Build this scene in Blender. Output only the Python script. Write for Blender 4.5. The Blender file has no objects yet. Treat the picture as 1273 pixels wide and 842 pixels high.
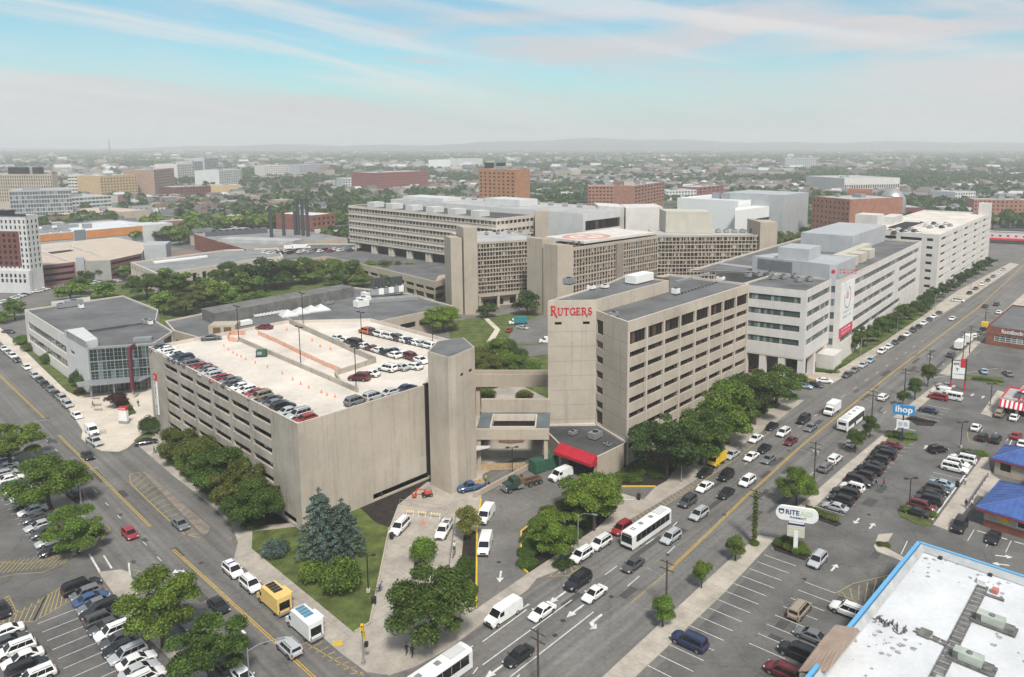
import bpy,bmesh,math,random
import numpy as np
from mathutils import Vector,Matrix
R=math.radians
rnd=random.Random(7)
scene=bpy.context.scene
COL=scene.collection
# ---------------------------------------------------------------- survey
F_PX,CX,CY,CAM_H=942.0,700.0,317.0,68.0
PITCH=math.atan(137.0/F_PX)
CT,ST=math.cos(PITCH),math.sin(PITCH)
def P(px,py,z=0.0):
 u,v=(px-CX)/F_PX,(py-CY)/F_PX
 dz=-ST-v*CT
 t=(z-CAM_H)/dz
 return Vector((u*t,(CT-v*ST)*t,z))
def P2(px,py,z=0.0):
 p=P(px,py,z);return(p.x,p.y)
A1=R(50.0)
D1=Vector((math.cos(A1),math.sin(A1),0));D2=Vector((-math.sin(A1),math.cos(A1),0))
# ---------------------------------------------------------------- materials
MATS={}
def nd(nt,typ,**kw):
 n=nt.nodes.new(typ)
 for k,v in kw.items():
  if k.startswith('i_'):
   n.inputs[k[2:].replace('_',' ')].default_value=v
  else:
   setattr(n,k,v)
 return n
def base_mat(name):
 m=bpy.data.materials.new(name);m.use_nodes=True
 nt=m.node_tree
 return m,nt,nt.nodes['Principled BSDF']
def mat(name,col,rough=.8,var=.12,scale=.6,metal=0.,col2=None,bump=0.,streak=0.,spec=.35,fine=0.,coat=0.,seam=None,crack=0.,track=None):
 """plain surface with mottling (two scales of noise) and optional rain streaks"""
 if name in MATS:return MATS[name]
 m,nt,b=base_mat(name);L=nt.links
 b.inputs['Roughness'].default_value=rough;b.inputs['Metallic'].default_value=metal
 b.inputs['Specular IOR Level'].default_value=spec
 b.inputs['Coat Weight'].default_value=coat
 col=tuple(col);c2=tuple(col2)if col2 else tuple(c*(1-2.2*var)for c in col)
 c1=tuple(min(1,c*(1+.6*var))for c in col)if not col2 else col
 geo=nd(nt,'ShaderNodeNewGeometry')
 n1=nd(nt,'ShaderNodeTexNoise',i_Scale=scale,i_Detail=6.0,i_Roughness=.62)
 L.new(geo.outputs['Position'],n1.inputs['Vector'])
 rp=nd(nt,'ShaderNodeMapRange');rp.inputs[1].default_value=.3;rp.inputs[2].default_value=.7
 L.new(n1.outputs[0],rp.inputs[0])
 mx=nd(nt,'ShaderNodeMix',data_type='RGBA')
 mx.inputs[6].default_value=(*c2,1);mx.inputs[7].default_value=(*c1,1)
 L.new(rp.outputs[0],mx.inputs[0]);out=mx.outputs[2]
 if streak:
  mp=nd(nt,'ShaderNodeMapping');mp.inputs['Scale'].default_value=(.9,.9,.045)
  L.new(geo.outputs['Position'],mp.inputs['Vector'])
  n2=nd(nt,'ShaderNodeTexNoise',i_Scale=1.3,i_Detail=5.0);L.new(mp.outputs[0],n2.inputs['Vector'])
  r2=nd(nt,'ShaderNodeMapRange');r2.inputs[1].default_value=.52;r2.inputs[2].default_value=.75
  r2.inputs[3].default_value=1.0;r2.inputs[4].default_value=1-streak
  L.new(n2.outputs[0],r2.inputs[0])
  m2=nd(nt,'ShaderNodeMix',data_type='RGBA',blend_type='MULTIPLY');m2.inputs[0].default_value=1
  L.new(out,m2.inputs[6]);L.new(r2.outputs[0],m2.inputs[7]);out=m2.outputs[2]
 if fine:
  n3=nd(nt,'ShaderNodeTexNoise',i_Scale=scale*14,i_Detail=3.0);L.new(geo.outputs['Position'],n3.inputs['Vector'])
  r3=nd(nt,'ShaderNodeMapRange');r3.inputs[1].default_value=.3;r3.inputs[2].default_value=.7
  r3.inputs[3].default_value=1-fine;r3.inputs[4].default_value=1+fine*.5
  L.new(n3.outputs[0],r3.inputs[0])
  m3=nd(nt,'ShaderNodeMix',data_type='RGBA',blend_type='MULTIPLY');m3.inputs[0].default_value=1
  L.new(out,m3.inputs[6]);L.new(r3.outputs[0],m3.inputs[7]);out=m3.outputs[2]
 def mul(out,f):
  m_=nd(nt,'ShaderNodeMix',data_type='RGBA',blend_type='MULTIPLY');m_.inputs[0].default_value=1
  L.new(out,m_.inputs[6]);L.new(f,m_.inputs[7]);return m_.outputs[2]
 def rng(src,a,b_,c,d):
  r=nd(nt,'ShaderNodeMapRange')
  for i,v in enumerate((a,b_,c,d)):r.inputs[i+1].default_value=v
  L.new(src,r.inputs[0]);return r.outputs[0]
 def turned(ang,sc=(1,1,1)):
  m0=nd(nt,'ShaderNodeVectorRotate',rotation_type='Z_AXIS');m0.inputs['Angle'].default_value=-ang;L.new(geo.outputs['Position'],m0.inputs['Vector'])
  m1=nd(nt,'ShaderNodeMapping');m1.inputs['Scale'].default_value=sc;L.new(m0.outputs[0],m1.inputs['Vector']);return m1.outputs[0]
 if seam:
  s_=nd(nt,'ShaderNodeSeparateXYZ');L.new(turned(seam[0]),s_.inputs[0])
  for ax,step in((0,seam[1]),(1,seam[2])):
   if step:
    d_=nd(nt,'ShaderNodeMath',operation='DIVIDE');L.new(s_.outputs[ax],d_.inputs[0]);d_.inputs[1].default_value=step
    f_=nd(nt,'ShaderNodeMath',operation='FRACT');L.new(d_.outputs[0],f_.inputs[0])
    out=mul(out,rng(f_.outputs[0],.0,.16/step,seam[3],1.0))
 if crack:
  w_=nd(nt,'ShaderNodeTexNoise',i_Scale=.35,i_Detail=4.0);L.new(geo.outputs['Position'],w_.inputs['Vector'])
  a_=nd(nt,'ShaderNodeVectorMath',operation='MULTIPLY_ADD');L.new(w_.outputs['Color'],a_.inputs[0]);a_.inputs[1].default_value=(4,4,0);L.new(geo.outputs['Position'],a_.inputs[2])
  v_=nd(nt,'ShaderNodeTexVoronoi',feature='DISTANCE_TO_EDGE',i_Scale=.11);L.new(a_.outputs[0],v_.inputs['Vector'])
  out=mul(out,rng(v_.outputs['Distance'],.003,.014,1-crack,1.0))
 if track is not None:
  for sc_,lo in(((.012,.55,1),.80),((.02,1.6,1),.88)):
   n_=nd(nt,'ShaderNodeTexNoise',i_Scale=1.0,i_Detail=3.0);L.new(turned(track,sc_),n_.inputs['Vector']);out=mul(out,rng(n_.outputs[0],.35,.62,lo,1.08))
 L.new(out,b.inputs['Base Color'])
 if bump:
  bp=nd(nt,'ShaderNodeBump',i_Strength=bump,i_Distance=.05)
  n4=nd(nt,'ShaderNodeTexNoise',i_Scale=scale*8,i_Detail=4.0);L.new(geo.outputs['Position'],n4.inputs['Vector'])
  L.new(n4.outputs[0],bp.inputs['Height']);L.new(bp.outputs[0],b.inputs['Normal'])
 MATS[name]=m;return m
def tint_mat(name,rough=.5,metal=0.,coat=0.,spec=.5,leaf=False,island=.0):
 """surface whose own colour is the object's colour (so copies can share one mesh)"""
 m,nt,b=base_mat(name);L=nt.links
 oi=nd(nt,'ShaderNodeObjectInfo');out=oi.outputs['Color']
 if island:
  geo=nd(nt,'ShaderNodeNewGeometry')
  r=nd(nt,'ShaderNodeMapRange');r.inputs[3].default_value=1-island;r.inputs[4].default_value=1+island
  L.new(geo.outputs['Random Per Island'],r.inputs[0])
  nz=nd(nt,'ShaderNodeTexNoise',i_Scale=.32,i_Detail=2.0);L.new(geo.outputs['Position'],nz.inputs['Vector'])
  r2=nd(nt,'ShaderNodeMapRange');r2.inputs[1].default_value=.32;r2.inputs[2].default_value=.68
  r2.inputs[3].default_value=.62;r2.inputs[4].default_value=1.3;L.new(nz.outputs[0],r2.inputs[0])
  mu=nd(nt,'ShaderNodeMath',operation='MULTIPLY');L.new(r.outputs[0],mu.inputs[0]);L.new(r2.outputs[0],mu.inputs[1])
  mx=nd(nt,'ShaderNodeMix',data_type='RGBA',blend_type='MULTIPLY');mx.inputs[0].default_value=1
  L.new(out,mx.inputs[6]);L.new(mu.outputs[0],mx.inputs[7]);out=mx.outputs[2]
 L.new(out,b.inputs['Base Color'])
 b.inputs['Roughness'].default_value=rough;b.inputs['Metallic'].default_value=metal
 b.inputs['Coat Weight'].default_value=coat;b.inputs['Specular IOR Level'].default_value=spec
 if leaf:
  tr=nd(nt,'ShaderNodeBsdfTranslucent');L.new(out,tr.inputs['Color'])
  ms=nd(nt,'ShaderNodeMixShader');ms.inputs[0].default_value=.35
  L.new(b.outputs[0],ms.inputs[1]);L.new(tr.outputs[0],ms.inputs[2])
  L.new(ms.outputs[0],nt.nodes['Material Output'].inputs['Surface'])
 MATS[name]=m;return m
def glass_mat(name,dark,light,amount=.25,rough=.12,spec=.5):
 """window glass: what one sees through it differs from pane to pane (blinds, dark rooms)"""
 if name in MATS:return MATS[name]
 m,nt,b=base_mat(name);L=nt.links
 oi=nd(nt,'ShaderNodeObjectInfo');geo=nd(nt,'ShaderNodeNewGeometry')
 ad=nd(nt,'ShaderNodeMath',operation='ADD');L.new(oi.outputs['Random'],ad.inputs[0]);L.new(geo.outputs['Random Per Island'],ad.inputs[1])
 fr=nd(nt,'ShaderNodeMath',operation='FRACT');L.new(ad.outputs[0],fr.inputs[0])
 rp=nd(nt,'ShaderNodeMapRange');rp.inputs[1].default_value=1-amount;rp.inputs[2].default_value=1.0
 L.new(fr.outputs[0],rp.inputs[0])
 mx=nd(nt,'ShaderNodeMix',data_type='RGBA');mx.inputs[6].default_value=(*dark,1);mx.inputs[7].default_value=(*light,1)
 L.new(rp.outputs[0],mx.inputs[0]);L.new(mx.outputs[2],b.inputs['Base Color'])
 b.inputs['Roughness'].default_value=rough;b.inputs['Specular IOR Level'].default_value=spec
 MATS[name]=m;return m
M_ASPH=mat('asphalt',(.172,.163,.151),.9,.16,.10,fine=.16,bump=.2,crack=.2)
M_AVE=mat('avenue_asphalt',(.178,.169,.157),.9,.12,.10,fine=.16,bump=.2,crack=.18,track=A1)
M_STREET=mat('street_asphalt',(.172,.163,.152),.9,.12,.10,fine=.16,bump=.2,crack=.18,track=R(-44))
M_LOT=mat('lot_asphalt',(.145,.139,.131),.9,.2,.13,fine=.14,bump=.2,crack=.24)
M_PAVE=mat('pavement_concrete',(.46,.41,.345),.88,.16,.25,fine=.12)
M_PLAZA=mat('plaza_concrete',(.42,.375,.32),.88,.16,.22,fine=.12)
M_SAND=mat('plaza_pale_paving',(.60,.53,.44),.88,.10,.2,fine=.08)
M_KERB=mat('kerb_concrete',(.34,.31,.27),.9,.15,.8)
M_BRICKPAVE=mat('brick_paving',(.27,.225,.185),.9,.2,.8,fine=.2)
M_LAWN=mat('lawn_turf',(.115,.15,.035),.95,.3,.35,fine=.35,bump=.6)
M_BED=mat('bark_mulch',(.035,.027,.022),.95,.3,.8,fine=.3,bump=.6)
M_WHITE=mat('white_road_paint',(.66,.65,.62),.7,.16,1.5)
M_YELLOW=mat('yellow_road_paint',(.55,.36,.06),.7,.18,1.5)
M_YEL2=mat('faded_yellow_paint',(.42,.32,.12),.75,.2,1.5)
M_CONC=mat('beige_concrete',(.475,.415,.342),.85,.11,.09,streak=.2,fine=.05)
M_CONC2=mat('tan_concrete',(.43,.365,.292),.85,.08,.10,streak=.15,fine=.05)
M_STAIN=mat('stained_concrete',(.43,.38,.322),.88,.14,.16,streak=.34,fine=.07)
M_BAND=mat('pale_concrete_band',(.55,.49,.42),.82,.07,.15,streak=.14)
M_PANEL=mat('pale_stone_panel',(.60,.57,.535),.75,.06,.2,streak=.10)
M_DECK=mat('parking_deck',(.66,.60,.525),.9,.12,.10,fine=.08,seam=(A1,9.0,12.0,.9))
M_ROOF=mat('grey_roof_membrane',(.15,.15,.15),.75,.22,.10,fine=.14,seam=(A1,3.1,0,.86))
M_ROOF2=mat('dark_roof_membrane',(.085,.085,.088),.75,.25,.14,fine=.15)
M_ROOFL=mat('light_roof_membrane',(.42,.42,.41),.8,.12,.1,fine=.1)
M_ROOFW=mat('white_roof_coating',(.66,.67,.68),.6,.10,.12,col2=(.50,.51,.52),fine=.06)
M_DARK=mat('recess_shade',(.018,.017,.016),.8,.1,1.)  # near-black colour standing in for the shade of openings and undersides
M_BLACK=mat('black_metal',(.02,.02,.022),.5,.1,2.)
M_GREYM=mat('grey_metal',(.33,.34,.35),.45,.08,1.,metal=.4)
M_STEEL=mat('galvanised_steel',(.42,.43,.43),.45,.12,3.,metal=.6)
M_WPAINT=mat('white_painted_metal',(.74,.74,.72),.5,.05,1.)
M_WPANEL=mat('white_wall_panel',(.56,.56,.55),.6,.06,.2,streak=.1)
M_GPANEL=mat('grey_wall_panel',(.40,.41,.42),.55,.07,.2,streak=.1)
M_BRICK=mat('red_brick',(.26,.095,.065),.88,.18,.5,fine=.2)
M_BRICKO=mat('orange_brick',(.42,.20,.095),.88,.14,.3,fine=.15)
M_BRICKP=mat('pink_brick',(.36,.17,.115),.88,.14,.3,fine=.15)
M_BRICKM=mat('maroon_brick',(.17,.06,.05),.88,.15,.4,fine=.15)
M_WOOD=mat('weathered_timber',(.16,.10,.06),.9,.2,3.)
M_ORANGE=mat('orange_plastic',(.75,.17,.03),.6,.08,2.)
M_REDP=mat('red_paint',(.55,.02,.035),.5,.08,1.)
M_REDF=mat('red_canvas',(.42,.014,.03),.75,.12,.7)
M_BLUEP=mat('blue_paint',(.03,.14,.42),.5,.06,1.)
M_SKYBLUE=mat('sky_blue_fascia',(.13,.38,.64),.55,.05,1.)
M_BLUEROOF=mat('blue_metal_roof',(.06,.12,.34),.5,.18,.5,spec=.4,fine=.06)
M_NAVY=mat('navy_paint',(.02,.03,.12),.5,.08,1.)
M_YELP=mat('yellow_paint',(.70,.47,.02),.55,.08,1.)
M_YELTRUCK=mat('pale_yellow_paint',(.72,.50,.17),.5,.06,1.)
M_GREENP=mat('green_painted_steel',(.035,.11,.07),.6,.15,.8,streak=.2)
M_TAN=mat('tan_ribbed_metal',(.36,.27,.21),.6,.10,.5,streak=.15)
M_BARK=mat('bark',(.085,.065,.05),.95,.25,4.)
M_TYRE=mat('tyre_rubber',(.015,.015,.016),.85,.1,5.)
M_RIM=mat('wheel_rim',(.45,.45,.46),.35,.05,3.,metal=.7)
M_PAINT=tint_mat('car_paint',rough=.34,coat=.25,spec=.4)
M_LEAF=tint_mat('leaves',rough=.55,spec=.3,leaf=True,island=.45)
M_TINTW=tint_mat('tinted_wall',rough=.85)
M_CLOTH=tint_mat('cloth',rough=.9,spec=.2)
M_GLASSCAR=mat('car_glass',(.011,.012,.014),.10,.05,1.,spec=.4)
M_LAMP=mat('headlight_lens',(.72,.73,.74),.15,.03,3.,spec=.6)
M_TAIL=mat('taillight_lens',(.36,.012,.015),.2,.05,3.,spec=.6)
M_SKIN=mat('skin',(.34,.2,.14),.6,.05,3.)
M_HAIR=mat('dark_hair',(.02,.015,.012),.7,.1,5.)
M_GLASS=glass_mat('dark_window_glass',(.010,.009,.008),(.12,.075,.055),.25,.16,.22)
M_GLASSG=glass_mat('green_window_glass',(.045,.078,.07),(.26,.32,.30),.4,.1,.5)
M_GLASSE=glass_mat('entrance_glass',(.014,.028,.025),(.13,.19,.18),.3,.08,.6)
M_GLASSD=glass_mat('hospital_window',(.014,.013,.012),(.50,.47,.42),.42,.2,.3)
M_GLASSB=glass_mat('blue_grey_glass',(.065,.085,.09),(.30,.33,.33),.35,.12,.5)
M_FRAME=mat('bronze_frame',(.09,.07,.055),.5,.1,2.)
M_FRAMEL=mat('pale_window_frame',(.5,.48,.44),.6,.06,2.)
# ---------------------------------------------------------------- mesh builder
class MB:
 def __init__(s):s.v,s.f,s.m=[],[],[]
 def add(s,vs,fs,mi=0):
  o=len(s.v);s.v+=[tuple(v)for v in vs]
  s.f+=[tuple(i+o for i in f)for f in fs];s.m+=[mi]*len(fs);return s
 def box(s,x0,x1,y0,y1,z0,z1,mi=0,xf=None):
  vs=[(x0,y0,z0),(x1,y0,z0),(x1,y1,z0),(x0,y1,z0),(x0,y0,z1),(x1,y0,z1),(x1,y1,z1),(x0,y1,z1)]
  if xf is not None:vs=[xf@Vector(v)for v in vs]
  return s.add(vs,[(0,3,2,1),(4,5,6,7),(0,1,5,4),(1,2,6,5),(2,3,7,6),(3,0,4,7)],mi)
 def prism(s,poly,z0,z1,mi=0,top=None,bottom=True):
  poly=ccw(poly);n=len(poly)
  vs=[(p[0],p[1],z0)for p in poly]+[(p[0],p[1],z1)for p in poly]
  s.add(vs,[(i,(i+1)%n,n+(i+1)%n,n+i)for i in range(n)],mi)
  o=len(s.v)-2*n
  s.f.append(tuple(range(o+n,o+2*n)));s.m.append(mi if top is None else top)
  if bottom:s.f.append(tuple(range(o+n-1,o-1,-1)));s.m.append(mi)
  return s
 def sheet(s,poly,z,mi=0):
  poly=ccw(poly);return s.add([(p[0],p[1],z)for p in poly],[tuple(range(len(poly)))],mi)
 def tube(s,pts,rad,n=8,mi=0,cap=True):
  pts=[Vector(p)for p in pts];rads=rad if isinstance(rad,(list,tuple))else[rad]*len(pts)
  rings=[]
  for i,p in enumerate(pts):
   t=(pts[min(i+1,len(pts)-1)]-pts[max(i-1,0)]).normalized()
   a=t.cross(Vector((0,0,1))if abs(t.z)<.9 else Vector((1,0,0))).normalized();b=t.cross(a)
   rings+=[p+(a*math.cos(k*2*math.pi/n)+b*math.sin(k*2*math.pi/n))*rads[i]for k in range(n)]
  fs=[(i*n+k,i*n+(k+1)%n,(i+1)*n+(k+1)%n,(i+1)*n+k)for i in range(len(pts)-1)for k in range(n)]
  if cap:fs+=[tuple(range(n-1,-1,-1)),tuple(range((len(pts)-1)*n,len(pts)*n))]
  return s.add(rings,fs,mi)
 def lathe(s,prof,c=(0,0),n=12,mi=0):
  vs=[(c[0]+r*math.cos(k*2*math.pi/n),c[1]+r*math.sin(k*2*math.pi/n),z)for r,z in prof for k in range(n)]
  m=len(prof)
  fs=[(i*n+k,i*n+(k+1)%n,(i+1)*n+(k+1)%n,(i+1)*n+k)for i in range(m-1)for k in range(n)]
  fs+=[tuple(range(n-1,-1,-1)),tuple(range((m-1)*n,m*n))]
  return s.add(vs,fs,mi)
 def strip(s,a,b,w,z,mi=0):
  a,b=Vector((a[0],a[1],0)),Vector((b[0],b[1],0));d=(b-a).normalized();q=Vector((-d.y,d.x,0))*w/2
  return s.add([(p.x,p.y,z)for p in(a-q,b-q,b+q,a+q)],[(0,1,2,3)],mi)
 def wallbar(s,a,b,t,z0,z1,mi=0):
  a,b=Vector((a[0],a[1],0)),Vector((b[0],b[1],0));d=(b-a).normalized();q=Vector((-d.y,d.x,0))*t/2
  return s.prism([(p.x,p.y)for p in(a-q,b-q,b+q,a+q)],z0,z1,mi)
 def mesh(s,name,mats,smooth=None,off=None):
  me=bpy.data.meshes.new(name)
  v=s.v if off is None else[(a-off[0],b-off[1],c-off[2])for a,b,c in s.v]
  me.from_pydata(v,[],s.f)
  for m in(mats if isinstance(mats,(list,tuple))else[mats]):me.materials.append(m)
  if any(s.m):me.polygons.foreach_set('material_index',s.m)
  if smooth is not None:
   me.polygons.foreach_set('use_smooth',[True]*len(s.f));me.set_sharp_from_angle(angle=R(smooth))
  me.update();return me
 def obj(s,name,mats,parent=None,smooth=None):
  """link as one object; vertices are world positions, made local to a parent's base point"""
  off=BASE.get(parent.name)if parent is not None else None
  o=bpy.data.objects.new(name,s.mesh(name,mats,smooth,off));COL.objects.link(o)
  if parent is not None:
   o.parent=parent;BASE[o.name]=off
  return o
BASE={}
def ccw(poly):
 a=sum(poly[i][0]*poly[(i+1)%len(poly)][1]-poly[(i+1)%len(poly)][0]*poly[i][1]for i in range(len(poly)))
 return list(poly)if a>0 else list(poly)[::-1]
def tag(o,label=None,cat=None,group=None,kind=None):
 if label:o['label']=label
 if cat:o['category']=cat
 if group:o['group']=group
 if kind:o['kind']=kind
 return o
def thing(name,label,cat,loc=(0,0,0),group=None,rz=0.):
 o=bpy.data.objects.new(name,None);COL.objects.link(o);o.empty_display_size=.3
 o.location=loc;o.rotation_euler=(0,0,rz);BASE[o.name]=tuple(loc)
 return tag(o,label,cat,group)
def place(me,name,parent,loc=(0,0,0),rz=0.,color=None):
 o=bpy.data.objects.new(name,me);COL.objects.link(o)
 if parent is not None:o.parent=parent
 o.location=loc;o.rotation_euler=(0,0,rz)
 if color is not None:o.color=(*color,1)
 return o
def struct(o):o['kind']='structure';return o
def px(pts,z=0.):return[P2(x,y,z)for x,y in pts]
ORD=['first','second','third','fourth','fifth','sixth','seventh','eighth','ninth','tenth','eleventh','twelfth','thirteenth','fourteenth','fifteenth','sixteenth','seventeenth','eighteenth','nineteenth','twentieth','twenty-first','twenty-second','twenty-third','twenty-fourth','twenty-fifth','twenty-sixth','twenty-seventh','twenty-eighth']
def text_mesh(body,size,extrude,mats,bold=0.,spacing=1.):
 cu=bpy.data.curves.new('lettering','FONT');cu.body=body;cu.size=size;cu.extrude=extrude;cu.offset=bold;cu.space_character=spacing
 cu.align_x='CENTER';cu.align_y='CENTER'
 o=bpy.data.objects.new('lettering',cu);COL.objects.link(o)
 dg=bpy.context.evaluated_depsgraph_get();me=bpy.data.meshes.new_from_object(o.evaluated_get(dg))
 bpy.data.objects.remove(o);me.materials.clear();me.materials.append(mats);return me
# ================================================================ ground, streets, pavements
def slab(name,poly,z,m,z0=-.3):return struct(MB().prism(poly,z0,z,0,bottom=False).obj(name,m))
def flat(name,poly,z,m):return struct(MB().sheet(poly,z).obj(name,m))
def ground_material():
 m,nt,b=base_mat('city_ground');L=nt.links
 geo=nd(nt,'ShaderNodeNewGeometry')
 n1=nd(nt,'ShaderNodeTexNoise',i_Scale=.0045,i_Detail=8.0,i_Roughness=.65);L.new(geo.outputs['Position'],n1.inputs['Vector'])
 n2=nd(nt,'ShaderNodeTexVoronoi',i_Scale=.03);L.new(geo.outputs['Position'],n2.inputs['Vector'])
 cr=nd(nt,'ShaderNodeValToRGB');e=cr.color_ramp.elements
 e[0].position=.36;e[0].color=(.045,.075,.028,1);e[1].position=.62;e[1].color=(.16,.155,.14,1)
 e.new(.5).color=(.09,.105,.06,1);L.new(n1.outputs[0],cr.inputs[0])
 mx=nd(nt,'ShaderNodeMix',data_type='RGBA',blend_type='OVERLAY');mx.inputs[0].default_value=.45
 L.new(cr.outputs[0],mx.inputs[6]);L.new(n2.outputs['Color'],mx.inputs[7])
 hs=nd(nt,'ShaderNodeHueSaturation',i_Saturation=.6);L.new(mx.outputs[2],hs.inputs['Color'])
 L.new(hs.outputs[0],b.inputs['Base Color']);b.inputs['Roughness'].default_value=.95
 return m
flat('ground',[(-7000,-150),(7000,-150),(7000,9000),(-7000,9000)],-.30,ground_material())
flat('road',[(-300,25),(170,25),(330,420),(420,520),(300,560),(120,440),(-20,440),(-150,420),(-330,420),(-420,330)],0.,M_ASPH)
flat('avenue',px([(505,880),(559,806),(665,722),(760,660),(865,597),(970,521),(1034,478),(1105,432),(1212,366),(1300,300),(1320,318),(1195,440),(1161,480),(1006,620),(944,666),(740,850),(700,900)]),.003,M_AVE)
flat('street',px([(-60,380),(10,412),(112,545),(171,554),(240,611),(287,652),(290,698),(424,813),(484,841),(470,880),(330,900),(150,712),(60,596),(-60,470)]),.003,M_STREET)
flat('parking_lot',px([(800,846),(905,745),(966,672),(1015,630),(1060,592),(1104,549),(1125,522),(1172,492),(1210,445),(1262,402),(1300,402),(1500,900),(800,900)]),.012,M_LOT)
flat('car_park',px([(-60,470),(52,600),(108,690),(150,714),(230,800),(275,850),(260,900),(-300,900),(-300,520)]),.012,M_LOT)
slab('pavement',px([(171,554),(214,591),(240,611),(267,632),(287.5,652),(296,675),(290,698),(303,706),(400,792),(424,813),(455,836),(484,840),(518,829),(559,806),(620,761),(657,733),(668,719),(706,705),(735,679),(760,660),(838,614),(865,597),(922,554),(970,521),(1000,498),(985,497),(925,474),(800,560),(745,655),(656,714),(592,758),(593,657),(598,622),(600,590),(660,560),(590,520),(380,640),(200,535)]),.13,M_PLAZA)
flat('service_drive',px([(656,714),(592,758),(594,657),(598.5,622),(640,600),(688,566),(740,590),(752,606),(815,606),(800,622),(745,606),(690,625),(670,645),(648,662),(648,706)]),.15,M_ASPH)
slab('pavement',px([(1034,478),(1105,432),(1171,391),(1212,366),(1267,329),(1256,327),(1190,362),(1100,425),(1033,465.5),(928,447),(928,452),(997,469)]),.13,M_PAVE)
slab('pavement',px([(749.5,842),(900,702.5),(944,666),(964.5,669),(900,738),(790,842),(780,860),(735,860)]),.13,M_PAVE)
slab('pavement',px([(986,635),(1006,619),(1050,580),(1100,539),(1105,545),(1060,585),(1024,620),(1013,631)]),.13,M_PAVE)
slab('pavement',px([(1110,519.6),(1161,480),(1168,486),(1130,518),(1122,521)]),.13,M_PAVE)
slab('pavement',px([(1168,465),(1195,440),(1228,405),(1290,350),(1310,360),(1230,415),(1208,437),(1184,468)]),.13,M_PAVE)
slab('forecourt',px([(23,447),(-20,405),(-8,400),(30,436),(83,487),(97,494),(115,489),(135,484),(192,480),(197,541),(186,537),(176,541),(165,552),(158,558),(148,562),(126,561),(108,552),(101,545),(103,536),(83,505)]),.13,M_SAND)
slab('lawn',px([(30,433),(30,420),(62,450),(90,470),(118,489),(97,494),(83,487)]),.16,M_LAWN)
slab('lawn',px([(166,549),(176,541),(186,537),(194,542),(180,548)]),.17,M_LAWN)
slab('lawn',px([(314,662),(313,683),(441,788),(460,776),(484,657),(466,650),(480,632),(440,620),(376,655)]),.17,M_LAWN)
slab('planting_bed',px([(466,650),(484,657),(495,628),(531,600),(545,600),(535,590),(440,625)]),.18,M_BED)
slab('planting_bed',px([(202,545),(245,588),(300,640),(316,655),(376,650),(200,530)]),.17,M_BED)
slab('planting_bed',px([(570,735),(588,757),(592,752),(594,665),(578,650)]),.17,M_BED)
slab('planting_bed',px([(515,700),(532,700),(532,722),(512,722)]),.17,M_BED)
slab('planting_bed',px([(670,645),(648,662),(648,706),(656,713),(748,652),(768,632),(760,612),(735,602),(695,626)]),.2,M_BED)
slab('planting_bed',px([(748,606),(815,606),(830,598),(800,560),(758,575)]),.2,M_BED)
slab('planting_bed',px([(815,603),(848,580),(960,498),(940,482),(900,500),(800,560)]),.19,M_BED)
slab('planting_bed',px([(1033,464),(1100,424),(1140,398),(1160,384),(1150,380),(1090,410),(1000,457),(990,463)]),.2,M_LAWN)
slab('planting_bed',px([(134,493),(152,488),(168,512),(158,520)]),.2,M_BED)
flat('campus_lawn',[P2(40,385),P2(160,350),P2(250,340),P2(500,345),P2(560,385),P2(565,400),P2(300,420),P2(150,420)],.05,M_LAWN)
flat('campus_lawn',px([(555,400),(680,385),(690,530),(590,540)]),.06,M_LAWN)
flat('campus_road',px([(588,433),(690,428),(690,441),(588,449)]),.10,M_ASPH)
flat('campus_road',px([(628,428),(640,405),(690,385),(690,428)]),.09,M_ASPH)
flat('campus_path',px([(590,470),(640,476),(690,500),(690,540),(590,540)]),.08,M_PLAZA)
flat('campus_path',px([(602,430),(615,410),(600,395),(606,395),(622,410),(610,431)]),.085,M_SAND)
slab('traffic_island',px([(177,588),(181,587),(222,622),(262,657),(258,665),(250,664),(215,628)]),.14,M_BRICKPAVE)
slab('traffic_island',px([(88,694),(120,676),(124,668),(117,660),(92,625),(55,595),(48,600),(78,650),(92,680)]),.14,M_PLAZA)
slab('traffic_island',px([(122,712),(150,709),(160,712),(165,722),(195,790),(262,842),(235,842),(160,772),(143,742)]),.14,M_PLAZA)
slab('traffic_island',px([(962,678),(975,670),(1004,684),(1007,692),(1000,697),(962,684)]),.15,M_BED)
slab('traffic_island',px([(1002,628),(1040,648),(1046,652),(1040,655),(1008,643),(1000,636)]),.15,M_BED)
slab('traffic_island',px([(1116,635),(1124,629),(1160,648),(1158,655),(1140,652),(1120,643)]),.15,M_LAWN)
slab('traffic_island',px([(1101,549),(1130,552),(1141,546),(1134,538),(1110,536)]),.15,M_LAWN)
slab('traffic_island',px([(1128,520),(1135,517),(1163,526),(1160,530),(1140,529)]),.15,M_BED)
slab('traffic_island',px([(1086,680),(1092,665),(1110,664),(1100,681),(1124,694),(1120,698),(1090,686)]),.15,M_PAVE)
slab('traffic_island',px([(1198,560),(1222,560),(1228,566),(1222,570),(1200,567)]),.15,M_LAWN)
slab('pavement',px([(1160,653),(1180,661),(1215,616),(1280,640),(1290,628),(1232,590),(1228,567),(1222,567)]),.14,M_PAVE)
slab('pavement',px([(1219,515),(1233,519),(1248,498),(1300,510),(1300,500),(1240,486)]),.14,M_PAVE)
slab('grass_verge',px([(1198,466),(1248,470),(1246,480),(1218,474),(1198,471)]),.15,M_LAWN)
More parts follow.
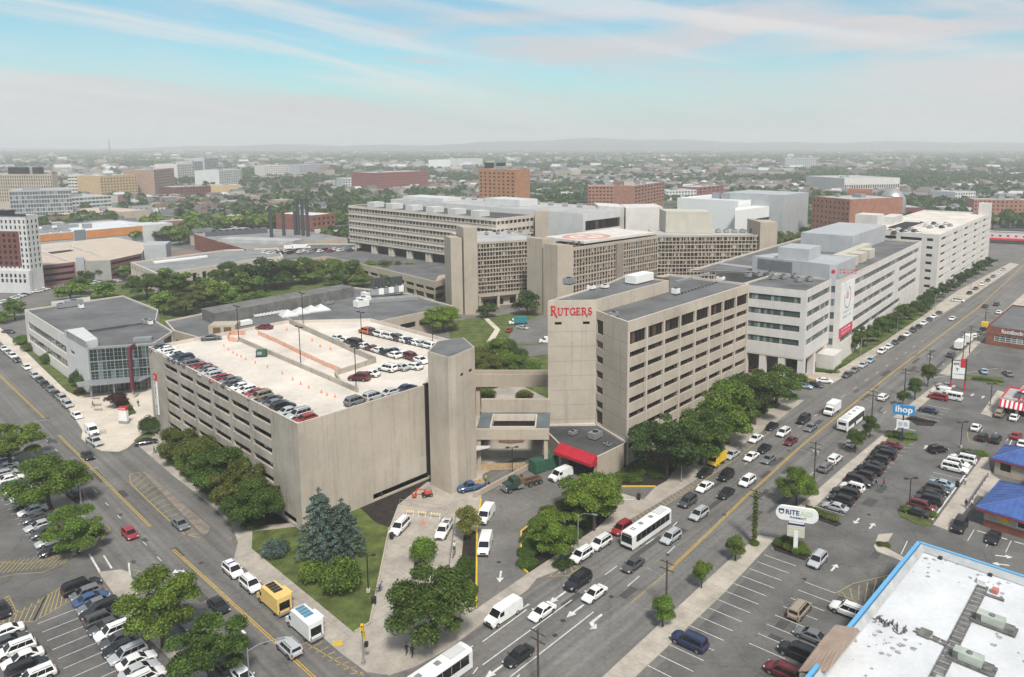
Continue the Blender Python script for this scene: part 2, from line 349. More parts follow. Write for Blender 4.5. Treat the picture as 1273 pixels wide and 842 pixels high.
# ---------------------------------------------------------------- painted markings
wm,ym,fm=MB(),MB(),MB()
Z=.03
def line(mb,a,b,w=.15,z=Z):mb.strip(P2(*a),P2(*b),w,z)
def pline(mb,pts,w=.15,z=Z):
 for a,b in zip(pts,pts[1:]):line(mb,a,b,w,z)
def hatch(mb,a0,a1,b0,b1,n,w=.2,z=Z):
 A0,A_1,B0,B_1=[P(*p)for p in(a0,a1,b0,b1)]
 for i in range(n+1):
  t=i/n;p,q=A0.lerp(A_1,t),B0.lerp(B_1,t);mb.strip((p.x,p.y),(q.x,q.y),w,z)
def arrow(mb,c,ang,turn=0,L=3.2,z=Z):
 c=P(*c);d=Vector((math.cos(ang),math.sin(ang),0));s=Vector((-d.y,d.x,0))
 def poly(pts):mb.add([(c+d*a+s*b+Vector((0,0,z)))for a,b in pts],[tuple(range(len(pts)))])
 if turn==0:
  poly([(-L/2,-.17),(L*.12,-.17),(L*.12,.17),(-L/2,.17)]);poly([(L*.12,-.62),(L/2,0),(L*.12,.62)])
 else:
  t=turn
  a=[(-L/2,-.17),(-L/2,.17),(L*.05,.17+.1*t),(L*.2,.75*t),(L*.34,.75*t),(L*.2,-.2*t)]
  mb.add([(c+d*p+s*q+Vector((0,0,z)))for p,q in a],[(0,5,2,1),(2,5,4,3)])
  poly([(L*.06,.72*t),(L*.5,.72*t),(L*.27,1.45*t)])
for a,b in(((-20,448),(55,520)),((73,541),(187,655)),((215,683),(402,853))):
 A,B=P(*a),P(*b);q=Vector((.7,.7,0))*.16
 for sg in(-1,1):ym.strip(tuple((A+q*sg).xy),tuple((B+q*sg).xy),.15,Z)
LSdir=(P(390,842)-P(75,543)).normalized()
for c in((58,548),(70,560),(118,610),(119.5,611),(133,627),(148,643),(180,676),(198,695),(217,716),(240,736),(262,757),(286,782)):
 p=P(*c);wm.strip(tuple((p-LSdir*.9).xy),tuple((p+LSdir*.9).xy),.12,Z)
angL=math.atan2(LSdir.y,LSdir.x)
arrow(wm,(229,711),angL+math.pi,1,3.6);arrow(wm,(298,781),angL+math.pi,1,3.6)
pline(wm,[(111,689),(124,711)],.3);pline(wm,[(129,691),(139,707)],.25);pline(wm,[(160,700),(162,719)],.25)
pline(fm,[(161,592),(164,589),(176,587.5)],.2);pline(fm,[(161,592),(163,602),(196,634),(229,664),(248,669)],.2)
hatch(fm,(176,590),(247,664),(163,601),(229,665),13,.18)
pline(fm,[(62,446),(83,502),(101,521),(103,536),(101,546),(112,553)],.15)
hatch(fm,(83,506),(97,521),(91,503),(108,520),5,.18)
pline(fm,[(-5,699),(35,701),(60,695),(90,688)],.15);pline(fm,[(-5,719),(20,714),(52,712),(80,700),(90,688)],.15)
hatch(fm,(-5,699),(90,688),(-20,716),(72,704),16,.15)
pline(fm,[(57,741),(88,724)],.15);pline(fm,[(88,747),(42,773),(-5,776)],.15);pline(fm,[(57,741),(45,752),(-5,775)],.15)
hatch(fm,(-5,774),(57,741),(-2,776),(42,772),7,.15);hatch(fm,(57,741),(88,724),(42,772),(88,747),7,.15)
pline(fm,[(2,746),(11,741),(21,762),(10,767)],.15);hatch(fm,(2,746),(10,766),(11,742),(21,761),6,.15)
pline(fm,[(124,672),(132,665),(137,658),(133,654)],.15);hatch(fm,(123,664),(126,672),(136,657),(134,663),4,.15)
pline(fm,[(160,708),(176,711)],.15)
def avenue_offset(c,du,dv=0):p=P(*c)+D1*du+D2*dv;return(p.x,p.y)
Y0,Y1=P(832,709),P(1273,330)
for sg in(-.16,.16):
 n=(Y1-Y0).normalized();q=Vector((-n.y,n.x,0))*sg
 mids=[P(*c)for c in((832,709),(850,692),(920,624.4),(1000,551),(1100,471),(1219,380),(1273,330))]
 for a,b in zip(mids,mids[1:]):ym.strip(tuple((a+q).xy),tuple((b+q).xy),.16,Z)
line(fm,(784,750),(830,711),.15)
for a,b in(((600,827),(711,746)),((600,798),(655,758)),((634,842),(738,761)),((640,846),(646,839)),((576,812),(588,803)),((550,815),(556,818)),((588,838),(594,830))):line(wm,a,b,.18)
for a,b in(((752,715),(767,704)),((780,729),(795,716.5)),((830,688),(839,679)),((803,677),(813,670)),((836,655),(842,649))):line(wm,a,b,.16)
for y in range(20):
 p=P(1008,590)+D1*(y*9.5-10);wm.strip(tuple(p.xy),tuple((p+D1*2.6).xy),.13,Z)
 p=P(905,592)+D1*(y*9.5-2)
 if y<16:wm.strip(tuple(p.xy),tuple((p+D1*2.6).xy),.13,Z)
arrow(wm,(616,834),A1+math.pi,0,4);arrow(wm,(715,760),A1+math.pi,0,4);arrow(wm,(738,772),A1+math.pi,1,4)
arrow(wm,(693,743),A1+math.pi,0,4);arrow(wm,(646,759),A1+math.pi,-1,4);arrow(wm,(622,718),A1+math.pi+R(40),0,3.2,.17);arrow(wm,(778,622),A1+R(130),0,3,.17)
hatch(fm,(775,662),(866,604),(768,655),(858,599),20,.18);pline(fm,[(775,662),(866,604),(925,563),(958,536)],.15)
hatch(fm,(866,604),(965,531),(860,599),(960,526),16,.16)
pline(fm,[(681,717),(706,716),(720,707),(708,702)],.15);hatch(fm,(684,716),(712,711),(694,707),(708,703),3,.15)
hatch(fm,(376,802),(436,838),(392,793),(452,836),7,.16);pline(fm,[(383,801),(420,823),(452,840)],.16)
line(wm,(1162,488),(1168,483),.25)
for a,b in(((1113,535),(1118,528)),((1122,532),(1138,536))):line(wm,a,b,.3)
zl=Z+.012
S0,V0=P(950.4,690.2),P(989.4,704)-P(950.4,690.2)
for k in range(-1,14):
 a=S0-D1*2.72*k;b=a+V0;wm.strip(tuple(a.xy),tuple(b.xy),.12,zl)
for k in range(0,17):
 a=P(1014,630)+D1*2.72*k;b=a+V0;wm.strip(tuple(a.xy),tuple(b.xy),.12,zl)
for k in range(0,5):
 a=P(1136,520)+D1*2.72*(k+.6);b=a+V0;wm.strip(tuple(a.xy),tuple(b.xy),.12,zl)
for k in range(0,12):
 a=P(1158,645)+D1*2.72*k;b=a-V0*.95;wm.strip(tuple(a.xy),tuple(b.xy),.12,zl)
wm.strip(P2(1158,648),tuple((P(1158,648)+D1*32).xy),.3,zl)
for k in range(0,5):
 a=P(1211,659)-D2*2.9*k;b=a-D1*5.0;wm.strip(tuple(a.xy),tuple(b.xy),.12,zl);wm.strip(tuple((a-D2*.5).xy),tuple((a-D2*2.3).xy),.3,zl)
for k in range(0,4):
 a=P(1222,534)-D2*2.9*k;b=a-D1*5.0;wm.strip(tuple(a.xy),tuple(b.xy),.12,zl)
pline(wm,[(1253,558),(1259,545)],.2,zl);pline(fm,[(1202,537),(1204,548),(1212,552)],.15,zl);hatch(fm,(1203,540),(1205,550),(1214,540),(1218,548),4,.12,zl)
for c,a in(((1037,706),A1),((1065,648),A1+math.pi),((1084,654),A1),((1151,556),A1),((1172,560),A1),((1209,491),A1+math.pi),((1222,494),A1),((1248,692),-A1*.3),((1244,702),-A1*.3+math.pi)):arrow(wm,c,a,0,2.6,zl)
for k in range(0,8):
 a=P(1042,739)-D1*2.75*k;b=a-V0*.95;wm.strip(tuple(a.xy),tuple(b.xy),.12,zl)
pline(fm,[(1039,738),(1060,726),(1102,716),(1112,716)],.15,zl);pline(fm,[(1039,738),(1078,753)],.15,zl);hatch(fm,(1046,736),(1100,717),(1052,743),(1090,752),5,.15,zl)
wm.strip(P2(1128,673),P2(1120,690),.13,zl);pline(wm,[(1160,470),(1240,458)],.14,zl)
LL=P(100,737)-P(80,745)
for k in range(-14,13):
 a=P(96,757)+LSdir*2.72*k;vv=LSdir.cross(Vector((0,0,1)))
 if k>-1:wm.strip(tuple((a-vv*-.2).xy),tuple((a+vv*5).xy),.12,zl)
for k in range(0,15):
 a=P(14,640)-LSdir*2.72*(k-5);wm.strip(tuple(a.xy),tuple((a-vv*4).xy),.12,zl)
for k in range(0,9):
 a=P(28,775)+LSdir*2.72*k;wm.strip(tuple(a.xy),tuple((a+vv*4).xy),.12,zl)
tag(struct(wm.obj('white_road_marking',M_WHITE)),None);struct(ym.obj('yellow_center_line',M_YELLOW));struct(fm.obj('yellow_hatching',M_YEL2))
kb=MB()
for pts in([(592,757),(593,657.5),(598,622)],[(670.4,644.6),(648,662),(648,706),(656,713.6)],[(745,606),(815,606)],[(928,452),(997,469),(1034,478)]):
 for a,b in zip(pts,pts[1:]):kb.wallbar(P2(*a),P2(*b),.28,0.,.33)
struct(kb.obj('yellow_kerb',M_YELP))
jm=MB()
for k in range(60):
 a=P(424,812)+D1*0+(P(300,704)-P(424,812)).normalized()*k*1.6
 if k<34:jm.strip(tuple(a.xy),tuple((a+D1*3.2).xy),.035,.136)
 b=P(620,760)+D1*k*1.6-D2*-.1
 if k<56:jm.strip(tuple(b.xy),tuple((b+D2*3.0).xy),.035,.157 if k<6 else .137)
 c=P(760,832)+D1*k*1.6
 if k<22:jm.strip(tuple(c.xy),tuple((c-D2*3.0).xy),.035,.136)
for i in range(13):
 a=P(494,760)+D1*(i*2.2-8);jm.strip(tuple(a.xy),tuple((a+D2*22).xy),.04,.135)
 a=P(494,760)+D2*(i*2.2-4);jm.strip(tuple((a-D1*8).xy),tuple((a+D1*18).xy),.04,.135)
struct(jm.obj('paving_joint',mat('joint_grey',(.2,.18,.155),.9,.1,1.)))
pm=MB();rp=random.Random(3)
for i in range(34):
 c=P(rp.uniform(560,1150),rp.uniform(470,840));t=rp.uniform(0,8)
 c=P(700,780)+D1*rp.uniform(0,190)-D2*rp.uniform(-6,8);l,w=rp.uniform(1,9),rp.uniform(.5,1.6)
 pm.strip(tuple((c-D1*l/2).xy),tuple((c+D1*l/2).xy),w,.006+i*.0002)
for i in range(14):
 c=P(120,600)+LSdir*rp.uniform(-40,60)+D1*rp.uniform(-5,5);l,w=rp.uniform(1,8),rp.uniform(.5,1.5)
 pm.strip(tuple((c-LSdir*l/2).xy),tuple((c+LSdir*l/2).xy),w,.014+i*.0002)
for i in range(16):
 c=P(rp.uniform(960,1130),rp.uniform(600,830));l,w=rp.uniform(.8,5),rp.uniform(.6,2.2)
 pm.strip(tuple((c-D1*l/2).xy),tuple((c+D1*l/2).xy),w,.018+i*.0002)
struct(pm.obj('asphalt_patch',mat('patch_asphalt',(.078,.076,.073),.92,.15,.4,fine=.15)))
cm=MB();rp=random.Random(5)
for c in((640,812),(700,772),(760,742),(690,790),(830,690),(900,640),(980,560),(330,800),(150,640),(250,700),(60,520),(1000,720),(1080,640),(620,700),(645,690)):
 p=P(*c);cm.lathe([(.38,.0),(.38,.036 if c not in((620,700),(645,690))else .165)],(p.x,p.y),14)
struct(cm.obj('manhole_cover',mat('cast_iron',(.05,.048,.045),.7,.2,4.)))
# ================================================================ buildings
WCACHE={}
def window_mesh(w,h,glass,frame,nm,nh,fw):
 k=(round(w,2),round(h,2),glass.name,frame.name,nm,nh,fw)
 if k in WCACHE:return WCACHE[k]
 b=MB();e=fw
 nm_=max(1,nm)
 for i in range(nm_):
  b.add([(w*i/nm_,0,0),(w*(i+1)/nm_,0,0),(w*(i+1)/nm_,0,h),(w*i/nm_,0,h)],[(0,1,2,3)],0)
 if fw:
  for i in range(nm_+1):
   x=min(max(w*i/nm_,e/2),w-e/2);b.box(x-e/2,x+e/2,-.06,.0,0,h,1)
  for j in range(nh+1):
   z=min(max(h*j/nh,e/2),h-e/2);b.box(e/2,w-e/2,-.05,-.001,z-e/2,z+e/2,1)
 me=b.mesh('window',[glass,frame]);WCACHE[k]=me;return me
class Bld:
 """a building: walls gather in one wall part; each window is a part of its own (past the first hundred they join one part)"""
 def __init__(s,name,label,cat,loc,group=None,limit=100):
  s.root=thing(name,label,cat,(loc[0],loc[1],0.),group);s.w=MB();s.wm=[];s.n=0;s.lim=limit;s.rest=MB();s.rm=[]
 def mi(s,m):
  if m not in s.wm:s.wm.append(m)
  return s.wm.index(m)
 def facade(s,A,B,z0,z1,m,rects=(),depth=.25,glass=None,frame=None,nm=1,nh=1,fw=.08,wname='window',jamb=None):
  A,B=Vector((A[0],A[1],0)),Vector((B[0],B[1],0));d=(B-A);Ln=d.length;d/=Ln;inn=Vector((-d.y,d.x,0))
  glass=glass or M_GLASS;frame=frame or M_FRAME;mi=s.mi(m);mj=s.mi(jamb)if jamb else mi
  rs=[(max(.02,r[0]),min(Ln-.02,r[1]),max(z0+.02,r[2]),min(z1-.02,r[3]),r[4]if len(r)>4 else glass)for r in rects]
  rs=[r for r in rs if r[1]-r[0]>.1 and r[3]-r[2]>.1]
  us=sorted({0.,Ln,*[round(r[0],4)for r in rs],*[round(r[1],4)for r in rs]});vs=sorted({z0,z1,*[round(r[2],4)for r in rs],*[round(r[3],4)for r in rs]})
  ui={u:i for i,u in enumerate(us)};vi={v:i for i,v in enumerate(vs)}
  hole=set()
  for r in rs:
   for i in range(ui[round(r[0],4)],ui[round(r[1],4)]):
    for j in range(vi[round(r[2],4)],vi[round(r[3],4)]):hole.add((i,j))
  def pt(u,v,dep=0.):p=A+d*u+inn*dep;return(p.x,p.y,v)
  for j in range(len(vs)-1):
   i=0
   while i<len(us)-1:
    if(i,j)in hole:i+=1;continue
    k=i
    while k<len(us)-1 and(k,j)not in hole:k+=1
    s.w.add([pt(us[i],vs[j]),pt(us[k],vs[j]),pt(us[k],vs[j+1]),pt(us[i],vs[j+1])],[(0,1,2,3)],mi);i=k
  ang=math.atan2(d.y,d.x);L0=s.root.location
  for a,b,c,e,glass in rs:
   o=[pt(a,c),pt(b,c),pt(b,e),pt(a,e)];q=[pt(a,c,depth),pt(b,c,depth),pt(b,e,depth),pt(a,e,depth)]
   s.w.add(o+q,[(0,1,5,4),(1,2,6,5),(2,3,7,6),(3,0,4,7)],mj)
   if glass=='open':continue
   me=window_mesh(b-a,e-c,glass,frame,nm,nh,fw);p=Vector(pt(a,c,depth-.01))
   if s.n<s.lim:
    place(me,wname,s.root,p-L0,ang);s.n+=1
   else:
    for mm in(glass,frame):
     if mm not in s.rm:s.rm.append(mm)
    mx=Matrix.Translation(p)@Matrix.Rotation(ang,4,'Z');off=len(s.rest.v)
    s.rest.v+=[tuple(mx@v.co)for v in me.vertices]
    s.rest.f+=[tuple(i+off for i in pl.vertices)for pl in me.polygons]
    s.rest.m+=[s.rm.index((glass,frame)[pl.material_index])for pl in me.polygons]
 def solid(s,poly,z0,z1,m):s.w.prism(poly,z0,z1,s.mi(m),bottom=False)
 def roof(s,poly,z,m,ph=.5,pt=.35,pm=None,name='roof'):
  poly=ccw(poly);MB().sheet(inset(poly,pt*.9),z-ph).obj(name,m,s.root)
  if ph>0:
   b=MB();q=inset(poly,pt);n=len(poly)
   vs=[(*p,z)for p in poly]+[(*p,z)for p in q]+[(*p,z-ph-.02)for p in q]
   b.add(vs,[(i,(i+1)%n,n+(i+1)%n,n+i)for i in range(n)]+[(n+i,n+(i+1)%n,2*n+(i+1)%n,2*n+i)for i in range(n)])
   b.obj('parapet',pm or M_BAND,s.root)
 def part(s,name,mb,m,smooth=None):return mb.obj(name,m,s.root,smooth)
 def done(s):
  if s.w.v:s.w.obj('wall',s.wm,s.root)
  if s.rest.v:o=s.rest.obj('window_array',s.rm,s.root);o['kind']='stuff'
def inset(poly,t):
 n=len(poly);out=[]
 for i in range(n):
  p0,p,p1=Vector(poly[i-1]),Vector(poly[i]),Vector(poly[(i+1)%n])
  d0=(p-p0).normalized();d1=(p1-p).normalized();n0=Vector((-d0.y,d0.x));n1=Vector((-d1.y,d1.x))
  k=n0+n1;q=p+k*(t/max(.35,k.dot(n0)));out.append((q.x,q.y))
 return out
def grid(L,n,wfrac,rows,u0=0.,u1=None):
 u1=L if u1 is None else u1;w=(u1-u0)/n
 return[(u0+w*(i+.5-wfrac/2),u0+w*(i+.5+wfrac/2),a,b)for a,b in rows for i in range(n)]
def dist(a,b):return(Vector(a[:2])-Vector(b[:2])).length
def lerp2(a,b,t):return(a[0]+(b[0]-a[0])*t,a[1]+(b[1]-a[1])*t)
def off2(p,du,dv):q=Vector((p[0],p[1],0))+D1*du+D2*dv;return(q.x,q.y)
def xform(p,ang):return Matrix.Translation((p[0],p[1],p[2]if len(p)>2 else 0.))@Matrix.Rotation(ang,4,'Z')
def hvac(b,c,z,ang,l,w,h,m=None,fan=True,name='roof_unit'):
 mb=MB();x=xform((c[0],c[1],z),ang);mb.box(-l/2,l/2,-w/2,w/2,.25,h,0,x);mb.box(-l/2+.1,l/2-.1,-w/2+.1,w/2-.1,0.,.25,1,x)
 if fan:
  for i in range(max(1,int(l/w))):
   cc=x@Vector((-l/2+(i+.5)*l/max(1,int(l/w)),0,0));mb.lathe([(w*.34,z+h),(w*.34,z+h+.14),(w*.24,z+h+.14),(w*.22,z+h+.02)],(cc.x,cc.y),12,1)
 return b.part(name,mb,[m or M_GREYM,M_BLACK])
# ---------------------------------------------------------------- multi-storey car park
GZ=20.2
g0,g1,g2,g3=P2(369.5,526.8,GZ),P2(184,431,GZ),P2(531,478,GZ),P2(589,430,GZ)
g4,g5=P2(461,396,GZ),P2(355,398.5,GZ)
G=Bld('parking_garage','beige concrete parking garage with slotted walls and cars all over its roof','parking garage',lerp2(g0,g3,.5))
Lf=dist(g1,g0);sl=[]
for r in range(6):
 zt=18.25-2.8*r
 sl+=[(10.0+9.05*i,17.9+9.05*i,zt-1.2,zt)for i in range(6)]
sl.append((Lf-7.5,Lf-2.2,.6,1.9))
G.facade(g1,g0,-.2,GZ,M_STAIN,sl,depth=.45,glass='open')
Lr=dist(g0,g2)
G.facade(g0,g2,-.2,GZ,M_CONC,[(Lr*.52,Lr*.99,.5,1.7)],depth=.45,glass='open')
G.facade(g2,g3,-.2,GZ,M_CONC);G.facade(g3,g4,-.2,GZ,M_CONC,grid(dist(g3,g4),6,.8,[(14.2,15.6),(11.4,12.8)]),depth=.4,glass='open')
G.facade(g4,g5,-.2,GZ,M_CONC);G.facade(g5,g1,-.2,GZ,M_CONC)
gp=[g0,g2,g3,g4,g5,g1];gi=inset(ccw(gp),.32)
deck=MB().sheet(gi,GZ-.85);G.part('roof_deck',deck,M_DECK)
par=MB();n=len(gi);gq=ccw(gp)
par.add([(*p,GZ)for p in gq]+[(*p,GZ)for p in gi]+[(*p,GZ-.9)for p in gi],[(i,(i+1)%n,n+(i+1)%n,n+i)for i in range(n)]+[(n+i,n+(i+1)%n,2*n+(i+1)%n,2*n+i)for i in range(n)])
G.part('parapet',par,M_BAND)
for r in range(6):
 MB().prism(inset(ccw(gp),.5),16.0-2.8*r-.3,16.0-2.8*r).obj('floor_slab',mat('garage_slab',(.16,.15,.135),.9,.12,.3),G.root)
core=MB()
for i in range(1,7):
 for dv in(1.2,12.0):
  p=Vector((*lerp2(g1,g0,(9.4+9.05*(i-1))/Lf),0))+D1*dv;core.box(-.35,.35,-.35,.35,0,19,0,xform((p.x,p.y,0),R(-43)))
G.part('column',core,M_CONC2)
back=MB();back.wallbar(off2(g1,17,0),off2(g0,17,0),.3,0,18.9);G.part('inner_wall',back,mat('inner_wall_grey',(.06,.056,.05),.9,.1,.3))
rw=MB()
for a,b,h in(((297,424),(445,488),1.0),((355,400),(467,451),1.3),((467,451),(417,467),1.1),((417,467),(425,480),.9)):
 rw.wallbar(P2(*a,GZ-.85),P2(*b,GZ-.85),.35,GZ-.9,GZ-.85+h)
G.part('ramp_wall',rw,M_STAIN)
zk=GZ-.84
st=MB()
for k in range(27):
 a=P(193,436,zk)+(P(384,526,zk)-P(193,436,zk))*(k/26.);q=a+D1*5;st.strip((a.x,a.y),(q.x,q.y),.1,zk)
for k in range(16):
 a=P(452,411,zk)+(P(556,438,zk)-P(452,411,zk))*(k/15.);q=a-Vector((.75,.66,0))*-4.5;st.strip((a.x,a.y),(a.x-3.2,a.y-3.2),.1,zk)
G.part('stall_marking',st,M_YEL2)
pl=MB();d=Vector((g2[0]-g0[0],g2[1]-g0[1],0)).normalized();nrm=Vector((d.y,-d.x,0))
a=Vector((*g0,0))+d*(Lr*.72)+nrm*.02;b=Vector((*g2,0))+nrm*.02
pl.add([(a.x,a.y,1.75),(b.x,b.y,1.75),(b.x,b.y,5.6),(a.x,a.y,5.0)],[(0,1,2,3)]);G.part('repair_panel',pl,mat('pale_repair',(.47,.435,.37),.85,.06,.3,streak=.1))
jn=MB()
for t in(.2,.36,.52,.68,.84):
 a=Vector((*lerp2(g0,g2,t),0))+nrm*.008;jn.add([(a.x-d.x*.02,a.y-d.y*.02,1.8),(a.x+d.x*.02,a.y+d.y*.02,1.8),(a.x+d.x*.02,a.y+d.y*.02,20),(a.x-d.x*.02,a.y-d.y*.02,20)],[(0,1,2,3)])
G.part('wall_joint',jn,mat('joint_dark',(.25,.22,.19),.9,.1,1.))
tp=[P2(531.5,437,27.8),P2(557,444.5,27.8),P2(566,442,27.8),P2(590,431.5,27.8),P2(576,419.5,27.8),P2(543,424.5,27.8)]
tw=MB();tw.prism(tp,-.2,27.8,bottom=False)
p=Vector((*tp[2],0));q=Vector((*tp[3],0));dd=(q-p).normalized();nn=Vector((dd.y,-dd.x,0))
G.part('stair_tower',tw,M_CONC)
MB().sheet(inset(ccw(tp),.3),27.85).obj('tower_roof',M_ROOF,G.root)
for u0,u1 in((1.6,2.5),(4.6,5.6)):
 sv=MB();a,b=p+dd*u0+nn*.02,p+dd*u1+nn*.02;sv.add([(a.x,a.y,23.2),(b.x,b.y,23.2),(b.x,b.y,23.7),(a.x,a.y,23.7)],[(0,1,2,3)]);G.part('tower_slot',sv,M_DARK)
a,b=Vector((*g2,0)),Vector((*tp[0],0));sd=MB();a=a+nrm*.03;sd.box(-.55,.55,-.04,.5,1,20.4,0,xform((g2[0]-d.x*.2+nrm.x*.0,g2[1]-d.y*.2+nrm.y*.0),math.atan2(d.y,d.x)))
G.part('gap_shade',sd,M_DARK)  # solid dark box; the slit's shade is put into its colour
ps=MB();pa=Vector((*g1,0))+(Vector((*g0,0))-Vector((*g1,0))).normalized()*3.6;xx=xform((pa.x,pa.y,0),R(-43.5))
G.done()
sg=thing('parking_sign','tall white blade sign reading PARKING with maroon top on the garage end','sign',(pa.x,pa.y,0))
mb=MB();mb.box(-.85,.85,-.28,-.02,4.3,12.6,0,xx);mb.obj('sign_panel',M_WPAINT,sg)
mb=MB();mb.box(-.87,.87,-.30,-.02,12.62,14.3,0,xx);mb.obj('sign_top',M_REDP,sg)
for i,ch in enumerate('PARKING'):
 t=text_mesh(ch,1.35,.01,M_NAVY,.02);o=place(t,'letter',sg,xx.to_3x3()@Vector((0,-.3,11.9-i*1.13)));o.rotation_euler=(math.pi/2,0,R(-43.5))
t=text_mesh('R',1.2,.01,M_WPAINT,.02);o=place(t,'letter',sg,xx.to_3x3()@Vector((0,-.32,13.45)));o.rotation_euler=(math.pi/2,0,R(-43.5))
# ---------------------------------------------------------------- tall office block with red lettering
Z1,Z2=31.6,34.0
c0,c1,w0=P2(780.5,400.4,Z1),P2(931.7,353,Z1),P2(741.4,392.7,Z1)
u0,u1=P2(681,374,Z2),P2(741.4,373,Z2);u2=P2(831.6,348.7,Z2)
w0=u1
c2=off2(c1,0,25.);u3=off2(u2,0,13.);uL=off2(u0,26,3)
B1=Bld('office_block','tall beige concrete office block with big red RUTGERS lettering and dark window bands','office building',lerp2(c0,c2,.5))
Lm=dist(c0,c1);bays=[]
bw=(Lm-.9)/8
for i in range(8):bays.append((.9+bw*i,.9+bw*i+bw-.75,26.4,29.2))
B1.facade(c0,c1,-.2,Z1,M_CONC,bays+[(.9+bw*i,.9+bw*i+bw-.75,23.6-3.35*r,24.9-3.35*r)for r in range(7)for i in range(8)],depth=.5,nm=5,fw=.07)
Ls=dist(w0,c0)
B1.facade(w0,c0,-.2,Z1,M_CONC,[(.2,2.9,a,b)for a,b in((26.5,29.7),(23.3,24.95),(19.9,21.5),(16.4,18.05),(12.9,14.55),(9.5,11.15),(5.9,8.9))],depth=.3,fw=.0)
B1.facade(c1,c2,-.2,Z1,M_CONC,grid(25,4,.8,[(23.6-3.35*r,24.9-3.35*r)for r in range(6)]))
B1.facade(c2,off2(c2,-40,0),-.2,Z1,M_CONC)
B1.facade(off2(c2,-40,0),uL,-.2,Z1,M_CONC)
Lt=dist(u0,u1)
B1.facade(u0,u1,-.2,Z2,M_CONC,[(1.55,3.05,28.5,29.15),(7.8,9.3,28.5,29.15)],depth=.3,fw=0)
B1.facade(u1,u2,Z1-.6,Z2,M_CONC);B1.facade(u2,u3,Z1-.6,Z2,M_CONC);B1.facade(u3,uL,Z1-.6,Z2,M_CONC)
B1.facade(uL,u0,-.2,Z2,M_CONC,[(dist(uL,u0)-1.9,dist(uL,u0)-.8,4+3.6*r,5.6+3.6*r)for r in range(8)],depth=.3,fw=0)
B1.roof([w0,c0,c1,c2,off2(c2,-40,0),uL],Z1,M_ROOF,.6,.4)
B1.roof([u0,u1,u2,u3,uL],Z2+.003,M_ROOF,.35,.35)
jn=MB();dd=(Vector((*u1,0))-Vector((*u0,0))).normalized();nn=Vector((dd.y,-dd.x,0));d3=(Vector((*c0,0))-Vector((*w0,0))).normalized();n3=Vector((d3.y,-d3.x,0))
for r in range(8):
 z=26.9-3.38*r
 for A,B,nv in((Vector((*u0,0)),Vector((*u1,0)),nn),(Vector((*w0,0))+d3*3.0,Vector((*c0,0)),n3)):
  a,b=A+nv*.012,B+nv*.012;jn.add([(a.x,a.y,z),(b.x,b.y,z),(b.x,b.y,z+.07),(a.x,a.y,z+.07)],[(0,1,2,3)])
B1.part('wall_joint',jn,mat('joint_dark',(.25,.22,.19)))
pf=MB();d1=D1;n1=Vector((d1.y,-d1.x,0));ang1=math.atan2(c1[1]-c0[1],c1[0]-c0[0])
for i in range(9):
 x=min(.42+bw*i,Lm-.3);pf.box(x-.16,x+.16,-.12,.0,-.2,Z1-2.3,0,xform((*c0,0),ang1))
B1.part('facade_fin',pf,M_BAND)
hvac(B1,P2(707,352,Z2),Z2-.3,A1,2.2,2.2,1.6,M_STEEL);hvac(B1,P2(735,358.5,Z2),Z2-.3,A1,1.6,1.6,1.0,M_WPAINT);hvac(B1,P2(752,357,Z2),Z2-.3,A1,1.5,1.5,.8,M_WPAINT)
hvac(B1,P2(795,349.5,Z2),Z2-.3,A1,8.,3.2,2.2,M_WPAINT,False);hvac(B1,P2(840,363,Z1),Z1-.6,A1,1.6,1.6,1.5,M_WPAINT);hvac(B1,P2(763,391,Z1),Z1-.6,A1,2.2,1.3,1.1,M_STEEL);hvac(B1,P2(896,346,Z1),Z1-.6,A1,1.8,1.8,1.,M_WPAINT)
dk=MB();dk.box(-9,9,-.4,.4,0,.5,0,xform((*P2(862,343.5,Z1),Z1-.6),A1));B1.part('roof_duct',dk,M_STEEL)
pt=MB()
for k in range(14):q=P(840+k*4.2,365-k*1.3,Z1);pt.box(-.25,.25,-.25,.25,0,.35,0,xform((q.x,q.y,Z1-.6),A1))
B1.part('roof_paver',pt,M_ROOF2)
tr=MB();tr.prism([u2,off2(u2,.3,0),off2(u2,.3,9),off2(u2,0,9)],Z1,Z2+.5);B1.part('timber_screen',tr,M_WOOD)
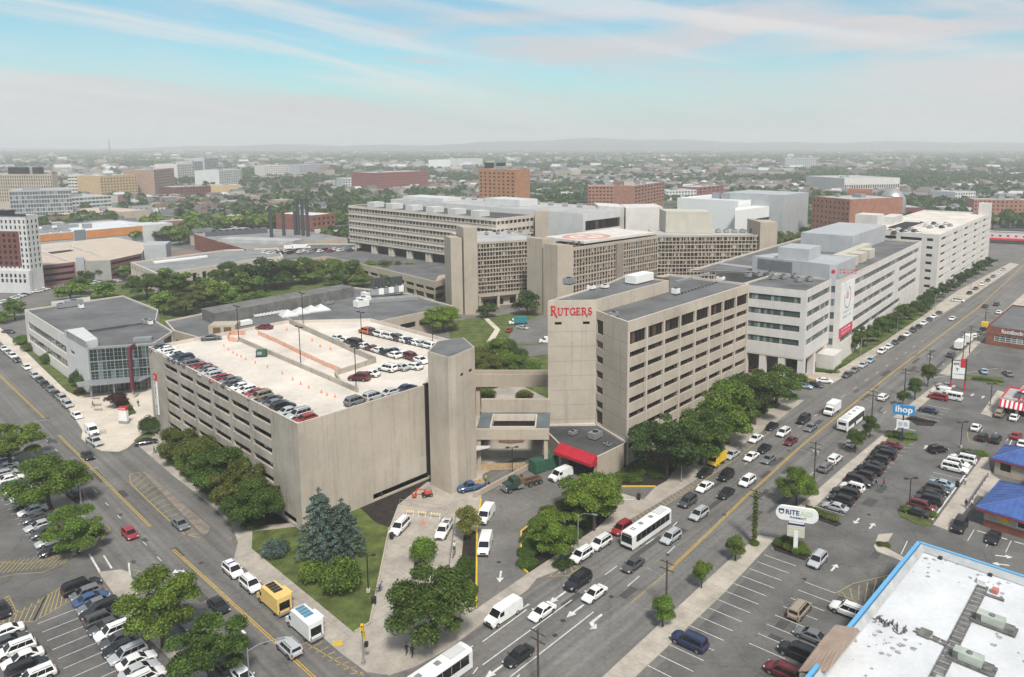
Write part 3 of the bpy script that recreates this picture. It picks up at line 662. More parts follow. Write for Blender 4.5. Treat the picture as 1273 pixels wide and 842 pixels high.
def serif_letters(parent,A,B,zc,word,widths,heights,m,total):
 ang=math.atan2(B[1]-A[1],B[0]-A[0]);d=Vector((math.cos(ang),math.sin(ang),0));out=Vector((d.y,-d.x,0))
 def arc(cx,cy,rx,ry,a0,a1,n=14):return[(cx+rx*math.cos(R(a0+(a1-a0)*i/n)),cy+ry*math.sin(R(a0+(a1-a0)*i/n)))for i in range(n+1)]
 S={'R':[([(.18,0),(.18,1)],.17),([(.18,.96),(.42,.96)]+arc(.42,.74,.26,.22,90,-90)+[(.18,.52)],.10),([(.42,.5),(.66,.12),(.92,-.22)],.16),([(0,.03),(.36,.03)],.06),([(0,.97),(.2,.97)],.06)],'U':[([(.18,1),(.18,.3)]+arc(.46,.3,.28,.27,180,360)+[(.74,1)],.12),([(.18,1),(.18,.35)],.17),([(.02,.97),(.36,.97)],.06),([(.6,.97),(.9,.97)],.06)],'T':[([(.45,0),(.45,.95)],.17),([(.02,.95),(.88,.95)],.10),([(.05,.95),(.05,.72)],.06),([(.85,.95),(.85,.72)],.06),([(.28,.03),(.62,.03)],.06)],'G':[(arc(.5,.5,.4,.46,50,330),.13),([(.84,.3),(.84,.02)],.13),([(.62,.42),(.98,.42)],.07),([(.84,.42),(.84,.1)],.15),([(.8,.95),(.8,.7)],.06)],'E':[([(.2,0),(.2,1)],.17),([(.02,.96),(.74,.96)],.09),([(.02,.04),(.78,.04)],.09),([(.2,.52),(.56,.52)],.08),([(.74,.96),(.74,.76)],.06),([(.78,.04),(.78,.26)],.06),([(.56,.64),(.56,.4)],.06)],'S':[(arc(.4,.74,.27,.22,40,200,10)+arc(.4,.5,.1,.05,180,182,1)+arc(.42,.26,.28,.23,75,-150,12),.14),([(.64,.97),(.64,.74)],.06),([(.1,.28),(.1,.03)],.06)]}
 x=-total/2;mid=Vector(((A[0]+B[0])/2,(A[1]+B[1])/2,0))
 for ch,w,h in zip(word,widths,heights):
  mb=MB()
  for li,(pts,t)in enumerate(S[ch]):
   t*=h
   for i,((ax,ay),(bx,by))in enumerate(zip(pts,pts[1:])):
    p,q=Vector((x+ax*w,ay*h)),Vector((x+bx*w,by*h));e=(q-p)
    if e.length<1e-5:continue
    e.normalize();nrm=Vector((-e.y,e.x))*t/2;p=p-e*t*.15;q=q+e*t*.15;y1=.16+.003*li+.0009*(i%2)
    front=[(p-nrm),(q-nrm),(q+nrm),(p+nrm)]
    vs=[mid+d*v.x+out*y1+Vector((0,0,zc+v.y))for v in front]+[mid+d*v.x+out*.02+Vector((0,0,zc+v.y))for v in front]
    mb.add(vs,[(0,1,2,3),(0,4,5,1),(1,5,6,2),(2,6,7,3),(3,7,4,0)])
  mb.obj('letter',m,parent);x+=w
serif_letters(B1.root,u0,u1,30.75,'RUTGERS',[1.55,1.4,1.3,1.4,1.2,1.45,1.15],[2.05,1.6,1.6,1.6,1.6,1.6,1.6],M_REDP,9.6)
b0,b1,b2,b3=P2(681,538,5.6),P2(694,551,5.6),P2(743,568,5.6),P2(776,552,5.6)
B1.facade(b0,b1,-.2,5.6,M_CONC2);B1.facade(b1,b2,-.2,5.6,M_CONC2,[(.8,dist(b1,b2)-1.0,.0,4.2)],depth=2.5,glass=M_DARK,fw=0,wname='loading_door')
B1.facade(b2,b3,-.2,5.6,M_CONC2)
pd=[b0,b1,b2,b3,c0,w0,u1,u0];B1.roof(pd,5.62,M_ROOF2,.4,.3,name='podium_roof')
aw=MB();da=(Vector((*b2,0))-Vector((*b1,0))).normalized();na=Vector((da.y,-da.x,0));A,B=Vector((*b1,0))+da*.5+na*.02,Vector((*b2,0))-da*.1+na*.02
o1,o2=A+na*1.9,B+na*1.9
aw.add([(A.x,A.y,5.9),(B.x,B.y,5.9),(o2.x,o2.y,4.5),(o1.x,o1.y,4.5),(A.x,A.y,3.9),(B.x,B.y,3.9),(o2.x,o2.y,3.9),(o1.x,o1.y,3.9)],[(0,3,2,1),(3,7,6,2),(1,2,6,5),(0,4,7,3)])
o=B1.part('awning',aw,M_REDF);o['label']='bright red canvas awning'
for c,s_ in(((712,541),1.2),((740,545),1.9),((753,553),.7),((757,555),.7)):hvac(B1,P2(*c,5.2),5.2,A1,s_*1.5,s_,s_*.8,M_STEEL)
B1.done()
# ---------------------------------------------------------------- linking bridge between garage and block
K=Bld('concrete_bridge','low concrete link with slate roof spanning between the garage tower and office block','link building',(-11,156))
xl,xr=-18.3,-2.9
for q_ in((150.6,151.4,7.2,9.4),(163.,163.9,8.,11.6)):kb_=MB();kb_.box(xl,xr,*q_);K.part('beam',kb_,M_CONC2)
kr=MB()
X0,X1,Y0_,Y1_=-15.2,-6.0,153.4,160.4
kr.add([(xl,151.4,8.6),(xr,151.4,8.6),(xr,163.0,8.6),(xl,163.0,8.6),(X0,Y0_,8.6),(X1,Y0_,8.6),(X1,Y1_,8.6),(X0,Y1_,8.6)],[(0,1,5,4),(1,2,6,5),(2,3,7,6),(3,0,4,7)])
kr.add([(xl,151.4,7.6),(xr,151.4,7.6),(xr,163.0,7.6),(xl,163.0,7.6),(X0,Y0_,7.6),(X1,Y0_,7.6),(X1,Y1_,7.6),(X0,Y1_,7.6)],[(4,5,1,0),(5,6,2,1),(6,7,3,2),(7,4,0,3)])
K.part('roof',kr,mat('slate_blue_roof',(.13,.155,.165),.7,.2,.2))
ku=MB()
for a,b,c_,d_ in((X0-.3,X0,Y0_-.3,Y1_+.3),(X1,X1+.3,Y0_-.3,Y1_+.3),(X0,X1,Y0_-.3,Y0_),(X0,X1,Y1_,Y1_+.3)):ku.box(a,b,c_,d_,7.6,9.1)
K.part('opening_kerb',ku,M_BAND)
kw=MB();kw.box(xl-.5,xr+.5,164.2,164.6,-.2,8.2);K.part('rear_wall',kw,mat('rear_wall_grey',(.22,.19,.16),.9,.15,.3,streak=.3))
kc=MB()
for x in(-17.6,-3.6):kc.box(x-.4,x+.4,151.0,151.8,0,7.2)
K.part('column',kc,M_CONC2)
kd=MB();kd.box(-13.2,-8.,150.45,150.58,7.0,7.2);kd.prism([(-13.4,150.0),(-10.8,149.4),(-8.2,150.0),(-8.2,150.58),(-13.4,150.58)],6.8,7.15);K.part('canopy',kd,M_WOOD)
ks=MB();ks.prism([(-18.2,148.4),(-15.2,150.2),(-15.2,150.6),(-18.2,150.6)],5.6,5.9);K.part('side_canopy',ks,M_WPANEL)
kt=MB();kt.box(-17.9,-3.2,158.,164.2,-.2,1.6);K.part('terrace',kt,M_PLAZA)
K.done()
K2=Bld('concrete_footbridge','plain concrete footbridge crossing behind the slate roofed link above the garden','footbridge',(-13,185))
k2=MB();k2.box(-23.5,2.,182.9,183.4,8.0,11.2);k2.box(-23.5,2.,186.5,187.0,8.0,11.2);K2.part('side_beam',k2,M_CONC2);k3=MB();k3.box(-23.5,2.,183.4,186.5,7.9,8.4);K2.part('deck',k3,M_CONC2)
k4=MB();k4.box(-22.,-21.,184,186,-.2,7.9);k4.box(0.5,1.5,184,186,-.2,7.9);K2.part('pier',k4,M_CONC2);K2.done()
# ---------------------------------------------------------------- low building with glass front
ZL=13.4
l0,l1,l2=P2(30.2,384.9,ZL),P2(81,416.4,ZL),P2(108.4,432.4,ZL)
l3,l4,l5,l6,l7=P2(191.4,426.7,ZL),P2(215,411.6,ZL),P2(194,399,ZL),P2(197,385,ZL),P2(152.7,367.3,ZL)
LB=Bld('glass_front_building','low grey roofed building with green glass entrance front and maroon mast','building',lerp2(l0,l4,.5))
La=dist(l0,l1)
LB.facade(l0,l1,-.2,ZL,M_PANEL,[(3.,La-.2,7.5,9.9),(2.,La-.2,3.2,5.6)],depth=.5,glass=M_GLASSG,nm=14,fw=.1)
LB.facade(l1,l2,-.2,ZL+1.6,M_WPANEL,[(3.5,8.0,8.6,9.8)],depth=.4,fw=.1)
Lg=dist(l2,l3)
LB.facade(l2,l3,-.2,ZL,M_GREYM,[(.3+(Lg-.5)/8*i,.3+(Lg-.5)/8*(i+1)-.04,a,b)for a,b in((.4,3.8),(4.0,6.6),(6.8,9.2),(9.4,12.8))for i in range(8)],depth=.12,glass=M_GLASSE,frame=M_GREYM,nm=2,nh=3,fw=.07)
LB.facade(l3,l4,-.2,ZL,M_WPANEL,[(7,13,9.,12.6)],glass=M_GLASS);LB.facade(l4,l5,-.2,ZL,M_PANEL);LB.facade(l5,l6,-.2,ZL+.4,M_PANEL);LB.facade(l6,l7,-.2,ZL,M_PANEL);LB.facade(l7,l0,-.2,ZL,M_PANEL)
LB.roof([l0,l1,l2,l3,l4,l5,l6,l7],ZL,M_ROOF,.5,.35)
up=MB();up.wallbar(lerp2(l0,l1,.985),l5,.5,ZL-.5,ZL+.12);LB.part('roof_step',up,M_ROOF2)
wt=MB();q=lerp2(l1,l2,.5);wt.prism([lerp2(l1,l2,.05),lerp2(l1,l2,.97),off2(lerp2(l1,l2,.97),3.2,1),off2(lerp2(l1,l2,.05),4.5,0)],ZL-.45,ZL+1.6);LB.part('white_upstand',wt,M_WPANEL)
ms=MB();c=P(162,436,ZL);ms.box(-.3,.3,-1.2,.1,2.6,ZL+1.2,0,xform((c.x,c.y,0),R(10)));ms.box(-.3,.3,.1,3.0,ZL-.1,ZL+1.2,0,xform((c.x,c.y,0),R(10)));LB.part('mast',ms,mat('maroon_paint',(.15,.03,.05),.6,.08,1.))
gd=(Vector((*l3,0))-Vector((*l2,0))).normalized();go=Vector((gd.y,-gd.x,0))
def o9(u,w_):q=Vector((*l2,0))+gd*u+go*w_;return(q.x,q.y)
cn=MB();cn.prism([o9(-3,1.5),o9(-1.5,5.2),o9(Lg-3,4.4),o9(Lg-1,.05),o9(0,.05)],4.0,4.35);LB.part('canopy',cn,M_GREYM)
for u_ in(1.,6.5,11.):cm_=MB();q=o9(u_,3.6);cm_.tube([(q[0],q[1],0),(q[0],q[1],4.0)],.18,8);LB.part('canopy_post',cm_,M_STEEL)
sk=MB();sk.box(-2.4,2.4,-.9,.9,0,.9,0,xform((*P2(178,421,ZL),ZL-.5),R(12)));LB.part('skylight',sk,M_GREYM)
hvac(LB,P2(182,401,ZL),ZL-.5,A1,2.4,1.6,1.5,M_STEEL);hvac(LB,P2(187,402,ZL),ZL-.5,A1,1.2,1.2,1.2,M_WPAINT);hvac(LB,P2(92,379,ZL),ZL-.5,A1,5,3,2.2,M_STEEL);hvac(LB,P2(80,381,ZL),ZL-.5,A1,4,2,1.7,M_GREYM);hvac(LB,P2(101,382,ZL),ZL-.5,A1,1.4,1.4,1.4,M_WPAINT)
ws=MB();ws.wallbar(P2(64,379.5,ZL),P2(112,373,ZL),.4,ZL-.5,ZL+1.2);LB.part('roof_screen',ws,M_WPANEL)
LB.done()
# ---------------------------------------------------------------- low concourse behind the garage
ZC=8.0
CB=Bld('low_concourse','long low concourse with dark roofs, raised spine, white pyramid skylights and chillers','building',P2(400,385,ZC))
cp=px([(205,399),(249,390),(262,383.7),(440,357),(505,364.5),(563,380),(470,400),(461,397.5),(355,400),(262,424),(215.6,411)],ZC)
q=ccw(cp)
for a,b in zip(q,q[1:]+q[:1]):
 L_=dist(a,b);CB.facade(a,b,-.2,ZC,M_CONC2,grid(L_,int(L_/7),.8,[(3.2,5.2)])if L_>20 else(),depth=.5,fw=.1)
CB.roof(cp,ZC,M_ROOF,.5,.5)
sp_=MB();sp_.prism(px([(250.5,383.7),(425,353.5),(440,357),(266,390)],11.4),ZC-.4,11.4);CB.part('roof_spine',sp_,mat('weathered_roof_edge',(.17,.165,.155),.85,.2,.3,streak=.3))
st_=MB();c=P(279,402,12);st_.box(-4,4,-3,3,0,12,0,xform((c.x,c.y,0),R(8)));CB.part('stair_head',st_,M_CONC2)
sd=MB();c2_=P(284,408,10.5)
for dx_ in(-2.6,.6):sd.box(dx_,dx_+2.2,-3.06,-3.02,8,11.4,0,xform((c.x,c.y,0),R(8)))
CB.part('stair_opening',sd,M_WOOD)
py=MB()
for pc in((358,391),(373,388),(387,385.5),(399,384)):
 c=P(*pc,ZC);xf=xform((c.x,c.y,ZC-.5),A1-R(15));s_=2.8
 py.add([xf@Vector(v)for v in((-s_,-s_,.4),(s_,-s_,.4),(s_,s_,.4),(-s_,s_,.4),(0,0,2.4),(-s_,-s_,0),(s_,-s_,0),(s_,s_,0),(-s_,s_,0))],[(0,1,4),(1,2,4),(2,3,4),(3,0,4),(5,6,1,0),(6,7,2,1),(7,8,3,2),(8,5,0,3)])
 py.obj('pyramid_skylight',M_WPANEL,CB.root);py=MB()
for pc in((452,376),(458,369),(449,380)):hvac(CB,P2(*pc,ZC),ZC-.5,A1,5,3,2.6,M_WPAINT)
for k in range(6):hvac(CB,P2(466+6.2*k,371-.9*k,ZC),ZC+1.2,A1-R(30),3.0,2.6,2.6,M_WPAINT if k%2 else M_GREYM)
for k in range(7):
 c=P(465+(k if k<4 else k+1.6)*4.2,366-k*.5,ZC);mb=MB();mb.lathe([(1.3,ZC+2.8),(1.3,ZC+6.4),(1.0,ZC+6.4),(.9,ZC+5.9)],(c.x,c.y),14);CB.part('cooling_stack',mb,mat('dark_stack',(.05,.055,.06),.6,.1,1.))
cf=MB();cf.box(-11,13,-2.4,2.4,0,1.2,0,xform((*P2(478,373,ZC),ZC-.4),R(20)));CB.part('chiller_frame',cf,M_STEEL)
for k in range(9):hvac(CB,P2(318+k*4.3,393-k*.7,ZC),ZC-.5,A1,1.1,.9,1.1,M_WPAINT)
hvac(CB,P2(302,403,ZC),ZC-.5,A1,5.5,2.6,1.6,M_WPAINT,False)
hvac(CB,P2(408,377,ZC),ZC-.5,A1,4,1.8,1.4,M_GREYM)
CB.done()
# ================================================================ hospital, clinic, far garage, shops
def twin(rs,drop):
 """each window has a dark recessed panel below it"""
 return rs+[(a,b,c-drop+.25,d-drop-.15,M_PANELD)for a,b,c,d in rs]
M_PANELD=glass_mat('dark_spandrel_panel',(.018,.015,.013),(.09,.07,.055),.3,.4,.2)
def panel_rows(z_top,pitch,n,h,lead):return[(z_top-lead-pitch*i-h,z_top-lead-pitch*i)for i in range(n)]
HZ=28.0
h0,h1=P2(593.6,301.5,HZ),P2(673,297,HZ)
H1=Bld('hospital_front_wing','beige concrete ward wing with a grid of small windows between two tall blank piers','hospital',lerp2(h0,h1,.5))
L1=dist(h0,h1)
H1.facade(h0,h1,5.0,HZ,M_CONC2,twin(grid(L1,22,.84,panel_rows(HZ,3.55,6,1.55,.9)),1.75),depth=.35,glass=M_GLASSD,nm=2,fw=.06)
dv=Vector((h1[0]-h0[0],h1[1]-h0[1],0)).normalized();iv=Vector((-dv.y,dv.x,0))
def o3(p,a,b):q=Vector((p[0],p[1],0))+dv*a+iv*b;return(q.x,q.y)
H1.facade(o3(h0,0,2.5),o3(h1,0,2.5),-.2,5.0,M_CONC,[(3,12,.4,3.2),(15,22,.4,3.2)],depth=.3,nm=4)
H1.facade(h1,o3(h1,0,38),-.2,HZ,M_CONC2);H1.facade(o3(h0,0,38),h0,-.2,HZ,M_CONC2);H1.facade(o3(h1,0,38),o3(h0,0,38),-.2,HZ,M_CONC2)
H1.roof([h0,h1,o3(h1,0,38),o3(h0,0,38)],HZ+.01,M_ROOFL,.5,.4)
b=MB();b.prism([o3(h0,0,-.05),o3(h0,0,2.5),o3(h1,0,2.5),o3(h1,0,-.05)],4.8,5.2);H1.part('overhang',b,M_CONC2)
for a_ in(.2,8.5,17.,25.2):
 b=MB();b.box(-.5,.5,-.5,.5,-.2,4.8,0,xform(o3(h0,a_+.5,.6),math.atan2(dv.y,dv.x)));H1.part('column',b,M_CONC2)
for(xa,xb,yt,zt,dep)in((560,574,296,31.2,9),(576,593,283,35.4,10)):
 p,q=P2(xa,yt,zt),P2(xb,yt,zt);e=MB();e.prism([p,q,o3(q,0,dep),o3(p,0,dep)],-.2,zt,bottom=False);H1.part('end_pier',e,M_CONC2)
for k in range(5):hvac(H1,P2(605+14*k,291-k,HZ),HZ-.4,.4,1.6,1.3,1.3,M_GREYM)
H1.done()
k0,k1=P2(712.8,308,HZ),P2(818,293,HZ)
H2=Bld('hospital_helipad_wing','beige concrete ward wing with a red and white helipad deck on its roof','hospital',lerp2(k0,k1,.5))
L2=dist(k0,k1);rows=panel_rows(HZ,3.5,6,1.6,1.3)
H2.facade(k0,k1,-.2,HZ,M_CONC2,twin(grid(L2,15,.76,rows,0,L2*.475)+grid(L2,16,.76,rows,L2*.54,L2),1.6),depth=.4,glass=M_GLASSD,nm=2,fw=.06)
kd_=Vector((k1[0]-k0[0],k1[1]-k0[1],0)).normalized();ki=Vector((-kd_.y,kd_.x,0))
def o4(p,a,b):q=Vector((p[0],p[1],0))+kd_*a+ki*b;return(q.x,q.y)
H2.facade(o4(k0,0,18),k0,-.2,HZ,M_CONC2);H2.facade(o4(k1,0,18),o4(k0,0,18),-.2,HZ,M_CONC2);H2.facade(k1,o4(k1,0,18),-.2,HZ,M_CONC2)
H2.roof([k0,k1,o4(k1,0,18),o4(k0,0,18)],HZ+.01,M_ROOF,.5,.4)
e=MB();e.box(-2,2,-.4,.4,-.2,HZ-.9,0,xform(o4(k0,L2*.507,-.3),math.atan2(kd_.y,kd_.x)));H2.part('mid_pier',e,mat('brown_grey_concrete',(.27,.225,.18),.9,.1,.2,streak=.2))
for(xa,xb,yt,zt,dep,ex)in((674,688.5,297.5,30.5,9,0),(693,712.8,305,29.0,8,0)):
 p,q=P2(xa,yt,zt),P2(xb,yt,zt);e=MB();e.prism([p,q,o4(q,0,dep),o4(p,0,dep)],-.2,zt,bottom=False);H2.part('end_pier',e,M_CONC2)
e=MB()
for i in range(8):q=P(690.7,302+i*.01,28);e.box(-.55,.55,-.1,.4,26-3.4*i-1.4,26-3.4*i,0,xform((q.x,q.y+4,0),0))
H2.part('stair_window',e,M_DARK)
e=MB();hp=[o4(k0,8,1.5),o4(k1,-1,.5),o4(k1,-1,24),o4(k0,8,24)];e.prism(hp,HZ+.6,HZ+1.6);H2.part('helipad_deck',e,mat('helipad_white',(.62,.58,.53),.8,.08,.3))
e=MB();cen=o4(k0,21,12)
ring=[o4(cen,11.5*math.cos(t*math.pi/18),9.5*math.sin(t*math.pi/18))for t in range(36)];rin=[o4(cen,8.2*math.cos(t*math.pi/18),6.6*math.sin(t*math.pi/18))for t in range(36)]
e.add([(*p,HZ+1.62)for p in ring]+[(*p,HZ+1.62)for p in rin],[(i,(i+1)%36,36+(i+1)%36,36+i)for i in range(36)])
for a_,b_,w_,l_ in((-3.4,0,2.,8),(3.4,0,2.,8),(0,0,5.,1.8)):e.add([(*o4(cen,a_+s1*w_/2,b_+s2*l_/2),HZ+1.624)for s1,s2 in((-1,-1),(1,-1),(1,1),(-1,1))],[(0,1,2,3)])
H2.part('helipad_marking',e,mat('helipad_red',(.46,.17,.13),.8,.3,.6,col2=(.55,.36,.30)));
e=MB()
for k in range(10):q=o4(k0,1+k*.7,3+(k%4)*1.1);e.box(-.3,.3,-.3,.3,0,1.2+(k%3)*.5,0,xform((*q,HZ-.5),.7))
H2.part('roof_equipment',e,M_WOOD);H2.done()
m1=P2(945,292,HZ);m0=k1
H3=Bld('hospital_east_wing','beige concrete ward wing ending in a tall blank pier with pale rooftop boxes','hospital',lerp2(m0,m1,.5))
L3=dist(m0,m1)
H3.facade(m0,m1,-.2,HZ,M_CONC2,twin(grid(L3,28,.84,panel_rows(HZ,3.5,6,1.55,.9)),1.7),depth=.35,glass=M_GLASSD,nm=2,fw=.06)
dv=Vector((m1[0]-m0[0],m1[1]-m0[1],0)).normalized();iv=Vector((-dv.y,dv.x,0))
H3.facade(m1,o3(m1,0,24),-.2,HZ,M_CONC2);H3.facade(o3(m1,0,24),o3(m0,0,24),-.2,HZ,M_CONC2);H3.facade(o3(m0,0,24),m0,-.2,HZ,M_CONC2)
H3.roof([m0,m1,o3(m1,0,24),o3(m0,0,24)],HZ+.01,M_ROOFL,.5,.4)
for(xa,xb,yt,zt,dep)in((945.5,967,276.5,33.8,12),(939,946,275,33.2,12)):
 p,q=P2(xa,yt,zt),P2(xb,yt,zt);e=MB();e.prism([p,q,o3(q,0,dep),o3(p,0,dep)],-.2,zt,bottom=False);H3.part('end_pier',e,M_CONC2)
zz=HZ+9.4
p,q=P2(828,263,zz),P2(886,264,zz);e=MB();e.prism([p,q,o3(q,0,16),o3(p,0,16)],HZ-.4,zz);H3.part('rooftop_box',e,mat('cream_panel',(.50,.465,.39),.7,.06,.2,streak=.1))
p,q=P2(744,256,zz),P2(776,258,zz);e=MB();e.prism([p,q,o3(q,0,22),o3(p,0,22)],HZ-5,zz);H3.part('plant_room',e,M_PANEL)
p,q=P2(778,258,zz),P2(824,257,zz);e=MB();e.prism([p,q,o3(q,0,22),o3(p,0,22)],HZ-5,zz-.2);H3.part('plant_room',e,M_PANEL)
e=MB()
for x_ in(758,768,783,797,811):q=P(x_,262,zz-3);e.box(-.4,.4,-1.2,.4,HZ,zz-.5,0,xform((q.x,q.y-1,0),0))
H3.part('vertical_duct',e,M_STEEL)
for k in range(5):hvac(H3,P2(893+10*k,288,HZ),HZ-.5,.1,2.4,1.8,1.6,M_STEEL)
H3.done()
ZB=34.0
a0,a1=P2(433,255.3,ZB),P2(616.7,271.8,ZB)
LAB=Bld('laboratory_block','long beige five storey block with ribbon windows raised on paired pillars','laboratory',lerp2(a0,a1,.5),limit=96)
La_=dist(a0,a1);nW=44
LAB.facade(a0,a1,13.2,ZB,M_BAND,grid(La_,nW,.92,[(ZB-3.25-3.9*i,ZB-1.45-3.9*i)for i in range(5)]),depth=.7,glass=M_GLASSD,nm=3,fw=.10,frame=M_FRAMEL)
dv=Vector((a1[0]-a0[0],a1[1]-a0[1],0)).normalized();iv=Vector((-dv.y,dv.x,0))
LAB.facade(a1,o3(a1,0,26),13.2,ZB,M_BAND,grid(26,9,.84,[(ZB-3.1-3.9*i,ZB-1.5-3.9*i)for i in range(5)]),depth=.7,glass=M_GLASSD,nm=3,fw=.1)
LAB.facade(o3(a1,0,26),o3(a0,0,26),13.2,ZB,M_BAND);LAB.facade(o3(a0,0,26),a0,13.2,ZB,M_BAND)
LAB.roof([a0,a1,o3(a1,0,26),o3(a0,0,26)],ZB+.01,M_ROOF2,.4,.4)
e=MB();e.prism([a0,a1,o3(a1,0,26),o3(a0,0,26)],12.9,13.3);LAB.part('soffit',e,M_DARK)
for i in range(5):
 e=MB();z_=ZB-1.35-3.9*i;e.prism([o3(a0,-.2,-.35),o3(a1,.2,-.35),o3(a1,.2,0),o3(a0,-.2,0)],z_,z_+.35);e.prism([o3(a0,-.2,-.25),o3(a1,.2,-.25),o3(a1,.2,0),o3(a0,-.2,0)],z_-2.15,z_-1.75);LAB.part('ledge',e,M_BAND)
for i in range(8):
 for j in(0,2.4):
  e=MB();e.box(-.75,.75,-.9,.9,0,12.9,0,xform(o3(a0,5+i*(La_-10)/7+j,1.3),math.atan2(dv.y,dv.x)));LAB.part('pillar',e,M_BAND)
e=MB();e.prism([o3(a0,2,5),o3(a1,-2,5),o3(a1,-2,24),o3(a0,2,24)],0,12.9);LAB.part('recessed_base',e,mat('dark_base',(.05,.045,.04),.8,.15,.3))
for i in range(6):
 e=MB();e.prism([o3(a0,14+i*17,3),o3(a0,20+i*17,3),o3(a0,20+i*17,10),o3(a0,14+i*17,10)],ZB-.4,ZB+2.4);LAB.part('roof_hood',e,M_WPANEL)
LAB.done()
ZM=43.0
n0,n1=P2(462,238.5,ZM),P2(671,252,ZM)
MEC=Bld('pale_plant_building','long pale metal clad building rising behind the long ribbon windowed block','building',lerp2(n0,n1,.5))
n0,n1=o3(a0,3,27),o3(a1,30,27)
MEC.facade(n0,n1,-.2,36.2,M_WPANEL);MEC.facade(n1,o3(n1,0,40),-.2,36.2,M_WPANEL,[(2,38,28,32.5)],depth=.3,glass=M_GLASS,nm=14);MEC.facade(o3(n1,0,40),o3(n0,0,40),-.2,36.2,M_WPANEL);MEC.facade(o3(n0,0,40),n0,-.2,36.2,M_WPANEL)
MEC.roof([n0,n1,o3(n1,0,40),o3(n0,0,40)],36.2,M_ROOFL,.3,.3)
e=MB();e.prism([o3(n0,70,10),o3(n0,96,10),o3(n0,96,24),o3(n0,70,24)],36.0,39.5);MEC.part('penthouse',e,M_WPANEL)
e=MB();e.prism([o3(n0,4,6),o3(n0,40,6),o3(n0,40,20),o3(n0,4,20)],36.0,38.);MEC.part('penthouse',e,M_WPANEL)
for k in range(12):hvac(MEC,o3(n0,10+k*10,30),35.9,0,3,2,2,M_GREYM)
MEC.done()
AN=Bld('hospital_annex','low pale annex with stepped roofs and a tan stair tower between hospital blocks','hospital',P2(690,285,24))
e=[P2(665,285,24),P2(742,283,24),P2(742,266,24),P2(672,268,24)]
AN.solid(e,-.2,24,M_WPANEL);AN.roof(e,24.02,M_ROOFL,.4,.4)
e=[P2(688,276,27),P2(740,276,27),P2(735,262,27),P2(692,262,27)];t_=MB();t_.prism(e,23.6,27);AN.part('upper_storey',t_,M_PANEL)
t_=MB();t_.prism([P2(665,263,36),P2(683,263,36),P2(684,260,36),P2(667,260,36)],20,36);AN.part('stair_tower',t_,M_CONC2)
for k in range(14):hvac(AN,P2(694+(k%7)*6,272-(k//7)*5,27),26.9,.3,2,1.6,1.2+(k%3)*.4,M_GREYM if k%2 else M_WPAINT)
AN.done()
PZ=9.0
POD=Bld('podium_terrace','beige podium with parked vehicles on its roof below the long ribbon windowed block','podium',P2(450,325,PZ))
pp=px([(351,325),(406,318.6),(470,333),(540,350),(566,342),(566,320),(450,303),(380,303),(330,312)],PZ)
q=ccw(pp)
for a,b in zip(q,q[1:]+q[:1]):
 L_=dist(a,b);POD.facade(a,b,-.2,PZ,M_CONC2,grid(L_,max(1,int(L_/8)),.85,[(4.4,6.0),(.6,3.)])if L_>12 else(),depth=.8,fw=0)
POD.roof(pp,PZ,M_ROOF,.6,.5);
t_=MB();t_.prism(px([(541,350),(560,345),(560,340),(545,343)],PZ+2),PZ-.5,PZ+2);POD.part('stair_hood',t_,M_CONC2)
POD.done()
FZ=9.7
FB=Bld('low_beige_building','low beige flat roofed building with deep narrow windows behind the park trees','building',P2(250,325,FZ))
pp=px([(162,326),(197,341),(315,322.5),(352,318.5),(345,308),(280,310.5)],FZ);q=ccw(pp)
for a,b in zip(q,q[1:]+q[:1]):
 L_=dist(a,b);FB.facade(a,b,-.2,FZ,M_BAND,grid(L_,max(1,int(L_/5)),.45,[(3,7.6)])if L_>20 else(),depth=.7,fw=.08)
FB.roof(pp,FZ,mat('mid_grey_roof',(.25,.25,.245),.8,.15,.1,fine=.1),.6,.8);t_=MB();t_.prism(px([(190,325.5),(257,318),(258,319),(192,327)],FZ),FZ-.5,FZ+.3);FB.part('roof_light',t_,M_WPAINT)
FB.done()
# ---------------------------------------------------------------- clinic with round emblem banner
CZ=27.0
e0,e1,e2=P2(930,355,CZ),P2(1003,362,CZ),P2(1034,347,CZ)
CL=Bld('clinic_building','pale stone clinic with green ribbon windows, grey recessed tower and large white banner','clinic',lerp2(e0,P2(1146,300,CZ),.5))
dv=Vector((e1[0]-e0[0],e1[1]-e0[1],0)).normalized();iv=Vector((-dv.y,dv.x,0))
e0=o3(e0,-3,0);Le=dist(e0,e1);rows=[(CZ-3.9-4.15*i-.0,CZ-2.1-4.15*i)for i in range(5)]
CL.facade(e0,e1,7.0,CZ,M_PANEL,[(3.2,Le-1.6,a,b)for a,b in rows[:4]],depth=.35,glass=M_GLASSG,nm=16,fw=.08)
Le2=dist(e1,e2)
CL.facade(e1,e2,7.0,CZ,M_PANEL,[(1.2,Le2-1.2,a,b)for a,b in rows[:4]],depth=.35,glass=M_GLASSG,nm=9,fw=.08)
f0,f1=P2(1046,348,CZ),P2(1146,300,CZ);fd=Vector((f1[0]-f0[0],f1[1]-f0[1],0)).normalized();fi=Vector((-fd.y,fd.x,0))
def o5(p,a,b):q=Vector((p[0],p[1],0))+fd*a+fi*b;return(q.x,q.y)
back0=o5(f0,-14,40)
CL.facade(off2(e0,34,0),e0,-.2,CZ,M_PANEL);
t_=MB();t_.prism([e0,e1,e2,off2(e0,26,0)],6.7,7.1);CL.part('soffit',t_,M_BAND)
for k in range(4):
 p=lerp2(e0,e1,.12+.28*k);t_=MB();t_.box(-.95,.95,-.95,.95,-.1,6.7,0,xform((p[0]+iv.x*1.1,p[1]+iv.y*1.1,0),math.atan2(dv.y,dv.x)));CL.part('arcade_pillar',t_,M_PANEL)
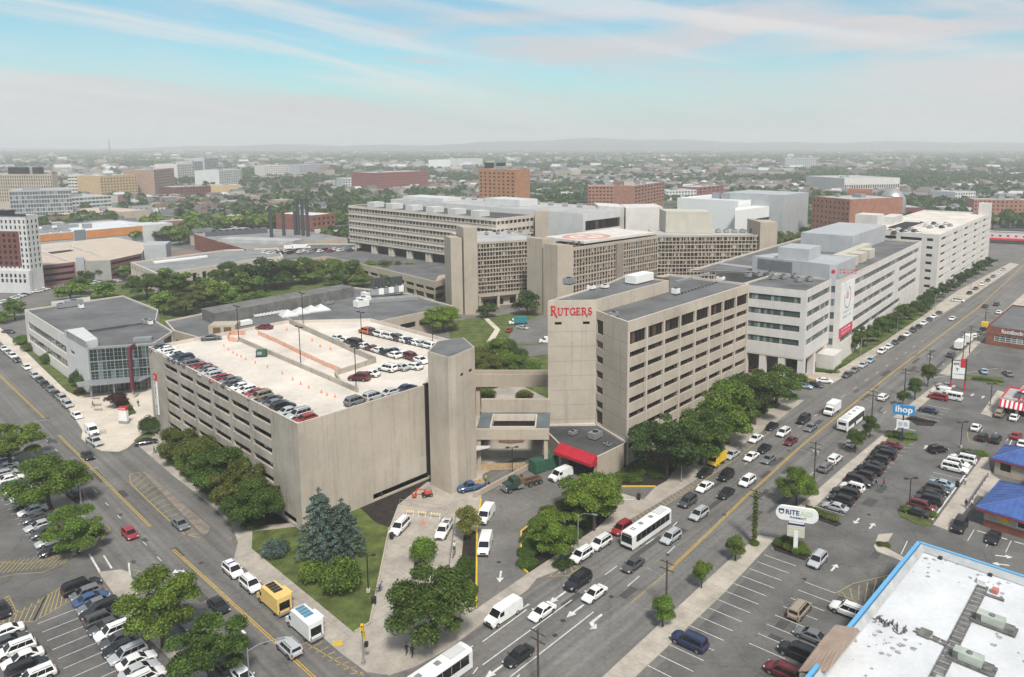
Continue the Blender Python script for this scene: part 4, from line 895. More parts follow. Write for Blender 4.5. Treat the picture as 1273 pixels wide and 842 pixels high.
for k in range(2):
 p=lerp2(e1,e2,.45+.45*k);t_=MB();t_.box(-.95,.95,.1,2.,-.1,6.7,0,xform(p,math.atan2(e2[1]-e1[1],e2[0]-e1[0])));CL.part('arcade_pillar',t_,M_PANEL)
t_=MB();t_.prism([o3(e0,1,8),o3(e1,-9,8),o3(e1,-9,20),o3(e0,1,20)],-.1,6.8);CL.part('lobby',t_,mat('lobby_grey',(.30,.28,.25),.7,.1,.3))
CL.roof([e0,e1,e2,off2(e0,26,0)],CZ+.01,M_ROOF,.5,.35)
r0,r1=o5(e2,-.5,.6),o5(f0,-.1,1.6)
TZ=31.5
CL.facade(r0,r1,-.2,TZ,M_GPANEL,[(dist(r0,r1)*.30,dist(r0,r1)*.95,a-.3,b)for a,b in rows],depth=.2,glass=M_GLASSB,nm=3,fw=.06)
CL.facade(r1,o5(r1,21,0),CZ-1,TZ,M_GPANEL);CL.facade(o5(r1,21,0),o5(r1,21,22),CZ-1,TZ,M_GPANEL);CL.facade(o3(r0,-26,6),r0,CZ-1,TZ,M_GPANEL);CL.facade(o5(r1,21,22),o3(r0,-26,6),CZ-1,TZ,M_GPANEL)
tpoly=[r0,r1,o5(r1,21,0),o5(r1,21,22),o3(r0,-26,6)];CL.roof(tpoly,TZ+.005,M_GPANEL,.2,.2,M_GPANEL)
lv=MB();a_,b_=Vector((*o3(r0,-24,5.5),0)),Vector((*o3(r0,-12,2.7),0))
dl=(b_-a_).normalized();nl=Vector((dl.y,-dl.x,0))
for i in range(11):
 z_=CZ+.3+i*.33;p,q=a_+nl*.12,b_+nl*.12;lv.add([(p.x,p.y,z_),(q.x,q.y,z_),(q.x+nl.x*.12,q.y+nl.y*.12,z_+.24),(p.x+nl.x*.12,p.y+nl.y*.12,z_+.24)],[(0,1,2,3)])
CL.part('louvre',lv,mat('louvre_grey',(.22,.23,.24),.6,.05,1.))
t_=MB();t_.prism([o5(r0,4,8),o5(r0,16,8),o5(r0,16,18),o5(r0,4,18)],TZ-.2,TZ+3.6);CL.part('penthouse',t_,M_GPANEL)
Lf_=dist(f0,f1);u0_=15.6
wr=[(u0_,Lf_*.58,a,b)for a,b in rows];wr=[(u0_ if i==0 else u0_-.2,Lf_*(.60 if i else .96),a-.1,b)for i,(a,b)in enumerate(rows[:4])]+[(Lf_*.665,Lf_*.94,a-.1,b)for a,b in rows[1:4]]+[(2.,Lf_*.7,rows[4][0],rows[4][1])]
CL.facade(f0,f1,-.2,CZ,M_PANEL,wr,depth=.45,glass=M_GLASSB,nm=16,fw=.1)
CL.facade(r1,f0,-.2,CZ,M_PANEL);CL.facade(f1,o5(f1,0,46),-.2,CZ,M_PANEL);CL.facade(o5(f1,0,46),o5(f0,10,46),-.2,CZ,M_PANEL);CL.facade(o5(f0,10,46),off2(e0,34,0),-.2,CZ,M_PANEL)
CL.roof([o5(f0,0,.2),f1,o5(f1,0,46),o5(f0,-10,46),off2(e0,27,0),o5(e2,0,1)],CZ-.02,M_ROOF,.6,.4)
t_=MB();t_.prism([o5(f0,28,9),o5(f0,70,9),o5(f0,70,12),o5(f0,28,12)],CZ-.5,CZ+3.2);CL.part('roof_duct',t_,mat('cream_panel',(.5,.46,.39)))
for k in range(3):t_=MB();t_.prism([o5(f0,30+k*11,5),o5(f0,37+k*11,5),o5(f0,37+k*11,9),o5(f0,30+k*11,9)],CZ-.5,CZ+2.8);CL.part('roof_duct',t_,mat('cream_panel',(.5,.46,.39)))
t_=MB();t_.prism([o5(f0,62,14),o5(f1,-4,14),o5(f1,-4,34),o5(f0,62,34)],CZ-.5,CZ+6.5);CL.part('penthouse',t_,M_GPANEL)
for k in range(8):hvac(CL,o3(e0,-2+k*2.6,16+(k%3)*3),CZ-.5,.5,2,1.5,1.4,M_GREYM)
t_=MB();t_.prism([o5(f0,-.4,-1.5),o5(f0,-9,-1.5),o5(f0,-9,6),o5(f0,-.4,6)],-.1,5.2);CL.part('terrace',t_,M_PANEL)
CL.done()
angF=math.atan2(fd.y,fd.x)
bn=thing('hanging_banner','tall white banner with a broken ring emblem and pink base hung on the clinic','banner',(*o5(f0,6,-.1),8))
bx=xform((*o5(f0,1.3,0),0),angF)
t_=MB();t_.box(-1.1,13.2,-.14,-.02,11.5,25.6,0,bx);t_.obj('banner_cloth',M_WPAINT,bn)
t_=MB();t_.box(-1.1,13.2,-.15,-.02,8.3,11.48,0,bx);t_.obj('banner_base',mat('rose_red_cloth',(.55,.05,.10),.7,.05,1.),bn)
def ring_mesh(cx,cz,ro,ri,a0,a1,y,n=28):
 b=MB();vs=[]
 for i in range(n+1):
  a=R(a0+(a1-a0)*i/n);vs+=[bx@Vector((cx+ro*math.cos(a),y,cz+ro*math.sin(a))),bx@Vector((cx+ri*math.cos(a),y,cz+ri*math.sin(a)))]
 b.add(vs,[(2*i,2*i+1,2*i+3,2*i+2)for i in range(n)]);return b
ring_mesh(6.2,20.4,3.6,3.1,75,-200,-.155).obj('ring_emblem',mat('slate_ink',(.22,.26,.3),.7,.05,1.),bn)
t_=MB()
for x_,h_ in((4.7,1.5),(5.7,2.6),(6.4,1.3)):t_.box(x_,x_+.45,-.156,-.15,20.6,20.6+h_,0,bx)
t_.box(4.2,7.0,-.156,-.15,20.2,20.5,0,bx);t_.obj('red_motif',mat('rose_red_cloth',(.55,.05,.10)),bn)
L0=bn.location
def lettering(txt,s_,pos,m,parent,ang,base):t=text_mesh(txt,s_,.01,m);o=place(t,'lettering',parent,Vector(pos)-Vector(base));o.rotation_euler=(math.pi/2,0,ang);return o
rp=random.Random(21)
for z_,h_,m_,nm_ in((15.6,.75,mat('slate_ink',(.12,.16,.2)),'text_line'),(14.1,.7,mat('slate_ink',(.12,.16,.2)),'text_line'),(10.3,.6,M_WPAINT,'text_line'),(9.2,.5,M_WPAINT,'text_line')):
 t_=MB();x_=1.2 if m_ is M_WPAINT else 2.2
 while x_<10.6:
  w_=rp.uniform(.18,.5);t_.box(x_,x_+.1,-.158,-.15,z_,z_+h_,0,bx);t_.box(x_+.1,x_+w_,-.158,-.15,z_+(h_-.12)*rp.choice((0,.5,1)),z_+h_*.12+(h_-.12)*rp.choice((0,.5,.88)),0,bx);x_+=w_+(.18 if rp.random()<.85 else .55)
 t_.obj(nm_,m_,bn)
an=math.atan2(r1[1]-r0[1],r1[0]-r0[0]);ls=thing('wall_logo_sign','small red roundel and lettering high on the grey clinic tower','sign',(*r0,29));xx=xform((*lerp2(r0,r1,.1),0),an)
t_=MB();vs=[xx@Vector((.9+.6*math.cos(k*math.pi/8),-.1,29.4+.6*math.sin(k*math.pi/8)))for k in range(16)];t_.add(vs,[tuple(range(16))]);t_.obj('roundel',M_REDP,ls)
for z_ in(29.75,28.9):
 t_=MB();x_=2.4
 while x_<7.6:w_=rp.uniform(.2,.42);t_.box(x_,x_+.1,-.12,-.05,z_,z_+.5,0,xx);t_.box(x_+.1,x_+w_,-.12,-.05,z_+rp.choice((0,.25,.5)),z_+.12+rp.choice((.0,.25,.5)),0,xx);x_+=w_+.16
 t_.obj('text_line',M_REDP,ls)
# ---------------------------------------------------------------- second parking garage down the avenue
VZ=28.5
v0,v1,v2=P2(1112,300,VZ),P2(1168,292,VZ),P2(1232,265,VZ)
VG=Bld('tall_parking_garage','tall pale concrete parking garage with eight decks further down the avenue','parking garage',lerp2(v0,v2,.5))
dv=Vector((v2[0]-v1[0],v2[1]-v1[1],0)).normalized();iv=Vector((-dv.y,dv.x,0));VD=36;v0=o3(v1,0,VD);Lv=dist(v0,v1);Lw=dist(v1,v2)
rows=[(VZ-3.2-3.5*i,VZ-1.9-3.5*i)for i in range(8)]
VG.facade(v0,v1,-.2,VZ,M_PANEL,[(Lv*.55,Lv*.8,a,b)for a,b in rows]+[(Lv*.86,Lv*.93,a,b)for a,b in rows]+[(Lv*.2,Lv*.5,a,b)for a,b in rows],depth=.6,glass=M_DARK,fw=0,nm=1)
wr=[]
for i in range(5):
 u=Lw*(.03+.195*i);wr+=[(u,u+Lw*.085,a,b)for a,b in rows]+[(u+Lw*.105,u+Lw*.125,a,b)for a,b in rows]+[(u+Lw*.145,u+Lw*.165,a,b)for a,b in rows]
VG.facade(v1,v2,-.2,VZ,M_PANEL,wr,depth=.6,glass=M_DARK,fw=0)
v3,v4=o3(v2,0,VD),v0
VG.facade(v2,v3,-.2,VZ,M_PANEL);VG.facade(v3,v4,-.2,VZ,M_PANEL)
VG.roof([v1,v2,v3,v4],VZ+.01,M_DECK,.9,.4,M_PANEL)
for(a_,b_,w_,d_,h_)in((1,27,11,10,7.0),(Lw-5,-.2,5,6,6.0),(40,30,20,6,3.0)):
 t_=MB();t_.prism([o3(v1,a_,b_),o3(v1,a_+w_,b_),o3(v1,a_+w_,b_+d_),o3(v1,a_,b_+d_)],VZ-9,VZ+h_);VG.part('stair_tower',t_,M_PANEL)
t_=MB()
for i in range(6):t_.wallbar(o3(v1,Lw*(.015+.195*i),-.15),o3(v1,Lw*(.015+.195*i)+.9,-.15),.5,0,VZ-.4)
VG.part('pilaster',t_,M_PANEL);t_=MB();t_.sheet([o3(v1,22,18),o3(v1,62,18),o3(v1,62,29),o3(v1,22,29)],VZ-.88);VG.part('ramp_void_shade',t_,M_DARK);t_=MB();t_.wallbar(o3(v1,22,17.8),o3(v1,62,17.8),.4,VZ-.9,VZ+.1);VG.part('ramp_wall',t_,M_PANEL);VG.done()  # flat dark sheet paints the ramp opening's shade; the deck is uncut
# ---------------------------------------------------------------- shops on the right
SZ=7.0
s0=Vector(P(1143,674,SZ));s1=P(1043,796,SZ);s2=P(1273,716,SZ)
da=(s1-s0).normalized();db=(s2-s0).normalized();db=Vector((-da.y,da.x,0))if Vector((-da.y,da.x,0)).dot(db)>0 else Vector((da.y,-da.x,0))
def sp3(a,b):q=s0+da*a+db*b;return(q.x,q.y)
DS=Bld('drugstore','white roofed single storey store with sky blue fascia and tan gabled entrance','shop',sp3(20,18))
sp_=[sp3(0,0),sp3(48,0),sp3(48,40),sp3(0,40)];q=ccw(sp_)
for a,b in zip(q,q[1:]+q[:1]):DS.facade(a,b,-.2,SZ-1.3,mat('store_wall_beige',(.42,.36,.29),.85,.1,.3))
t_=MB()
for a,b in zip(q,q[1:]+q[:1]):
 d_=(Vector(b)-Vector(a)).normalized();n_=Vector((d_.y,-d_.x))*.12;t_.wallbar((a[0]+n_.x-d_.x*.2,a[1]+n_.y-d_.y*.2),(b[0]+n_.x+d_.x*.0,b[1]+n_.y+d_.y*.0),.5,SZ-1.4,SZ)
DS.part('blue_fascia',t_,M_SKYBLUE)
wr_=mat('dirty_white_roof',(.72,.73,.74),.6,.10,.09,col2=(.50,.50,.49),fine=.06)
MB().sheet(inset(q,.1),SZ-1.0).obj('roof',M_ROOFW,DS.root)
qi,qj=inset(q,.38),inset(q,1.0);t_=MB();n=4
t_.add([(*p,SZ-.02)for p in qi]+[(*p,SZ-.9)for p in qj],[(i,(i+1)%4,4+(i+1)%4,4+i)for i in range(4)]);DS.part('parapet_flashing',t_,mat('flashing_grey',(.42,.43,.43),.6,.15,.4))
ang=math.atan2(da.y,da.x);dirt=mat('roof_soot',(.10,.10,.10),.8,.4,.6,col2=(.36,.36,.36))
rw_=mat('rusty_walkway',(.19,.185,.175),.8,.3,.8,fine=.3)
RZ=SZ-1.0
def along(p,q,w,name,m,pitch=1.2):
 A_,B_=P(*p,RZ),P(*q,RZ);d_=(B_-A_);n_=int(d_.length/pitch);an_=math.atan2(d_.y,d_.x);t_=MB()
 for k in range(n_):c_=A_.lerp(B_,(k+.5)/n_);t_.box(-pitch*.42,pitch*.42,-w/2,w/2,.1,.2,0,xform((c_.x,c_.y,RZ),an_));t_.box(-.05,.05,-w*.7,w*.7,.12,.24,1,xform((c_.x+d_.normalized().x*pitch/2,c_.y+d_.normalized().y*pitch/2,RZ),an_))
 c_=A_.lerp(B_,.5)
 for s_ in(-1,1):t_.box(-d_.length/2,d_.length/2,s_*w*.58-.05,s_*w*.58+.05,.02,.26,0,xform((c_.x,c_.y,RZ),an_))
 return DS.part(name,t_,[m,M_ROOFL])
along((1222,730),(1163,846),1.1,'roof_walkway',rw_);along((1137,784),(1180,804),.7,'roof_conduit',rw_,.9)
pl_=mat('pale_green_casing',(.40,.44,.38),.5,.1,.5)
for p_ in((1233,771),(1205,818),(1182,857)):
 c_=P(*p_,RZ+.8);t_=MB();x_=xform((c_.x,c_.y,RZ),ang+math.pi/2);t_.box(-1.7,1.5,-.7,.7,.45,1.45,0,x_);t_.box(-2.4,2.9,-.95,.95,.12,.4,1,x_);t_.box(-1.72,-1.1,-.71,.71,.5,1.4,1,x_);t_.box(1.5,2.6,-.7,.7,.4,.75,1,x_);t_.lathe([(.35,RZ+1.45),(.35,RZ+1.6),(.1,RZ+1.6)],(c_.x,c_.y),10,1);DS.part('rooftop_unit',t_,[pl_,rw_])
def rbox(p_,l,w,z0,z1,m,name):c_=P(*p_,RZ);t_=MB();t_.box(-l/2,l/2,-w/2,w/2,z0,z1,0,xform((c_.x,c_.y,RZ),ang));return DS.part(name,t_,m)
rbox((1221,725),1.3,1.1,0,.7,M_WPAINT,'roof_vent');rbox((1237,737),1.0,.8,.1,.6,mat('faded_red',(.5,.17,.15),.6,.1,1.),'roof_vent');rbox((1237,744),.5,2.2,.05,.25,rw_,'roof_vent');rbox((1169,695),.6,.5,0,.35,M_BLACK,'roof_drain');rbox((1231,716),.6,.5,0,.3,M_BLACK,'roof_drain');rbox((1150,789),1.8,1.4,.0,.3,rw_,'roof_curb')
rp=random.Random(9);t_=MB()
for k in range(24):
 c_=P(1092+k*1.5+rp.uniform(-6,6),771+k*.75+rp.uniform(-4,4),RZ);x_=xform((c_.x,c_.y,RZ),ang+rp.uniform(-.6,1.2));t_.box(-.35,.35,-.04,.04,.05,.12+rp.random()*.4,0,x_)
DS.part('pipe_tangle',t_,rw_)
t_=MB()
for k in range(110):
 c_=P(*rp.choice(((1090,790),(1120,800),(1150,690),(1225,722),(1222,728),(1085,760),(1140,712),(1060,800),(1080,830),(1240,735),(1250,800),(1110,815),(1170,700))),RZ)+Vector((rp.gauss(0,1.3),rp.gauss(0,1.3),0));r_=rp.uniform(.05,.3)*rp.uniform(.4,1.3)
 t_.add([(c_.x+r_*rp.uniform(.6,1.6)*math.cos(i*1.047),c_.y+r_*rp.uniform(.6,1.6)*math.sin(i*1.047),SZ-.985+k*.0004)for i in range(6)],[tuple(range(6))])
DS.part('roof_stain',t_,mat('pale_grey_stain',(.40,.40,.40),.8,.35,2.5))
t_=MB();gx=lambda a,b,z:(*sp3(a,b),z)
A0_,A1_=28.4,38.2
V=[gx(A0_,-2.2,SZ-1.6),gx(A1_,-2.2,SZ-1.6),gx(A0_,1.4,SZ+.2),gx(A1_,1.4,SZ+.2),gx(A0_+2.4,-.8,SZ+1.4),gx(A1_-2.4,-.8,SZ+1.4),gx(A0_+2.0,1.6,SZ+1.8),gx(A1_-2.0,1.6,SZ+1.8)]
t_.add(V,[(0,1,5,4),(0,4,6,2),(1,3,7,5),(4,5,7,6),(2,6,7,3),(0,2,3,1)]);DS.part('entrance_gable',t_,M_TAN)
t_=MB()
for k in range(15):
 s_=k/14;p0=Vector(V[0]).lerp(Vector(V[1]),s_);p1=Vector(V[4]).lerp(Vector(V[5]),s_);t_.tube([p0+Vector((0,0,.03)),p1+Vector((0,0,.03))],.06,4)
 if k<7:
  s2_=k/6;q0=Vector(V[1]).lerp(Vector(V[3]),s2_);q1=Vector(V[5]).lerp(Vector(V[7]),s2_);t_.tube([q0+Vector((0,0,.03)),q1+Vector((0,0,.03))],.06,4);q0=Vector(V[0]).lerp(Vector(V[2]),s2_);q1=Vector(V[4]).lerp(Vector(V[6]),s2_);t_.tube([q0+Vector((0,0,.03)),q1+Vector((0,0,.03))],.06,4)
DS.part('gable_rib',t_,M_TAN)
t_=MB();t_.prism([sp3(A0_+.2,-2.1),sp3(A1_-.2,-2.1),sp3(A1_-.2,0),sp3(A0_+.2,0)],0,SZ-1.6,bottom=False);DS.part('entrance_porch',t_,mat('store_wall_beige',(.42,.36,.29)))
DS.done()
def hip_roof(b,poly4,z,rise,frac,over,m,name,ribs=True,flat_well=None):
 q=ccw(poly4);c_=(sum(p[0]for p in q)/4,sum(p[1]for p in q)/4);o=[(p[0]+(p[0]-c_[0])*over,p[1]+(p[1]-c_[1])*over)for p in q];i_=[(c_[0]+(p[0]-c_[0])*frac,c_[1]+(p[1]-c_[1])*frac)for p in q]
 t_=MB();t_.add([(*p,z)for p in o]+[(*p,z+rise)for p in i_]+[(*p,z-.25)for p in o],[(i,(i+1)%4,4+(i+1)%4,4+i)for i in range(4)]+[(4,5,6,7)]+[(i,8+i,8+(i+1)%4,(i+1)%4)for i in range(4)]+[(11,10,9,8)])
 b.part(name,t_,m)
 t_=MB()
 for k in range(4):
  t_.tube([(*o[k],z+.06),(*i_[k],z+rise+.06)],.09,5)
  A_,B_,C_,D_=Vector((*o[k],z)),Vector((*o[(k+1)%4],z)),Vector((*i_[k],z+rise)),Vector((*i_[(k+1)%4],z+rise));n_=max(2,int((B_-A_).length/.9))
  for j in range(1,n_):
   p0=A_.lerp(B_,j/n_);s_=(B_-A_).normalized();u_=(p0-A_).dot(s_);uc,ud=(C_-A_).dot(s_),(D_-A_).dot(s_)
   f_=1. if uc<=u_<=ud else(u_/uc if u_<uc else((B_-A_).length-u_)/((B_-A_).length-ud))
   up_=(C_-A_)-s_*uc;t_.tube([p0+Vector((0,0,.02)),p0+up_*f_+Vector((0,0,.02))],.045,4,cap=False)
 b.part('roof_rib',t_,m)
 t_=MB()
 for k in range(4):t_.wallbar(o[k],o[(k+1)%4],.12,z-.55,z-.26)
 b.part('eave_board',t_,mat('dark_red_board',(.28,.03,.035),.6,.08,1.))
rA,rB=P2(1214,632,3.4),P2(1290,655,3.4)
RS=Bld('blue_roof_restaurant','restaurant with ribbed blue hip roof over red brick and yellow window posters','restaurant',P2(1250,610,3))
dr=Vector((rB[0]-rA[0],rB[1]-rA[1],0)).normalized();ri=Vector((-dr.y,dr.x,0))
def o6(a,b):q=Vector((*rA,0))+dr*a+ri*b;return(q.x,q.y)
main=[o6(1,1),o6(20,1),o6(20,14),o6(1,14)]
Lr_=19.
RS.facade(main[0],main[1],-.2,1.35,M_BRICK);RS.facade(main[0],main[1],1.35,3.5,M_CONC2,[(2.2,4.3,1.6,3.1),(5.2,7.3,1.6,3.1),(8.2,10.3,1.6,3.1),(11.2,13.3,1.6,3.1),(14.2,16.3,1.6,3.1)],depth=.15,nm=1,fw=.15,frame=M_WPAINT)
for a,b in zip(main[1:],main[2:]+main[:1]):RS.facade(a,b,-.2,3.5,M_CONC2)
hip_roof(RS,main,3.6,2.7,.34,.13,M_BLUEROOF,'roof')
t_=MB();t_.prism([o6(7.5,5),o6(15,5),o6(15,10.5),o6(7.5,10.5)],5.4,6.7);RS.part('roof_well',t_,mat('blue_metal_roof',(.05,.1,.4)));t_=MB();t_.sheet([o6(7.9,5.4),o6(14.6,5.4),o6(14.6,10.1),o6(7.9,10.1)],6.71);RS.part('well_floor',t_,M_ROOFL)
an6=math.atan2(dr.y,dr.x)
for k in(0,2,4):
 t_=MB();t_.box(2.4+3*k+.0,4.1+3*k-.0,-.02,.02,1.75,2.95,0,xform((main[0][0]-ri.x*.03,main[0][1]-ri.y*.03,0),an6));RS.part('window_poster',t_,M_YELP)
t_=MB();t_.prism([o6(4,14.2),o6(20,14.2),o6(20,26),o6(4,26)],-.2,4.2);RS.part('rear_wing',t_,M_CONC2)
RS.done()
RE=Bld('blue_roof_pavilion','small pavilion with a blue pyramid roof behind the blue roofed restaurant','pavilion',o6(1,31))
ent=[o6(-4.0,26.8),o6(5.5,26.8),o6(5.5,35),o6(-4.0,35)]
for a,b in zip(ent,ent[1:]+ent[:1]):RE.facade(a,b,-.2,3.4,M_CONC2,[(1.,3.,1.,2.8)])
hip_roof(RE,ent,3.5,2.2,.04,.13,M_BLUEROOF,'roof');RE.done()
rl=thing('railing','dark railing sloping beside the pale walk to the blue roofed restaurant','railing',P(1200,630))
t_=MB();a,b=P(1201,634),P(1228,594);t_.tube([a+Vector((0,0,1.0)),b+Vector((0,0,1.0))],.06,6);t_.tube([a+Vector((0,0,.55)),b+Vector((0,0,.55))],.04,6)
t_.obj('rail',M_NAVY,rl);
for k in range(8):q=a.lerp(b,k/7);t_=MB();t_.tube([q,q+Vector((0,0,1.0))],.05,6);t_.obj('post',M_NAVY,rl)
fA=P2(1243,500,3.2);FK=Bld('striped_awning_restaurant','small restaurant with red and white striped awning and peaked striped cupola','restaurant',P2(1268,490,3))
df=-D2;fi_=D1
def o7(a,b):q=Vector((*fA,0))+df*a+fi_*b;return(q.x,q.y)
FK.facade(o7(0,0),o7(26,0),-.2,4.4,M_WPANEL,[(1+3.2*k,3.6+3.2*k,.5,2.5)for k in range(7)],depth=.15,nm=2,fw=.12,frame=M_REDP)
FK.facade(o7(0,12),o7(0,0),-.2,4.4,M_WPANEL,[(2,5,.5,2.5),(6,9,.5,2.5)],depth=.15);FK.facade(o7(26,0),o7(26,12),-.2,4.4,M_WPANEL);FK.facade(o7(26,12),o7(0,12),-.2,4.4,M_WPANEL)
FK.roof([o7(0,0),o7(26,0),o7(26,12),o7(0,12)],4.41,M_ROOFL,.4,.25,M_REDP)
t_=MB()
for k in range(52):a_=k*.5;t_.add([(*o7(a_,-.05),4.1),(*o7(a_+.5,-.05),4.1),(*o7(a_+.5,-1.2),2.6),(*o7(a_,-1.2),2.6),(*o7(a_,-1.21),2.35),(*o7(a_+.5,-1.21),2.35)],[(3,2,1,0),(4,5,2,3)],k%2)
FK.part('striped_awning',t_,[M_REDP,M_WPAINT])
t_=MB();t_.prism([o7(4,3),o7(9.5,3),o7(9.5,8.5),o7(4,8.5)],3.9,5.9);FK.part('cupola',t_,M_WPANEL)
t_=MB();ap=(*o7(6.75,5.75),8.6);cs=[o7(3.4,2.4),o7(10.1,2.4),o7(10.1,9.1),o7(3.4,9.1)]
for k in range(4):
 for j in range(8):p,q=lerp2(cs[k],cs[(k+1)%4],j/8),lerp2(cs[k],cs[(k+1)%4],(j+1)/8);t_.add([(*p,6.1),(*q,6.1),ap],[(0,1,2)],j%2);t_.add([(*p,5.6),(*q,5.6),(*q,6.1),(*p,6.1)],[(0,1,2,3)],2)
FK.part('striped_cupola_roof',t_,[M_REDP,M_WPAINT,M_NAVY])
t=text_mesh('KFC',1.5,.05,M_REDP,.04);o=place(t,'lettering',FK.root,Vector((*o7(5.2,-.35),4.9))-FK.root.location);o.rotation_euler=(math.pi/2,0,math.atan2(df.y,df.x))
FK.done()
bA=P2(1227,405,6.5)
BS=Bld('brick_store','red brick store with white sign lettering and gridded green windows by the avenue','shop',P2(1265,405,5))
def o8(a,b):q=Vector((*bA,0))-D2*a+D1*b;return(q.x,q.y)
BS.facade(o8(0,0),o8(34,0),-.2,6.5,M_BRICK,[(2.5,12.5,1.6,3.7),(14.5,24.5,1.6,3.7)],depth=.3,glass=M_GLASSG,nm=6,nh=3,fw=.12,frame=M_WPAINT)
BS.facade(o8(0,45),o8(0,0),-.2,6.5,M_BRICK);BS.facade(o8(34,0),o8(34,45),-.2,6.5,M_BRICK);BS.facade(o8(34,45),o8(0,45),-.2,6.5,M_BRICK)
BS.roof([o8(0,0),o8(34,0),o8(34,45),o8(0,45)],6.51,M_ROOF,.5,.3,M_BRICKM)
t=text_mesh('footlocker',1.9,.05,M_WPAINT,.05);o=place(t,'lettering',BS.root,Vector((*o8(8.5,-.12),5.2))-BS.root.location);o.rotation_euler=(math.pi/2,0,math.atan2(-D2.y,-D2.x))
t_=MB();t_.box(-.9,.9,-.9,.9,6.3,7.8,0,xform(o8(-.6,-.4),A1));BS.part('corner_sign',t_,M_YELP);BS.done()
# ================================================================ vehicles
def body_loft(b,secs,mi=0):
 """secs: (x, half width, z bottom, z shoulder, z top, half width at top); closed skin along the length"""
 rings=[]
 for x,w,zb,zs,zt,wt in secs:
  rings.append([(x,-w*.9,zb),(x,-w,zb+(zs-zb)*.3),(x,-w,zs),(x,-wt,zt),(x,wt,zt),(x,w,zs),(x,w,zb+(zs-zb)*.3),(x,w*.9,zb)])
 n=8;vs=[v for r in rings for v in r]
 fs=[(i*n+k,(i+1)*n+k,(i+1)*n+(k+1)%n,i*n+(k+1)%n)for i in range(len(rings)-1)for k in range(n)]
 fs+=[tuple(range(n)),tuple(range((len(rings))*n-1,(len(rings)-1)*n-1,-1))]
 fs=[f[::-1]for f in fs]
 b.add(vs,fs,mi)
SPEC={'sedan':(4.75,1.84,1.45,.93,.84,(-1.75,-1.0,.35,1.2),'boot'),'coupe':(4.6,1.86,1.36,.90,.82,(-1.85,-.85,.2,1.15),'boot'),'hatchback':(4.2,1.78,1.50,.95,.86,(-1.95,-1.55,.45,1.25),'hatch'),'suv':(4.7,1.92,1.74,1.05,1.0,(-2.22,-1.95,.55,1.3),'hatch'),'large suv':(5.25,2.02,1.90,1.14,1.1,(-2.5,-2.3,.6,1.35),'hatch'),'minivan':(5.1,1.98,1.78,1.02,.95,(-2.42,-2.2,.9,1.85),'hatch'),'pickup':(5.7,1.98,1.85,1.12,1.08,(-.55,-.4,.85,1.5),'bed')}
def tf(mb,xf):mb.v=[tuple(xf@Vector(v))for v in mb.v];return mb
CARM={}
def wheel_mb(r,w,rim=True):
 b=MB();n=18;pr=[(r*.62,-w/2,1),(r*.64,-w/2-.012,0),(r*.94,-w/2-.012,0),(r,-w/2+.03,0),(r,w/2,0),(r*.6,w/2,0)]
 vs=[(q*math.cos(k*2*math.pi/n),y,q*math.sin(k*2*math.pi/n))for q,y,_ in pr for k in range(n)]
 b.v=vs
 for i in range(len(pr)-1):
  for k in range(n):b.f.append((i*n+k,i*n+(k+1)%n,(i+1)*n+(k+1)%n,(i+1)*n+k));b.m.append(0)
 if rim=='only':b=MB()
 if rim is False:return b
 b.add([(r*.62*math.cos(k*2*math.pi/n),-w/2+.03,r*.62*math.sin(k*2*math.pi/n))for k in range(n)],[tuple(range(n))],2)
 for s in range(5):
  a=s*2*math.pi/5;c,d=math.cos(a),math.sin(a)
  b.add([(-d*.045,-w/2+.005,c*.045),(c*r*.6-d*.05,-w/2,d*r*.6+c*.05),(c*r*.6+d*.05,-w/2,d*r*.6-c*.05),(d*.045,-w/2+.005,-c*.045)],[(0,1,2,3)],1)
 b.add([(q*r*math.cos(k*2*math.pi/n),-w/2-.003,q*r*math.sin(k*2*math.pi/n))for q in(.56,.64)for k in range(n)],[(k,(k+1)%n,n+(k+1)%n,n+k)for k in range(n)],1)
 return b
